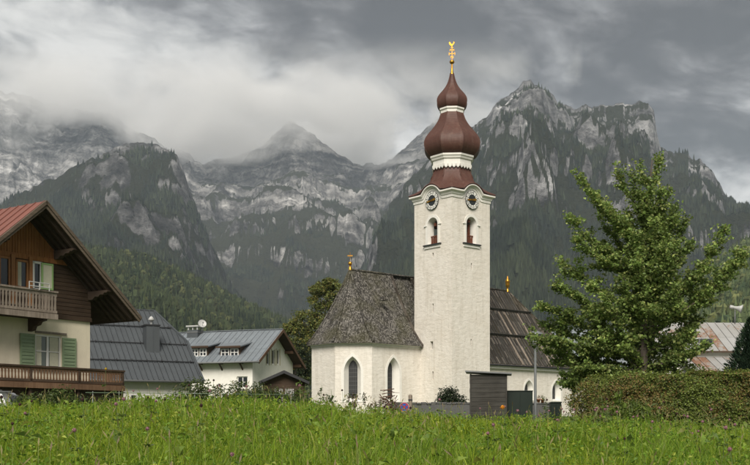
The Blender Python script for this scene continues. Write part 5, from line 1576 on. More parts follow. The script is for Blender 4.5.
paneled_plane(rmb, Vector((rx0 + 1.6, -2.2, pz0)), (1, 0, 0), (0, 2.55, pz1 - pz0), [(0, 0), (rx1 - rx0 - 3.1, 0), (rx1 - rx0 - 3.1, math.hypot(2.55, pz1 - pz0)), (0, math.hypot(2.55, pz1 - pz0))], 0.62, [0, 3.0], M_rust, lean)
c = rmb(); c.box((rx0 + 1.8, -2.0, RG - 0.3), (rx1 - 1.7, 0.39, pz0 - 0.05)); c.build('lean_to_wall', MT['white'], rh)
x_ = (713.5 - 706) / F * RD_
c = rmb(); c.box((x_ - 0.22, 3.4, rz_ - 0.5), (x_ + 0.22, 3.9, rz_ + 0.28)); c.build('chimney', MT['white'], rh)
c = rmb(); xs = (711 - 706) / F * RD_; c.box((xs - 0.5, 0.9, ez_ + 0.55), (xs + 0.5, 1.7, ez_ + 0.95)); dm = c.build('skylight', MT['zinc'], rh)
c = rmb(); c.box((xs - 0.42, 0.86, ez_ + 0.6), (xs + 0.42, 0.898, ez_ + 0.9)); c.build('pane', MT['glass'], dm)
# horn loudspeaker on the roof
horn = empty('horn_loudspeaker', (((735 - CX) / F * 76, 76, (HZ - 322) / F * 76)))
tag(horn, 'white horn loudspeaker on a pole above the rusty metal roof', 'loudspeaker')
c = MB(); c.tube([(0, 0, -0.6), (0, 0, 0.85)], 0.035, 8); c.build('pole', MT['zinc'], horn, True)
c = MB(); a0, a1 = Vector((-0.25, 0.1, 1.12)), Vector((0.42, -0.25, 0.92)); c.tube([a0, a0.lerp(a1, 0.45), a0.lerp(a1, 0.75), a1], [0.10, 0.12, 0.2, 0.33], 14); c.build('horn', MT['dish'], horn, True)
c = MB(); c.tube([(-0.32, 0.14, 1.14), (-0.12, 0.03, 1.08)], 0.14, 10); c.beam((0, 0, 0.8), (0.0, 0, 1.05), 0.06, 0.06); c.build('driver_unit', MT['dish'], horn, True)
# pale house seen through the branches
PH = 150.0
ph = empty('grey_house', ((586 - CX) / F * PH, PH, 0.6), R(-12))
tag(ph, 'pale house with light grey roof glimpsed between the church and the leafy tree', 'house')
c = MB(); c.box((-5, 0, -0.5), (6.5, 9, 8.0)); c.build('wall', MT['white'], ph)
zr0, zr1 = 7.8, 13.6
for sg in (-1, 1):
    c = MB(); c.prism([(-5.6, 4.5 + sg * 5.2, zr0), (7.1, 4.5 + sg * 5.2, zr0), (7.1, 4.5, zr1), (-5.6, 4.5, zr1)], (0, 0, 0.15)); pr_ = c.build('roof', MT['light_metal'], ph)
for sx in (-5.0, 6.3):
    c = MB(); c.prism([(sx, 0.05, 7.9), (sx, 8.95, 7.9), (sx, 4.5, 13.4)], (0.2, 0, 0)); c.build('gable_wall', MT['white'], ph)
for x in (-3, 0, 3):
    c = MB(); c.box((x, -0.08, 3.0), (x + 1.1, -0.02, 4.5)); w = c.build('window', MT['wframe'], ph); c = MB(); c.box((x + 0.1, -0.1, 3.1), (x + 1.0, -0.082, 4.4)); c.build('pane', MT['glass'], w)
# ================================================================== vegetation kit
def at(px, py, Y): return Vector(((px - CX) / F * Y, Y, (HZ - py) / F * Y))
def gz(x, y): return float(ground_z(x, y))
def leaf_mesh(name, C, size, rs, cols, up=0.35, out=None, aspect=0.55, curl=0.15, mixw=None, outw=0.8):
    """rhombic leaves at points C (n,3); cols list of base colours; out: preferred outward directions (n,3)"""
    n = len(C)
    d = rs.normal(0, 1, (n, 3)); d /= np.linalg.norm(d, axis=1)[:, None] + 1e-9
    nrm = rs.normal(0, 1, (n, 3)); nrm[:, 2] += up * 3
    if out is not None: nrm += out * outw * 2
    nrm /= np.linalg.norm(nrm, axis=1)[:, None] + 1e-9
    d = d - nrm * np.sum(d * nrm, 1)[:, None]; d /= np.linalg.norm(d, axis=1)[:, None] + 1e-9
    s = np.cross(nrm, d)
    L = (size * rs.uniform(0.65, 1.35, n))[:, None]; w = L * aspect
    base = C - d * L * 0.5; tip = C + d * L * 0.5 - nrm * L * curl
    a = C + s * w * 0.5 + nrm * L * curl * 0.4; b = C - s * w * 0.5 + nrm * L * curl * 0.4
    V = np.stack([base, a, tip, b], 1).reshape(-1, 3)
    Fq = np.arange(n * 4).reshape(n, 4)
    cols = np.array(cols); k = rs.randint(0, len(cols), n) if mixw is None else rs.choice(len(cols), n, p=mixw)
    cc = cols[k] * rs.uniform(0.65, 1.35, (n, 1))
    return np_mesh(name, V, Fq, False, {'col': np.repeat(cc, 4, 0)})
M_leaf = mat_leafattr('leaf', 0.5, 0.45, 0.4)
M_bark = mat_wood('bark', (0.05, 0.04, 0.03), (0.12, 0.10, 0.08), 0.6, 'z')
M_stem = mat_simple('green_stem', (0.07, 0.10, 0.03), 0.8)

def bez(p0, p1, p2, t): return p0 * (1 - t) ** 2 + p1 * (2 * t * (1 - t)) + p2 * t * t

# ------------------------------------------------------------------ big leafy tree
TY = 40.0
tbx = (638 - CX) / F * TY
tbz = gz(tbx, TY) - 0.1
tree = empty('leafy_tree', (tbx, TY, tbz))
tag(tree, 'tall bright green tree with upswept feathery branches behind the clipped hedge', 'tree')
T0 = Vector((tbx, TY, tbz))
rs = np.random.RandomState(12); rnd = random.Random(12)
trunk_top = at(650, 160, TY)
def trunk_pt(py):
    f = (HZ - py) / F * TY
    t = (f - tbz) / (trunk_top.z - tbz)
    return Vector((tbx + (trunk_top.x - tbx) * t + 0.10 * math.sin(t * 7), TY + 0.08 * math.sin(t * 5), f)), t
mb = MB(); mb.tube([trunk_pt(HZ - (tbz + (trunk_top.z - tbz) * k / 14) * F / TY)[0] - T0 for k in range(15)], [0.20 * (1 - k / 14) ** 0.85 + 0.018 for k in range(15)], 10)
mb.build('trunk', M_bark, tree, True)
limbs = []
for (px_, py_, y0, do) in [(575, 170, 235, 0.3), (590, 190, 240, -0.4), (566, 212, 270, 0.2), (572, 235, 280, -0.6), (560, 260, 310, 0.4), (552, 282, 322, -0.4), (539, 302, 342, 0.2), (530, 337, 358, -0.3), (545, 350, 366, 0.6), (540, 322, 352, 0.9), (553, 360, 372, 0.2), (570, 385, 375, 0.8), (590, 392, 378, -0.8), (600, 380, 372, -1.2), (545, 338, 356, -0.9), (562, 376, 372, 0.5), (575, 368, 370, -0.6),
        (614, 163, 215, 0.3), (629, 166, 205, -0.3), (660, 154, 205, 0.2), (668, 186, 235, -0.3), (676, 214, 262, 0.3), (686, 218, 275, -0.4), (690, 240, 290, 0.6), (727, 226, 318, 0.2), (748, 249, 330, -0.3), (735, 262, 335, 0.5), (711, 282, 335, 0.3), (706, 262, 320, -0.5),
        (702, 318, 352, 0.5), (707, 344, 368, -0.3), (690, 355, 370, 0.5), (640, 160, 190, 0.0), (600, 215, 262, 0.8), (605, 200, 250, -0.9)]:
    limbs.append((y0, at(px_, py_, TY + do)))
hw_t = lambda y: np.interp(y, [158, 180, 210, 250, 300, 350, 390], [6, 18, 34, 50, 70, 88, 84])
for i in range(46):
    ye = rnd.uniform(185, 392); a = rnd.uniform(0, 2 * math.pi)
    L = hw_t(ye) / F * TY * rnd.uniform(0.6, 0.98)
    tip = trunk_pt(ye)[0] + Vector((math.cos(a) * L, math.sin(a) * L, 0))
    limbs.append((min(386, ye + 22 + 55 * (L / 3.4)), tip))
CL, CO = [], []        # leaf points, tone of each spray
brm = MB()
for (y0, tip) in limbs:
    s0, tt = trunk_pt(y0)
    d = tip - s0
    midp = s0 + Vector((d.x * 0.62, d.y * 0.62, d.z * 0.30))
    L = d.length
    pts = [bez(s0, midp, tip, k / 8) for k in range(9)]
    brm.tube([p - T0 for p in pts], [max(0.008, 0.055 * min(1, L / 3) * (1 - k / 8.3)) for k in range(9)], 5, False)
    nsub = int(L * 5.6) + 3
    segs = [(pts[k], pts[k + 1]) for k in range(8)]
    for q in range(nsub):
        t = rnd.uniform(0.22, 0.98); p = bez(s0, midp, tip, t); tg = (bez(s0, midp, tip, min(1, t + 0.05)) - p).normalized()
        side = Vector((rnd.gauss(0, 1), rnd.gauss(0, 1), rnd.gauss(0.05, 0.35))).normalized()
        dv = (tg * 0.7 + side * 1.0).normalized(); ln = rnd.uniform(0.3, 1.0) * (1.2 - 0.85 * t) * min(1.3, 0.45 + L / 3.5) * min(1.0, max(0.38, (y0 - 165) / 150))
        e = p + dv * ln + Vector((0, 0, rnd.uniform(-0.08, 0.10)))
        brm.tube([p - T0, p.lerp(e, 0.5) - T0 + Vector((0, 0, -0.02)), e - T0], [0.012, 0.008, 0.004], 4, False)
        segs.append((p, e))
    for (p, e) in segs:
        ln = (e - p).length; n = max(3, int(ln * rs.uniform(60, 140)))
        tt_ = rs.uniform(0, 1, n)[:, None]
        P = np.array(p)[None] * (1 - tt_) + np.array(e)[None] * tt_
        CL.append(P + rs.normal(0, 0.105, (n, 3)) * np.array([1, 1, 0.6])); CO.append(np.full(n, rs.uniform(0.68, 1.4)))
brm.build('limb', M_bark, tree, True)
CLa = np.concatenate(CL)
me = leaf_mesh('crown', CLa - np.array(T0), 0.120, rs, [(0.18, 0.255, 0.065), (0.23, 0.30, 0.08), (0.14, 0.205, 0.055), (0.31, 0.345, 0.11), (0.16, 0.235, 0.06)], 0.45, None, 0.85, 0.2)
tone = np.repeat(np.concatenate(CO), 4)[:, None]
ca = np.empty(len(me.vertices) * 4, np.float32); me.attributes['col'].data.foreach_get('color', ca); ca = ca.reshape(-1, 4); ca[:, :3] *= tone
me.attributes['col'].data.foreach_set('color', ca.ravel())
link('crown', me, M_leaf, tree)

# ------------------------------------------------------------------ generic clump-crowned tree / shrub
def clump_cloud(rs, ctr, rad, nclump, crad, per, shell=0.55):
    out, od = [], []
    for k in range(nclump):
        v = rs.normal(0, 1, 3); v /= np.linalg.norm(v); r = rs.uniform(shell, 1.0) ** 0.6
        c = np.array(ctr) + v * np.array(rad) * r
        cr = crad * rs.uniform(0.6, 1.3)
        p = rs.normal(0, 1, (per, 3)); p /= np.linalg.norm(p, axis=1)[:, None]; rr = rs.uniform(0.35, 1.0, per)[:, None]
        out.append(c + p * rr * cr * np.array([1, 1, 0.8])); od.append(p)
    return np.concatenate(out), np.concatenate(od)
def shrub(name, label, cat, px, py_top, Y, width, height, n, lsize, cols, seed, group=None, depth=None, stems=5, x=None):
    """leafy bush rooted on the ground; size in metres"""
    rs = np.random.RandomState(seed)
    X0 = (px - CX) / F * Y if x is None else x
    g = gz(X0, Y)
    if height is None: height = (HZ - py_top) / F * Y - g
    root = empty(name, (X0, Y, g)); tag(root, label, cat, group)
    depth = depth or width * 0.8
    ncl = max(6, int(n / 90))
    P, Dv = clump_cloud(rs, (0, 0, height * 0.52), (width * 0.40, depth * 0.40, height * 0.40), ncl, min(width, height) * 0.24, max(8, n // ncl), 0.25)
    P[:, 2] = np.maximum(P[:, 2], 0.03)
    link('foliage', leaf_mesh('foliage', P, lsize, rs, cols, 0.4, Dv), M_leaf, root)
    for k in range(stems):
        a = rs.uniform(0, 6.28); mb = MB(); e = Vector((math.cos(a) * width * 0.3, math.sin(a) * depth * 0.3, height * rs.uniform(0.6, 0.95)))
        mb.tube([(0, 0, -0.05), e * 0.45 + Vector((0, 0, 0.1)), e], [0.02, 0.014, 0.005], 5); mb.build('stem', M_bark, root, True)
    return root
G1 = [(0.055, 0.085, 0.020), (0.075, 0.11, 0.025), (0.04, 0.062, 0.016), (0.09, 0.115, 0.028)]
GD_ = [(0.022, 0.036, 0.014), (0.032, 0.05, 0.018), (0.018, 0.028, 0.012)]
GY = [(0.10, 0.15, 0.025), (0.13, 0.18, 0.03), (0.08, 0.12, 0.02)]
OAK = [tuple(k * 1.6 for k in c) for c in [(0.085, 0.105, 0.028), (0.115, 0.12, 0.03), (0.16, 0.135, 0.034), (0.06, 0.078, 0.022), (0.10, 0.118, 0.03)]]

# autumn tree behind the choir
rs = np.random.RandomState(31)
OY = 128.0
op = at(318, 400, OY); og = gz(op.x, OY)
oak = empty('autumn_tree', (op.x, OY, og)); tag(oak, 'olive and rust tinted broadleaf tree rising behind the choir roof', 'tree')
cr = []
for (px_, py_, rpx) in [(322, 300, 17), (335, 290, 13), (305, 322, 18), (296, 338, 15), (325, 330, 22), (312, 350, 24), (328, 284, 8), (343, 300, 10), (292, 352, 14), (300, 368, 20), (318, 290, 9), (290, 326, 8)]:
    c = at(px_, py_, OY) - Vector((op.x, OY, og)); r = rpx / F * OY
    cr.append((c, r))
PP, DD = [], []
for (c, r) in cr:
    P, Dv = clump_cloud(rs, c, (r * 0.85, r * 0.85, r * 0.8), 34, r * 0.36, 60, 0.3); PP.append(P); DD.append(Dv)
link('crown', leaf_mesh('crown', np.concatenate(PP), 0.30, rs, OAK, 0.4, np.concatenate(DD)), M_leaf, oak)
mb = MB(); mb.tube([(0, 0, -0.3), (0.1, 0, 3), (0, 0.1, 7), (0.3, 0, 11)], [0.5, 0.42, 0.3, 0.1], 9); mb.build('trunk', M_bark, oak, True)
for (c, r) in cr[:8]:
    mb = MB(); mb.tube([(0.05, 0.05, 4), c * 0.6 + Vector((0, 0, 1)), c], [0.2, 0.12, 0.04], 6); mb.build('limb', M_bark, oak, True)
# a lower tree left of it
rs = np.random.RandomState(32); p_ = at(292, 400, 118.0); g_ = gz(p_.x, 118)
t2 = empty('round_tree', (p_.x, 118, g_)); tag(t2, 'low dark green tree between the white house gable and the choir', 'tree')
P, Dv = clump_cloud(rs, (0.6, 0, (HZ - 362) / F * 118 - g_), (1.9, 1.8, 2.6), 70, 0.8, 40, 0.3)
link('crown', leaf_mesh('crown', P, 0.28, rs, GD_ + [(0.045, 0.055, 0.018)], 0.4, Dv), M_leaf, t2)
mb = MB(); mb.tube([(0, 0, -0.2), (0.2, 0, 3), (0.6, 0, 6.5)], [0.25, 0.18, 0.06], 8); mb.build('trunk', M_bark, t2, True)

# ------------------------------------------------------------------ clipped hedge
HYa, HYb = 38.0, 33.0
pa, pb = at(586, 378, HYa), at(860, 369, HYb)
hv = Vector((pb.x - pa.x, pb.y - pa.y, 0)); HLn = hv.length; hx = hv.normalized(); hyv = Vector((-hx.y, hx.x, 0))
hg = gz((pa.x + pb.x) / 2, 35) - 0.05
hedge = empty('hedge', (pa.x, pa.y, hg), math.atan2(hx.y, hx.x))
tag(hedge, 'long clipped hedge with green and rusty brown leaves beneath the leafy tree', 'hedge')
rs = np.random.RandomState(41)
htop = lambda u: (pa.z + (pb.z - pa.z) * u / HLn) - hg
nF, nT = 70000, 19000
u = rs.uniform(0, HLn, nF); zf = rs.uniform(0, 1, nF) * htop(u)
bul = 0.16 * fbm(u * 0.8, zf * 1.2, 4, 3) + 0.09 * perlin(u * 3.1, zf * 3.1, 8)
Pf = np.stack([u, -bul + rs.normal(0, 0.05, nF), zf], 1)
u2 = rs.uniform(0, HLn, nT); w2 = rs.uniform(0, 1.4, nT)
Pt = np.stack([u2, w2, htop(u2) + 0.10 * fbm(u2 * 1.1, w2, 4, 6) + rs.normal(0, 0.045, nT)], 1)
w3 = rs.uniform(0, 1.4, 7000); z3 = rs.uniform(0, 1, 7000) * htop(0); Pl = np.stack([rs.normal(0, 0.09, 7000), w3, z3], 1)
us_ = rs.uniform(0, HLn, 130)
Ps = np.concatenate([np.stack([np.full(9, q), np.full(9, rs.uniform(0, 1.0)), htop(q) + np.linspace(0, 1, 9) * rs.uniform(0.06, 0.26)], 1) + rs.normal(0, 0.022, (9, 3)) for q in us_])
Pr = Pl.copy(); Pr[:, 0] += HLn; Pb = np.stack([u2, 1.4 + rs.normal(0, 0.06, nT), rs.uniform(0, 1, nT) * htop(u2)], 1)
Ph = np.concatenate([Pf, Pt, Pl, Ps, Pr, Pb]); outd = np.zeros_like(Ph); outd[:nF, 1] = -1; outd[nF:nF + nT, 2] = 1; outd[nF + nT:, 0] = -1
HC_ = np.array([(0.16, 0.21, 0.042), (0.21, 0.255, 0.055), (0.22, 0.175, 0.055), (0.27, 0.185, 0.07), (0.11, 0.14, 0.034)])
pat = np.clip(0.28 + 0.8 * fbm(Ph[:, 0] * 0.9, (Ph[:, 2] + Ph[:, 1]) * 0.9, 3, 14), 0.05, 0.95)
me = leaf_mesh('leaf_shell', Ph, 0.074, rs, HC_[[0]], 0.1, outd, 0.7)
k = np.where(rs.uniform(0, 1, len(Ph)) < pat, rs.choice([2, 3, 2, 4], len(Ph)), rs.choice([0, 1, 0, 4], len(Ph)))
cc = HC_[k] * rs.uniform(0.6, 1.4, (len(Ph), 1))
me.attributes['col'].data.foreach_set('color', np.concatenate([np.repeat(cc, 4, 0), np.ones((len(Ph) * 4, 1))], 1).astype(np.float32).ravel())
link('leaf_shell', me, M_leaf, hedge)
mb = MB(); mb.prism([(0.12, 0.12, 0), (HLn - 0.15, 0.12, 0), (HLn - 0.15, 0.12, htop(HLn) - 0.1), (0.12, 0.12, htop(0) - 0.1)], (0, 1.1, 0)); mb.build('shade_core', mat_simple('hedge_shade', (0.018, 0.017, 0.011), 0.95, 0, 0.1), hedge)  # solid dark core, coloured as the shade behind the leaves
# conifer behind the hedge
rs = np.random.RandomState(43); cY = 38.5; cp_ = at(750, 317, cY); cg = gz(cp_.x, cY)
con = empty('conifer', (cp_.x, cY, cg)); tag(con, 'dark pointed conifer standing behind the hedge', 'tree')
H_ = cp_.z - cg; n = 16000
zz = H_ * (1 - rs.uniform(0, 1, n) ** 0.62); rr = (H_ - zz) * 0.40 + 0.03; a = rs.uniform(0, 6.28, n)
lob = 1 + 0.22 * np.sin(a * 5 + zz * 3.0) + 0.15 * np.sin(a * 9 - zz * 5)
rr = rr * lob * rs.uniform(0.65, 1.0, n) ** 0.5
d = np.stack([np.cos(a), np.sin(a), np.full(n, 0.9)], 1) + rs.normal(0, 0.25, (n, 3)); d /= np.linalg.norm(d, axis=1)[:, None]
C = np.stack([np.cos(a) * rr, np.sin(a) * rr, zz], 1); L = rs.uniform(0.10, 0.26, n)[:, None]
s = np.cross(d, rs.normal(0, 1, (n, 3))); s /= np.linalg.norm(s, axis=1)[:, None]
V = np.stack([C - d * L * 0.5, C + s * 0.018, C + d * L * 0.5, C - s * 0.018], 1).reshape(-1, 3)
cols = np.array([(0.012, 0.028, 0.016), (0.018, 0.038, 0.02), (0.03, 0.05, 0.024)])[rs.randint(0, 3, n)] * rs.uniform(0.7, 1.3, (n, 1))
link('crown', np_mesh('crown', V, np.arange(n * 4).reshape(n, 4), False, {'col': np.repeat(cols, 4, 0)}), M_forest, con)
mb = MB(); mb.tube([(0, 0, -0.1), (0, 0, H_ * 0.9)], [0.12, 0.02], 8); mb.build('trunk', M_bark, con, True)
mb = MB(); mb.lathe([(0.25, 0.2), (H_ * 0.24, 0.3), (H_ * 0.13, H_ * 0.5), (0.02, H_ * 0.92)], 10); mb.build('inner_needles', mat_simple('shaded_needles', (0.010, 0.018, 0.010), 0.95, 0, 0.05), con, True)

# ------------------------------------------------------------------ shrubs and tall weeds
shrub('shrub', 'dark evergreen bush at the foot of the church tower', 'shrub', 450, 386, 64, 2.3, None, 2600, 0.15, GD_, 51)
shrub('shrub', 'wide leafy bush in front of the white house wall', 'shrub', 246, 377, 57, 3.4, None, 4200, 0.14, G1, 52)
shrub('shrub', 'bushy green shrub in front of the dark garage', 'shrub', 276, 382, 55, 2.6, None, 2800, 0.14, G1, 53)
shrub('shrub', 'leafy shrub at the corner of the grey barn roof', 'shrub', 192, 376, 52, 2.6, None, 3000, 0.14, G1, 54)
shrub('shrub', 'low bush between the grey barn and the white house', 'shrub', 218, 384, 53, 2.0, None, 2200, 0.13, GD_ + G1, 55)
shrub('shrub', 'dense green shrub under the carved terrace balcony', 'shrub', 52, 386, 33, 1.7, None, 2800, 0.10, G1, 56)
shrub('shrub', 'low leafy shrub beside the silver car', 'shrub', 27, 393, 33, 1.2, None, 1800, 0.09, G1, 57)
shrub('shrub', 'dark shrub growing below the end of the terrace balcony', 'shrub', 92, 392, 36, 1.9, None, 2000, 0.10, GD_ + G1, 58)
shrub('shrub', 'brown and green shrub at the end of the hedge by the lamp', 'shrub', 585, 377, 36.3, 1.6, None, 6500, 0.07, [tuple(c) for c in HC_] + [(0.03, 0.04, 0.012)], 59)
shrub('shrub', 'fresh green bush at the foot of the choir wall', 'shrub', 302, 388, 58, 2.0, None, 2200, 0.13, G1, 60)
def weed(label, px, py_top, Y, n, seed, cols, lsize=0.10, spread=0.12, group='tall weeds along the meadow crest', head=None):
    """upright leafy stalks; head: colour of a ragged seed spike"""
    rs = np.random.RandomState(seed); X0 = (px - CX) / F * Y; g = gz(X0, Y); h = (HZ - py_top) / F * Y - g
    root = empty('tall_weed', (X0, Y, g)); tag(root, label, 'weed', group)
    PP = []; heads = []
    for k in range(n):
        a = rs.uniform(0, 6.28); r = rs.uniform(0, spread) * (3 if n > 4 else 1); hh = h * rs.uniform(0.62, 1.0) if k else h
        b = Vector((math.cos(a) * r, math.sin(a) * r, -0.03)); e = b + Vector((rs.normal(0, 0.06) * hh, rs.normal(0, 0.06) * hh, hh))
        mb = MB(); mb.tube([b, b.lerp(e, 0.5) + Vector((0.02, 0, 0)), e], [0.009, 0.007, 0.003], 5); mb.build('stem', M_stem, root, True)
        m = int(26 * hh / 0.7) + 8; t = rs.uniform(0.15, 0.97, m)[:, None]
        PP.append(np.array(b)[None] * (1 - t) + np.array(e)[None] * t + rs.normal(0, 1, (m, 3)) * np.array([0.075, 0.075, 0.02]) * (1.25 - t * 0.75))
        if head is not None: heads.append((b.lerp(e, 0.72), e))
    link('foliage', leaf_mesh('foliage', np.concatenate(PP), lsize, rs, cols, 0.5, None, 0.42), M_leaf, root)
    for (p, e) in heads:
        m = 60; t = rs.uniform(0, 1, m)[:, None]; P = np.array(p)[None] * (1 - t) + np.array(e)[None] * t + rs.normal(0, 0.018, (m, 3))
        link('seed_spike', leaf_mesh('seed_spike', P, 0.03, rs, [head], 0.2), M_leaf, root)
DOCK = (0.09, 0.035, 0.022)
weed('clump of tall light green weeds in front of the hedge', 618, 388, 15.0, 9, 71, GY, 0.10, 0.10)
weed('leafy light green weeds beside the hedge end', 640, 398, 14.0, 7, 72, GY, 0.09, 0.12)
weed('tall slender weeds in front of the choir end wall', 320, 384, 22.0, 5, 73, G1, 0.08, 0.10)
weed('pale stalks of weeds by the choir corner', 331, 388, 21.0, 4, 74, G1, 0.08, 0.10)
weed('red brown dock stalks before the choir window', 352, 391, 20.0, 4, 75, G1, 0.07, 0.12, head=DOCK)
weed('dock stalks with dark seed spikes beside the brush pile', 372, 390, 21.0, 5, 76, G1, 0.07, 0.12, head=DOCK)
weed('single tall weed in front of the garage doors', 300, 378, 24.0, 2, 77, GY, 0.09, 0.05)
weed('leafy weeds below the grey barn wall', 165, 392, 18.0, 4, 78, G1, 0.08, 0.12)
weed('spindly weed near the terrace balcony end', 117, 388, 17.0, 2, 79, G1, 0.07, 0.05)
weed('tuft of weeds near the silver car', 40, 396, 17.0, 4, 80, GY, 0.08, 0.12)
weed('thin weeds behind the dark green cabinet', 546, 396, 30.0, 4, 81, G1, 0.09, 0.12)
weed('dark seeded dock stalks near the round sign', 390, 397, 18.0, 3, 82, G1, 0.06, 0.1, head=DOCK)

# ================================================================== small things by the churchyard
def ground_empty(name, px, Y, label, cat, rz=0.0, group=None):
    x = (px - CX) / F * Y; g = gz(x, Y)
    e = empty(name, (x, Y, g), rz); tag(e, label, cat, group); return e, g
# weathered shed
SD = 50.0
shed, sg_ = ground_empty('wooden_shed', 488.5, SD, 'weathered grey board shed with flat sloping lid before the church tower', 'shed', R(-7))
zt_ = (HZ - 373) / F * SD - sg_; w = 0.90; dp = 1.5
mb = MB(); mb.box((-w + 0.03, 0.03, -0.1), (w - 0.03, dp - 0.03, zt_ - 0.08)); mb.build('frame', MT['oldwood'], shed)
nb = 13; bh = (zt_ - 0.06) / nb; rsx = random.Random(8)
for i in range(nb):
    mb = MB(); mb.box((-w + 0.08, -0.005 - rsx.uniform(0, 0.012), 0.0 + bh * i), (w - 0.08, 0.028, bh * (i + 1) - 0.012)); mb.build('board', MT['oldwood'], shed)
    mb = MB(); mb.box((-w - 0.005 - rsx.uniform(0, 0.012), 0.05, bh * i), (-w + 0.028, dp - 0.05, bh * (i + 1) - 0.012)); mb.build('board', MT['oldwood'], shed)
for x in (-w, w - 0.078):
    mb = MB(); mb.box((x, -0.03, -0.05), (x + 0.076, 0.04, zt_ - 0.05)); mb.build('corner_post', MT['oldwood'], shed)
mb = MB(); mb.prism([(-w - 0.22, -0.2, zt_ + 0.05), (w + 0.22, -0.2, zt_ - 0.07), (w + 0.22, dp + 0.2, zt_ - 0.07), (-w - 0.22, dp + 0.2, zt_ + 0.05)], (0, 0, 0.07)); mb.build('lid', MT['zinc'], shed)
# dark green cabinets
M_green = mat_simple('dark_green_sheet', (0.006, 0.014, 0.009), 0.5, 0, 0.4, 0.25, 2)
for (px_, hwid, pyt, Y, lab) in ((520, 0.62, 390.5, 50.6, 'dark green sheet metal cabinet standing beside the wooden shed'), (556, 0.26, 402, 50.6, 'small dark green cabinet between the lamp post and the hedge')):
    cb, g_ = ground_empty('metal_cabinet', px_, Y, lab, 'cabinet', R(-4))
    h = (HZ - pyt) / F * Y - g_
    mb = MB(); mb.box((-hwid, 0, 0.0), (hwid, 0.7, h - 0.05)); mb.build('body', M_green, cb, bevel=0.012)
    mb = MB(); mb.box((-hwid - 0.02, -0.03, h - 0.05), (hwid + 0.02, 0.73, h)); mb.build('lid', M_green, cb, bevel=0.01)
    for s in (-1, 1):
        mb = MB(); mb.box((s * hwid * 0.5 - hwid * 0.46, -0.018, 0.08), (s * hwid * 0.5 + hwid * 0.46, -0.001, h - 0.1)); do = mb.build('door', M_green, cb, bevel=0.004)
        mb = MB(); mb.box((s * 0.05 - 0.012, -0.04, h * 0.5), (s * 0.05 + 0.012, -0.019, h * 0.5 + 0.12)); mb.build('handle', MT['dark_metal'], do)
# street lamp
LD = 52.0
lamp, lg = ground_empty('street_lamp', 535.3, LD, 'grey street lamp with flat round cap on a straight pole', 'street lamp')
zz = lambda py: (HZ - py) / F * LD - lg
M_lamp = mat_simple('grey_enamel', (0.17, 0.18, 0.18), 0.5, 0.2)
mb = MB(); mb.lathe([(0.12, -0.05), (0.12, 0.5), (0.09, 0.55), (0.075, 0.6), (0.062, zz(349))], 14); mb.build('pole', M_lamp, lamp, True)
mb = MB(); mb.lathe([(0.07, zz(349)), (0.16, zz(347)), (0.21, zz(337)), (0.22, zz(335))], 18); mb.build('glass_bowl', mat_simple('frosted_bowl', (0.28, 0.29, 0.28), 0.25, 0, 0.5, 0.05), lamp, True)
mb = MB(); mb.lathe([(0.22, zz(335.2)), (0.40, zz(335)), (0.41, zz(334.4)), (0.34, zz(333)), (0.15, zz(331.2)), (0.0, zz(331))], 22); mb.build('cap', M_lamp, lamp, True)
# churchyard wall with coping stones
WD_ = 60.0
wall, wgd = ground_empty('churchyard_wall', 470, WD_, 'low grey churchyard wall with uneven coping below the tower', 'wall', R(3))
wh = (HZ - 404.3) / F * WD_ - wgd
mb = MB(); mb.box((-4.6, 0, -0.3), (5.4, 0.4, wh)); mb.build('masonry', MT['stone'], wall)
first = None; rsx = random.Random(2)
for i in range(34):
    if first is None:
        mb = MB(); mb.box((-0.14, -0.05, 0), (0.14, 0.45, 0.11)); first = mb.build('coping_stone', MT['stone'], wall, bevel=0.015); ob = first
    else: ob = link('coping_stone', first.data, None, wall)
    ob.location = (-4.45 + i * 0.293, rsx.uniform(-0.02, 0.02), wh + 0.002 + rsx.uniform(-0.02, 0.015)); ob.rotation_euler = (0, rsx.uniform(-0.03, 0.03), rsx.uniform(-0.04, 0.04))
# planter pots with red flowers on the wall (seen next to the lamp)
for px_ in (538.5, 542.5):
    x = (px_ - CX) / F * WD_
    p, _ = ground_empty('flower_pot', px_, WD_ + 0.2, 'terracotta flower pot standing on the churchyard wall by the lamp', 'flower pot', 0, 'pots on the churchyard wall'); p.location.z = wgd + wh + 0.11
    mb = MB(); mb.lathe([(0.0, 0), (0.08, 0.0), (0.11, 0.16), (0.125, 0.16), (0.125, 0.2), (0.1, 0.2), (0.09, 0.17), (0.0, 0.17)], 14); mb.build('pot', mat_simple('terracotta', (0.32, 0.12, 0.06), 0.8) if 'terracotta' not in bpy.data.materials else bpy.data.materials['terracotta'], p, True)
    rs = np.random.RandomState(int(px_)); link('foliage', leaf_mesh('foliage', rs.normal(0, 0.07, (60, 3)) + np.array([0, 0, 0.28]), 0.07, rs, G1 + [(0.45, 0.12, 0.05)], 0.4), M_leaf, p)
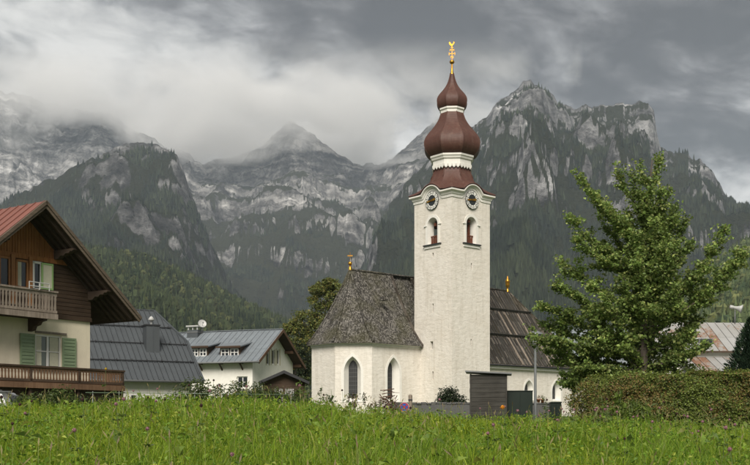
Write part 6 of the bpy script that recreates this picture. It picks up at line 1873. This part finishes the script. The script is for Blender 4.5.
# no-stopping sign
SGD = 46.0
sign, sgg = ground_empty('road_sign', 404.2, SGD, 'round blue and red no stopping sign beside the brush pile', 'road sign')
sz = (HZ - 407.3) / F * SGD - sgg; rr = 4.7 / F * SGD
fv = Vector((-0.1, -1, 0)).normalized(); fx = Vector((-fv.y, fv.x, 0)); cpt = Vector((0, -0.05, sz))
M_blue = mat_simple('sign_blue', (0.012, 0.07, 0.34), 0.4, 0, 0.5, 0.05); M_red = mat_simple('sign_red', (0.34, 0.012, 0.014), 0.4, 0, 0.5, 0.05)
circ = lambda r, n=32: [(r * math.cos(2 * math.pi * i / n), r * math.sin(2 * math.pi * i / n)) for i in range(n)]
def sd_prism(pts, a, b, name, mat):
    mb = MB(); mb.prism([cpt + fx * p[0] + Zv * p[1] + fv * a for p in pts], fv * (b - a)); return mb.build(name, mat, sign)
sd_prism(circ(rr * 1.08), -0.004, 0.0, 'backing_disc', MT['dish']); sd_prism(circ(rr), 0.001, 0.004, 'blue_disc', M_blue)
mb = MB(); mb.loft(cpt, fx, fv, circ(rr), 0.007, circ(rr * 0.80), 0.007); mb.loft(cpt, fx, fv, circ(rr), 0.004, circ(rr), 0.007); mb.loft(cpt, fx, fv, circ(rr * 0.8), 0.007, circ(rr * 0.8), 0.004); mb.build('red_ring', M_red, sign)
for s in (-1, 1):
    a = R(45 * s); dv = (math.cos(a), math.sin(a)); q = (-dv[1], dv[0]); l = rr * 0.82; w_ = rr * 0.10
    sd_prism([(dv[0] * l + q[0] * w_, dv[1] * l + q[1] * w_), (dv[0] * l - q[0] * w_, dv[1] * l - q[1] * w_), (-dv[0] * l - q[0] * w_, -dv[1] * l - q[1] * w_), (-dv[0] * l + q[0] * w_, -dv[1] * l + q[1] * w_)], 0.004, 0.0065 + 0.001 * s, 'red_bar', M_red)
mb = MB(); mb.tube([(0, 0, -0.1), (0, 0, sz + rr * 1.05)], 0.028, 8); mb.build('post', MT['zinc'], sign, True)
# stake
stk, g_ = ground_empty('wooden_stake', 410.3, 47.5, 'short weathered wooden stake next to the round sign', 'stake')
h = (HZ - 394.5) / F * 47.5 - g_
mb = MB(); mb.tube([(0, 0, -0.1), (0.01, 0, h * 0.55), (0.0, 0.0, h - 0.04), (0, 0, h)], [0.085, 0.08, 0.095, 0.05], 7); mb.build('shaft', MT['greywood'], stk); 
mb = MB(); mb.box((-0.1, -0.1, h - 0.28), (0.1, -0.07, h - 0.22)); mb.build('band', MT['dark_metal'], stk)
# brush pile
brush, g_ = ground_empty('brush_pile', 387.5, 44.0, 'heap of dry reddish twigs before the choir windows', 'brush pile')
rsx = random.Random(17); M_twig = mat_wood('dry_twigs', (0.07, 0.035, 0.022), (0.15, 0.085, 0.055), 1.0, 'x')
hb = (HZ - 388) / F * 44 - g_
for i in range(110):
    a = rsx.uniform(0, 6.28); L = rsx.uniform(0.35, 0.8); r = rsx.uniform(0, 0.62)
    c = Vector((math.cos(a) * r, math.sin(a) * r * 0.7, rsx.uniform(0.05, 1) * hb * (1 - (r / 0.72) ** 2)))
    d = Vector((rsx.gauss(0, 1), rsx.gauss(0, 0.6), rsx.gauss(0, 0.35))).normalized() * L
    mb = MB(); mb.tube([c - d * 0.5, c + Vector((0, 0, 0.04)), c + d * 0.5], [0.022, 0.016, 0.007], 5); mb.build('twig', M_twig, brush, True)
rs = np.random.RandomState(5); P = rs.normal(0, 1, (420, 3)) * np.array([0.34, 0.24, 0.12]) + np.array([0, 0, hb * 0.55])
link('dead_leaves', leaf_mesh('dead_leaves', P, 0.06, rs, [(0.12, 0.05, 0.03), (0.16, 0.09, 0.05), (0.07, 0.06, 0.025)], 0.3), M_leaf, brush)
# rail fence behind the meadow (a long pale rail on posts)
fen, g_ = ground_empty('rail_fence', 205, 30.0, 'thin pale green rail fence crossing behind the meadow grass', 'fence', R(6))
z0 = (HZ - 392.3) / F * 30 - g_
mb = MB(); mb.tube([(-3.4, 0, z0 - 0.02), (2.6, 0, z0 - 0.06)], 0.009, 6); mb.build('rail', mat_simple('pale_green_rail', (0.12, 0.17, 0.11), 0.6), fen, True)
for x in (-3.2, -0.3, 2.5):
    mb = MB(); mb.tube([(x, 0.03, -0.1), (x, 0.03, z0 + 0.02)], 0.014, 6); mb.build('post', MT['zinc'], fen, True)

# ================================================================== silver car at the left edge
CD = 36.0
car, cg_ = ground_empty('parked_car', -38, CD, 'silver estate car parked below the timber house terrace', 'car', R(4))
M_paint = mat_simple('silver_paint', (0.36, 0.37, 0.38), 0.28, 0.6, 0.5, 0.05)
M_tyre = mat_simple('tyre_rubber', (0.02, 0.02, 0.02), 0.9)
top = (HZ - 391.5) / F * CD - cg_                         # roof height
k_ = top / 1.45
# rear faces +x; y spans the width
def prof_band(pts, w0, w1, mb):
    """side profile pts (x, z), half width interpolated from w0 (bottom) to w1 (top)"""
    z0 = min(p[1] for p in pts); z1 = max(p[1] for p in pts)
    L = []; R_ = []
    for (x, z) in pts:
        w = w0 + (w1 - w0) * (z - z0) / (z1 - z0); L.append((x, -w, z)); R_.append((x, w, z))
    n = len(pts); fs = [(i, (i + 1) % n, n + (i + 1) % n, n + i) for i in range(n)]
    tri = tessellate_polygon([[Vector((p[0], p[1], 0)) for p in pts]])
    for t in tri: fs.append(tuple(t)); fs.append(tuple(n + q for q in t[::-1]))
    mb.add(L + R_, fs)
X1 = (20 - (-38)) / F * CD                                # rear bumper
body = [(X1, 0.35), (X1 + 0.02, 0.62), (X1 - 0.03, 0.95), (X1 - 0.10, 0.98 * k_), (X1 - 3.2, 0.98 * k_), (X1 - 4.2, 0.80), (X1 - 4.35, 0.55), (X1 - 4.33, 0.28), (X1 - 3.85, 0.24), (X1 - 0.2, 0.24)]
mb = MB(); prof_band(body, 0.86, 0.80, mb); bo = mb.build('body', M_paint, car, False, 0.03)
cab = [(X1 - 0.08, 0.96 * k_), (X1 - 0.28, 1.33 * k_), (X1 - 0.42, 1.42 * k_), (X1 - 1.2, 1.45 * k_), (X1 - 2.0, 1.43 * k_), (X1 - 2.4, 1.37 * k_), (X1 - 3.25, 0.97 * k_)]
mb = MB(); prof_band(cab, 0.79, 0.60, mb); mb.build('cabin', M_paint, car, True)
# windows: thin panes just proud of the cabin sides and tail
def side_pane(pts, sgn, mb):
    z0, z1 = 0.96 * k_, 1.45 * k_
    mb.prism([(x, sgn * (0.79 + (0.60 - 0.79) * (z - z0) / (z1 - z0) + 0.004), z) for x, z in pts], (0, sgn * 0.006, 0))
for sgn in (-1, 1):
    for pts in ([(X1 - 0.30, 1.02 * k_), (X1 - 0.48, 1.35 * k_), (X1 - 1.05, 1.38 * k_), (X1 - 1.05, 1.02 * k_)], [(X1 - 1.12, 1.02 * k_), (X1 - 1.12, 1.38 * k_), (X1 - 1.95, 1.37 * k_), (X1 - 1.95, 1.02 * k_)], [(X1 - 2.02, 1.02 * k_), (X1 - 2.02, 1.36 * k_), (X1 - 2.4, 1.32 * k_), (X1 - 2.95, 1.02 * k_)]):
        mb = MB(); side_pane(pts, sgn, mb); mb.build('side_window', MT['glass'], car)
mb = MB(); mb.prism([(X1 - 0.085, -0.66, 1.02 * k_), (X1 - 0.085, 0.66, 1.02 * k_), (X1 - 0.25, 0.58, 1.31 * k_), (X1 - 0.25, -0.58, 1.31 * k_)], (0.02, 0, 0.012)); mb.build('rear_window', MT['glass'], car)
for sgn in (-1, 1):
    mb = MB(); mb.tube([(X1 - 0.5, sgn * 0.56, 1.47 * k_), (X1 - 2.1, sgn * 0.56, 1.48 * k_)], 0.018, 6); mb.build('roof_rail', MT['zinc'], car, True)
    mb = MB(); mb.box((X1 - 0.06, sgn * 0.62, 0.75), (X1 + 0.01, sgn * 0.82, 0.95)); mb.build('tail_light', M_red, car)
    for x in (X1 - 0.8, X1 - 3.45):
        mb = MB(); mb.tube([(x, sgn * 0.70, 0.31), (x, sgn * 0.88, 0.31)], 0.31, 22); wv = mb.build('wheel', M_tyre, car, False)
        mb = MB(); mb.tube([(x, sgn * 0.875, 0.31), (x, sgn * 0.895, 0.31)], 0.2, 16); mb.build('rim', MT['zinc'], wv)

# ================================================================== meadow
def build_grass():
    rs = np.random.RandomState(99)
    def field(n, y0, y1, pw=1.0):
        y = y0 + (y1 - y0) * rs.uniform(0, 1, n) ** pw
        x = rs.uniform(-1, 1, n) * (0.41 * y + 1.6)
        return x, y
    xs, ys = [], []
    for (n, y0, y1) in ((115000, 3.6, 7.5), (105000, 7.5, 13), (42000, 13, 26)):
        x, y = field(n, y0, y1); xs.append(x); ys.append(y)
    x = np.concatenate(xs); y = np.concatenate(ys); n = len(x)
    z = ground_z(x, y)
    clump = fbm(x * 0.9, y * 0.9, 3, 4)
    fine = perlin(x * 3.2, y * 3.2, 9)
    h = (0.27 + 0.05 * clump + 0.05 * fine) * rs.uniform(0.5, 1.2, n); tall = rs.uniform(0, 1, n) < 0.035; h = np.where(tall, h * 1.3, h)
    h = h * np.where(y > 13, 0.85, 1)
    w = rs.uniform(0.0020, 0.0052, n) * np.where(y > 9, 1.5, 1.0)
    a = rs.uniform(0, 2 * np.pi, n); lean = rs.gamma(2.0, 0.24, n) * h
    lx, ly = np.cos(a) * lean, np.sin(a) * lean + 0.0
    fa = rs.uniform(0, np.pi, n); sx, sy = np.cos(fa) * w, np.sin(fa) * w * 0.7
    seg = []
    for f_, wf, hf in ((0, 0.8, 0.0), (0.18, 1.0, 0.42), (0.55, 0.75, 0.78), (1.0, 0.02, 1.0)):
        cx, cy, cz = x + lx * f_, y + ly * f_, z - 0.02 + h * hf - lean * 0.25 * f_
        seg.append(np.stack([cx - sx * wf, cy - sy * wf, cz], 1)); seg.append(np.stack([cx + sx * wf, cy + sy * wf, cz], 1))
    V = np.stack(seg, 1).reshape(-1, 3)
    b = (np.arange(n) * 8)[:, None]
    q = np.concatenate([b + np.array([[0, 1, 3, 2]]), b + np.array([[2, 3, 5, 4]]), b + np.array([[4, 5, 7, 6]])], 0)
    base = np.array([(0.175, 0.245, 0.018), (0.225, 0.29, 0.022), (0.13, 0.195, 0.018), (0.28, 0.32, 0.032), (0.34, 0.30, 0.10)])
    base = base * np.array([1.0, 1.06, 1.0])
    kk = rs.choice(5, n, p=[0.33, 0.27, 0.22, 0.13, 0.05])
    warm = np.clip(0.5 + 0.9 * fbm(x * 0.6, y * 0.6, 3, 24), 0, 1)[:, None]
    c = base[kk] * rs.uniform(0.7, 1.3, (n, 1)) * (np.array([0.85, 0.97, 1.0]) * (1 - warm) + np.array([1.10, 1.06, 0.9]) * warm)
    m1 = np_mesh('grass', V, q, True, {'col': np.repeat(c, 8, 0)})
    g = link('grass', m1, M_grass); tag(g, 'tall bright green meadow grass in the foreground', 'grass', None, 'stuff')
    # clover and weed leaves among the blades
    n2 = 95000
    x, y = field(n2, 3.6, 15, 0.9); pt = fbm(x * 1.1, y * 1.1, 3, 64)
    keep = pt + rs.normal(0, 0.25, n2) > -0.05; x, y = x[keep], y[keep]
    z = ground_z(x, y) + (0.25 + 0.05 * fbm(x * 0.9, y * 0.9, 3, 4)) * rs.uniform(0.3, 1.15, len(x))
    m2 = leaf_mesh('ground_cover', np.stack([x, y, z], 1), 0.032, rs, [(0.15, 0.265, 0.026), (0.20, 0.31, 0.032), (0.11, 0.21, 0.024), (0.29, 0.34, 0.045)], 0.5, None, 0.62, 0.2)
    n3 = 150                                             # rosettes of broad weed leaves
    x3, y3 = field(n3, 4.2, 13.5); P3 = []
    for q in range(n3):
        k3 = rs.randint(5, 11); P3.append(np.stack([x3[q] + rs.normal(0, 0.06, k3), y3[q] + rs.normal(0, 0.06, k3), float(ground_z(x3[q], y3[q])) + rs.uniform(0.16, 0.33, k3)], 1))
    m3 = leaf_mesh('broad_leaves', np.concatenate(P3), 0.085, rs, [(0.16, 0.24, 0.04), (0.21, 0.29, 0.05), (0.25, 0.27, 0.05), (0.12, 0.19, 0.035)], 0.6, None, 0.42, 0.25)
    g3 = link('broad_leaves', m3, M_grass); tag(g3, 'broad weed leaves scattered through the meadow grass', 'ground cover', None, 'stuff')
    n4 = 650                                            # flowering grass stalks with tan heads
    x4, y4 = field(n4, 4.0, 15); z4 = ground_z(x4, y4); h4 = rs.uniform(0.28, 0.42, n4); lx4 = rs.normal(0, 0.07, n4); ly4 = rs.normal(0, 0.07, n4)
    A4 = np.stack([x4, y4, z4], 1); B4 = np.stack([x4 + lx4, y4 + ly4, z4 + h4], 1); w4 = np.array([0.0016, 0.0, 0.0])
    H4 = B4 + np.stack([lx4 * 0.4, ly4 * 0.4, np.full(n4, 0.055)], 1); M4 = (B4 + H4) / 2; wh = np.array([0.0055, 0.0, 0.0])
    V4 = np.stack([A4 - w4, A4 + w4, B4 + w4, B4 - w4, B4, M4 + wh, H4, M4 - wh], 1).reshape(-1, 3)
    b4 = (np.arange(n4) * 8)[:, None]; Q4 = np.concatenate([b4 + np.array([[0, 1, 2, 3]]), b4 + np.array([[4, 5, 6, 7]])], 0)
    tan = np.array([(0.30, 0.25, 0.11), (0.24, 0.22, 0.08), (0.20, 0.15, 0.08)])[rs.randint(0, 3, n4)]
    c4 = np.concatenate([np.repeat(np.array([[[0.20, 0.24, 0.05]]]), n4, 0).repeat(4, 1), np.repeat(tan[:, None], 4, 1)], 1).reshape(-1, 3)
    g4 = link('seed_grass', np_mesh('seed_grass', V4, Q4, False, {'col': c4}), M_grass); tag(g4, 'thin flowering grass stalks with tan heads above the meadow', 'grass', None, 'stuff')
    g2 = link('ground_cover', m2, M_grass); tag(g2, 'clover and herb leaves growing through the meadow grass', 'ground cover', None, 'stuff')
M_grass = mat_leafattr('grass_blade', 0.55, 0.48, 0.35)
build_grass()
# ---- clover flowers: single plants, copied
rs = np.random.RandomState(7)
def flower_proto(name, label, cat, group, head_col, hr, hz, n, spiky=0.35, petal=0.008):
    root = empty(name, (0, 0, 0)); tag(root, label, cat, group)
    mb = MB(); mb.tube([(0, 0, -0.03), (0.012, 0.004, hz * 0.5), (0, 0, hz)], [0.0022, 0.002, 0.0016], 5); mb.build('stem', M_stem, root, True)
    v = rs.normal(0, 1, (n, 3)); v /= np.linalg.norm(v, axis=1)[:, None]
    C = v * hr * np.array([1, 1, 0.95]) * rs.uniform(0.75, 1.05, (n, 1)) + np.array([0, 0, hz + hr * 0.5])
    link('flower_head', leaf_mesh('flower_head', C, petal, rs, [head_col, tuple(min(1, k * 1.5) for k in head_col), tuple(k * 0.6 for k in head_col)], 0.2, v, 0.55, 0.1, None, 1.2), M_leaf, root)
    mb = MB(); mb.lathe([(hr * 0.1, hz - hr * 0.3), (hr * 0.75, hz), (hr * 0.8, hz + hr * 0.7), (hr * 0.3, hz + hr * 1.3)], 8); mb.build('calyx', mat_simple(name + '_core', tuple(k * 0.7 for k in head_col), 0.9), root, True)
    for s in (-1, 1, 0.3):
        l = link('leaf', leaf_mesh('leaf', np.array([[0.02 * s, 0.012, hz * 0.72], [0.028 * s, -0.008, hz * 0.73], [0.012 * s, -0.02, hz * 0.7]]), 0.03, rs, G1[1:2], 0.8, None, 0.6), M_leaf, root)
    return root
def copy_tree(o, parent=None):
    c = o.copy(); COL.objects.link(c); c.parent = parent
    for ch in list(o.children): copy_tree(ch, c)
    return c
GRP = 'pink clover flowers in the meadow'
clover = flower_proto('clover_flower', 'pink clover flower head on a thin stem in the meadow grass', 'flower', GRP, (0.36, 0.19, 0.22), 0.0125, 0.36, 120)
def put(root, px, Y, dz, rz, s):
    x = (px - CX) / F * Y; root.location = (x, Y, gz(x, Y) + dz); root.rotation_euler = (rs.normal(0, 0.1), rs.normal(0, 0.1), rz); root.scale = (s, s, s)
spots = [(118, 8), (119.5, 8.1), (152, 6.5), (148, 10), (224, 5.6), (216, 9.5), (302, 11), (220, 12.5), (250, 11.5), (133, 13), (444, 5.0), (440, 12), 
         (500, 8.2), (487, 7.2), (513, 9.8), (505, 11.5), (541, 11.8), (548, 12.4), (560, 12), (563, 12.6), (572, 11), (590, 11.5), (596, 10.8), (600, 12), (609, 11), (612, 12.4), (618, 10.2), (631, 11.6), (640, 12), (648, 9.6), (655, 10.4), (688, 11.5), (689, 10.4), (695, 9.2), (696, 10), (700, 9.8),
         (717, 7.6), (695, 6.2), (719, 6.0), (732, 11), (740, 9.6), (744, 6.4), (555, 9), (28, 8.6), (160, 11.7), (239, 13.2), (484, 12.8), (525, 13), (660, 12.6), (712, 12.2), (80, 6.2)]
first = True
for (px_, Y) in spots:
    o = clover if first else copy_tree(clover); first = False
    put(o, px_, Y, rs.uniform(-0.03, 0.06), rs.uniform(0, 6.28), rs.uniform(0.85, 1.2))
sorrel = flower_proto('seed_head', 'small dark brown seed head on a stalk in the meadow grass', 'flower', 'brown seed heads in the meadow', (0.055, 0.022, 0.018), 0.013, 0.40, 60, petal=0.007)
first = True
for k in range(26):
    o = sorrel if first else copy_tree(sorrel); first = False
    put(o, rs.uniform(0, 750), rs.uniform(6, 14), rs.uniform(-0.05, 0.08), rs.uniform(0, 6.28), rs.uniform(0.8, 1.2))
og_ = flower_proto('orange_flower', 'single orange yellow flower before the dark green cabinet', 'flower', None, (0.75, 0.30, 0.02), 0.016, 0.40, 90); put(og_, 508, 9.0, 0.02, 0, 1.25)
yl = flower_proto('yellow_flower', 'lone yellow flower standing above the grass near the terrace', 'flower', None, (0.62, 0.42, 0.03), 0.014, 0.62, 70); put(yl, 101, 12.5, 0.0, 0, 1.1)
# ================================================================== haze
def mat_haze():
    m, t, out = newmat('valley_haze')
    pv = t.n('ShaderNodeVolumePrincipled')
    pv.inputs['Color'].default_value = (0.75, 0.86, 1.0, 1)
    pv.inputs['Density'].default_value = HAZE_D
    pv.inputs['Anisotropy'].default_value = 0.0
    t.t.links.new(pv.outputs[0], out.inputs['Volume'])
    return m
HAZE_D = 0.000055
def boxmesh(name, a, b):
    x0, y0, z0 = a; x1, y1, z1 = b
    V = [(x0, y0, z0), (x1, y0, z0), (x1, y1, z0), (x0, y1, z0), (x0, y0, z1), (x1, y0, z1), (x1, y1, z1), (x0, y1, z1)]
    Fc = [(0, 3, 2, 1), (4, 5, 6, 7), (0, 1, 5, 4), (1, 2, 6, 5), (2, 3, 7, 6), (3, 0, 4, 7)]
    return np_mesh(name, np.array(V), np.array(Fc))
hz = link('haze', boxmesh('haze', (-9200, -500, -3.2), (9200, 9100, 1900)), mat_haze())
tag(hz, 'thin pale blue valley haze over the whole scene', 'haze', None, 'stuff')

# ------------------------------------------------------------------ cloud bank lying on the high peaks
def mat_cloud(base, xr, dens):
    m, t, out = newmat('cloud_vapour')
    P = t.n('ShaderNodeNewGeometry').outputs['Position']
    x, y, z = t.sep(P)
    n = t.noise(t.vmath('MULTIPLY', P, (1, 1, 1.6)), 0.0021, 5, 0.58, 0.4)
    dip = t.math('MULTIPLY', t.math('EXPONENT', t.math('MULTIPLY', t.math('POWER', t.math('DIVIDE', t.math('ADD', x, 380.0), 420.0), 2.0), -1.0)), 130.0)   # the deck sags round the central peak
    hgt = t.math('DIVIDE', t.math('SUBTRACT', t.math('ADD', z, dip), base), 420.0)
    f = t.math('ADD', t.math('MINIMUM', hgt, 0.45), t.math('MULTIPLY', t.math('SUBTRACT', n, 0.5), 8.0))
    sx = t.math('DIVIDE', t.math('SUBTRACT', xr, x), 900.0)                       # thins out to the right
    f = t.math('ADD', f, t.math('MINIMUM', sx, 0.0))
    top = t.math('DIVIDE', t.math('SUBTRACT', 1860.0, z), 260.0, clamp=True)
    ed = t.math('DIVIDE', t.math('SUBTRACT', y, 4750.0), 350.0, clamp=True)
    d = t.math('MULTIPLY', t.math('MULTIPLY', t.math('MULTIPLY', f, 1.0, clamp=True), top), t.math('MULTIPLY', ed, dens))
    pv = t.n('ShaderNodeVolumePrincipled')
    pv.inputs['Color'].default_value = (0.99, 0.99, 0.985, 1)
    pv.inputs['Anisotropy'].default_value = 0.0
    t.set(pv, 'Density', d)
    t.t.links.new(pv.outputs[0], out.inputs['Volume'])
    return m
cl = link('cloud', boxmesh('cloud', (-3900, 4740, 1280), (1000, 6400, 1880)), mat_cloud(1535.0, -60.0, 0.0090))
tag(cl, 'low cloud bank lying over the far left peaks', 'cloud', None, 'stuff')
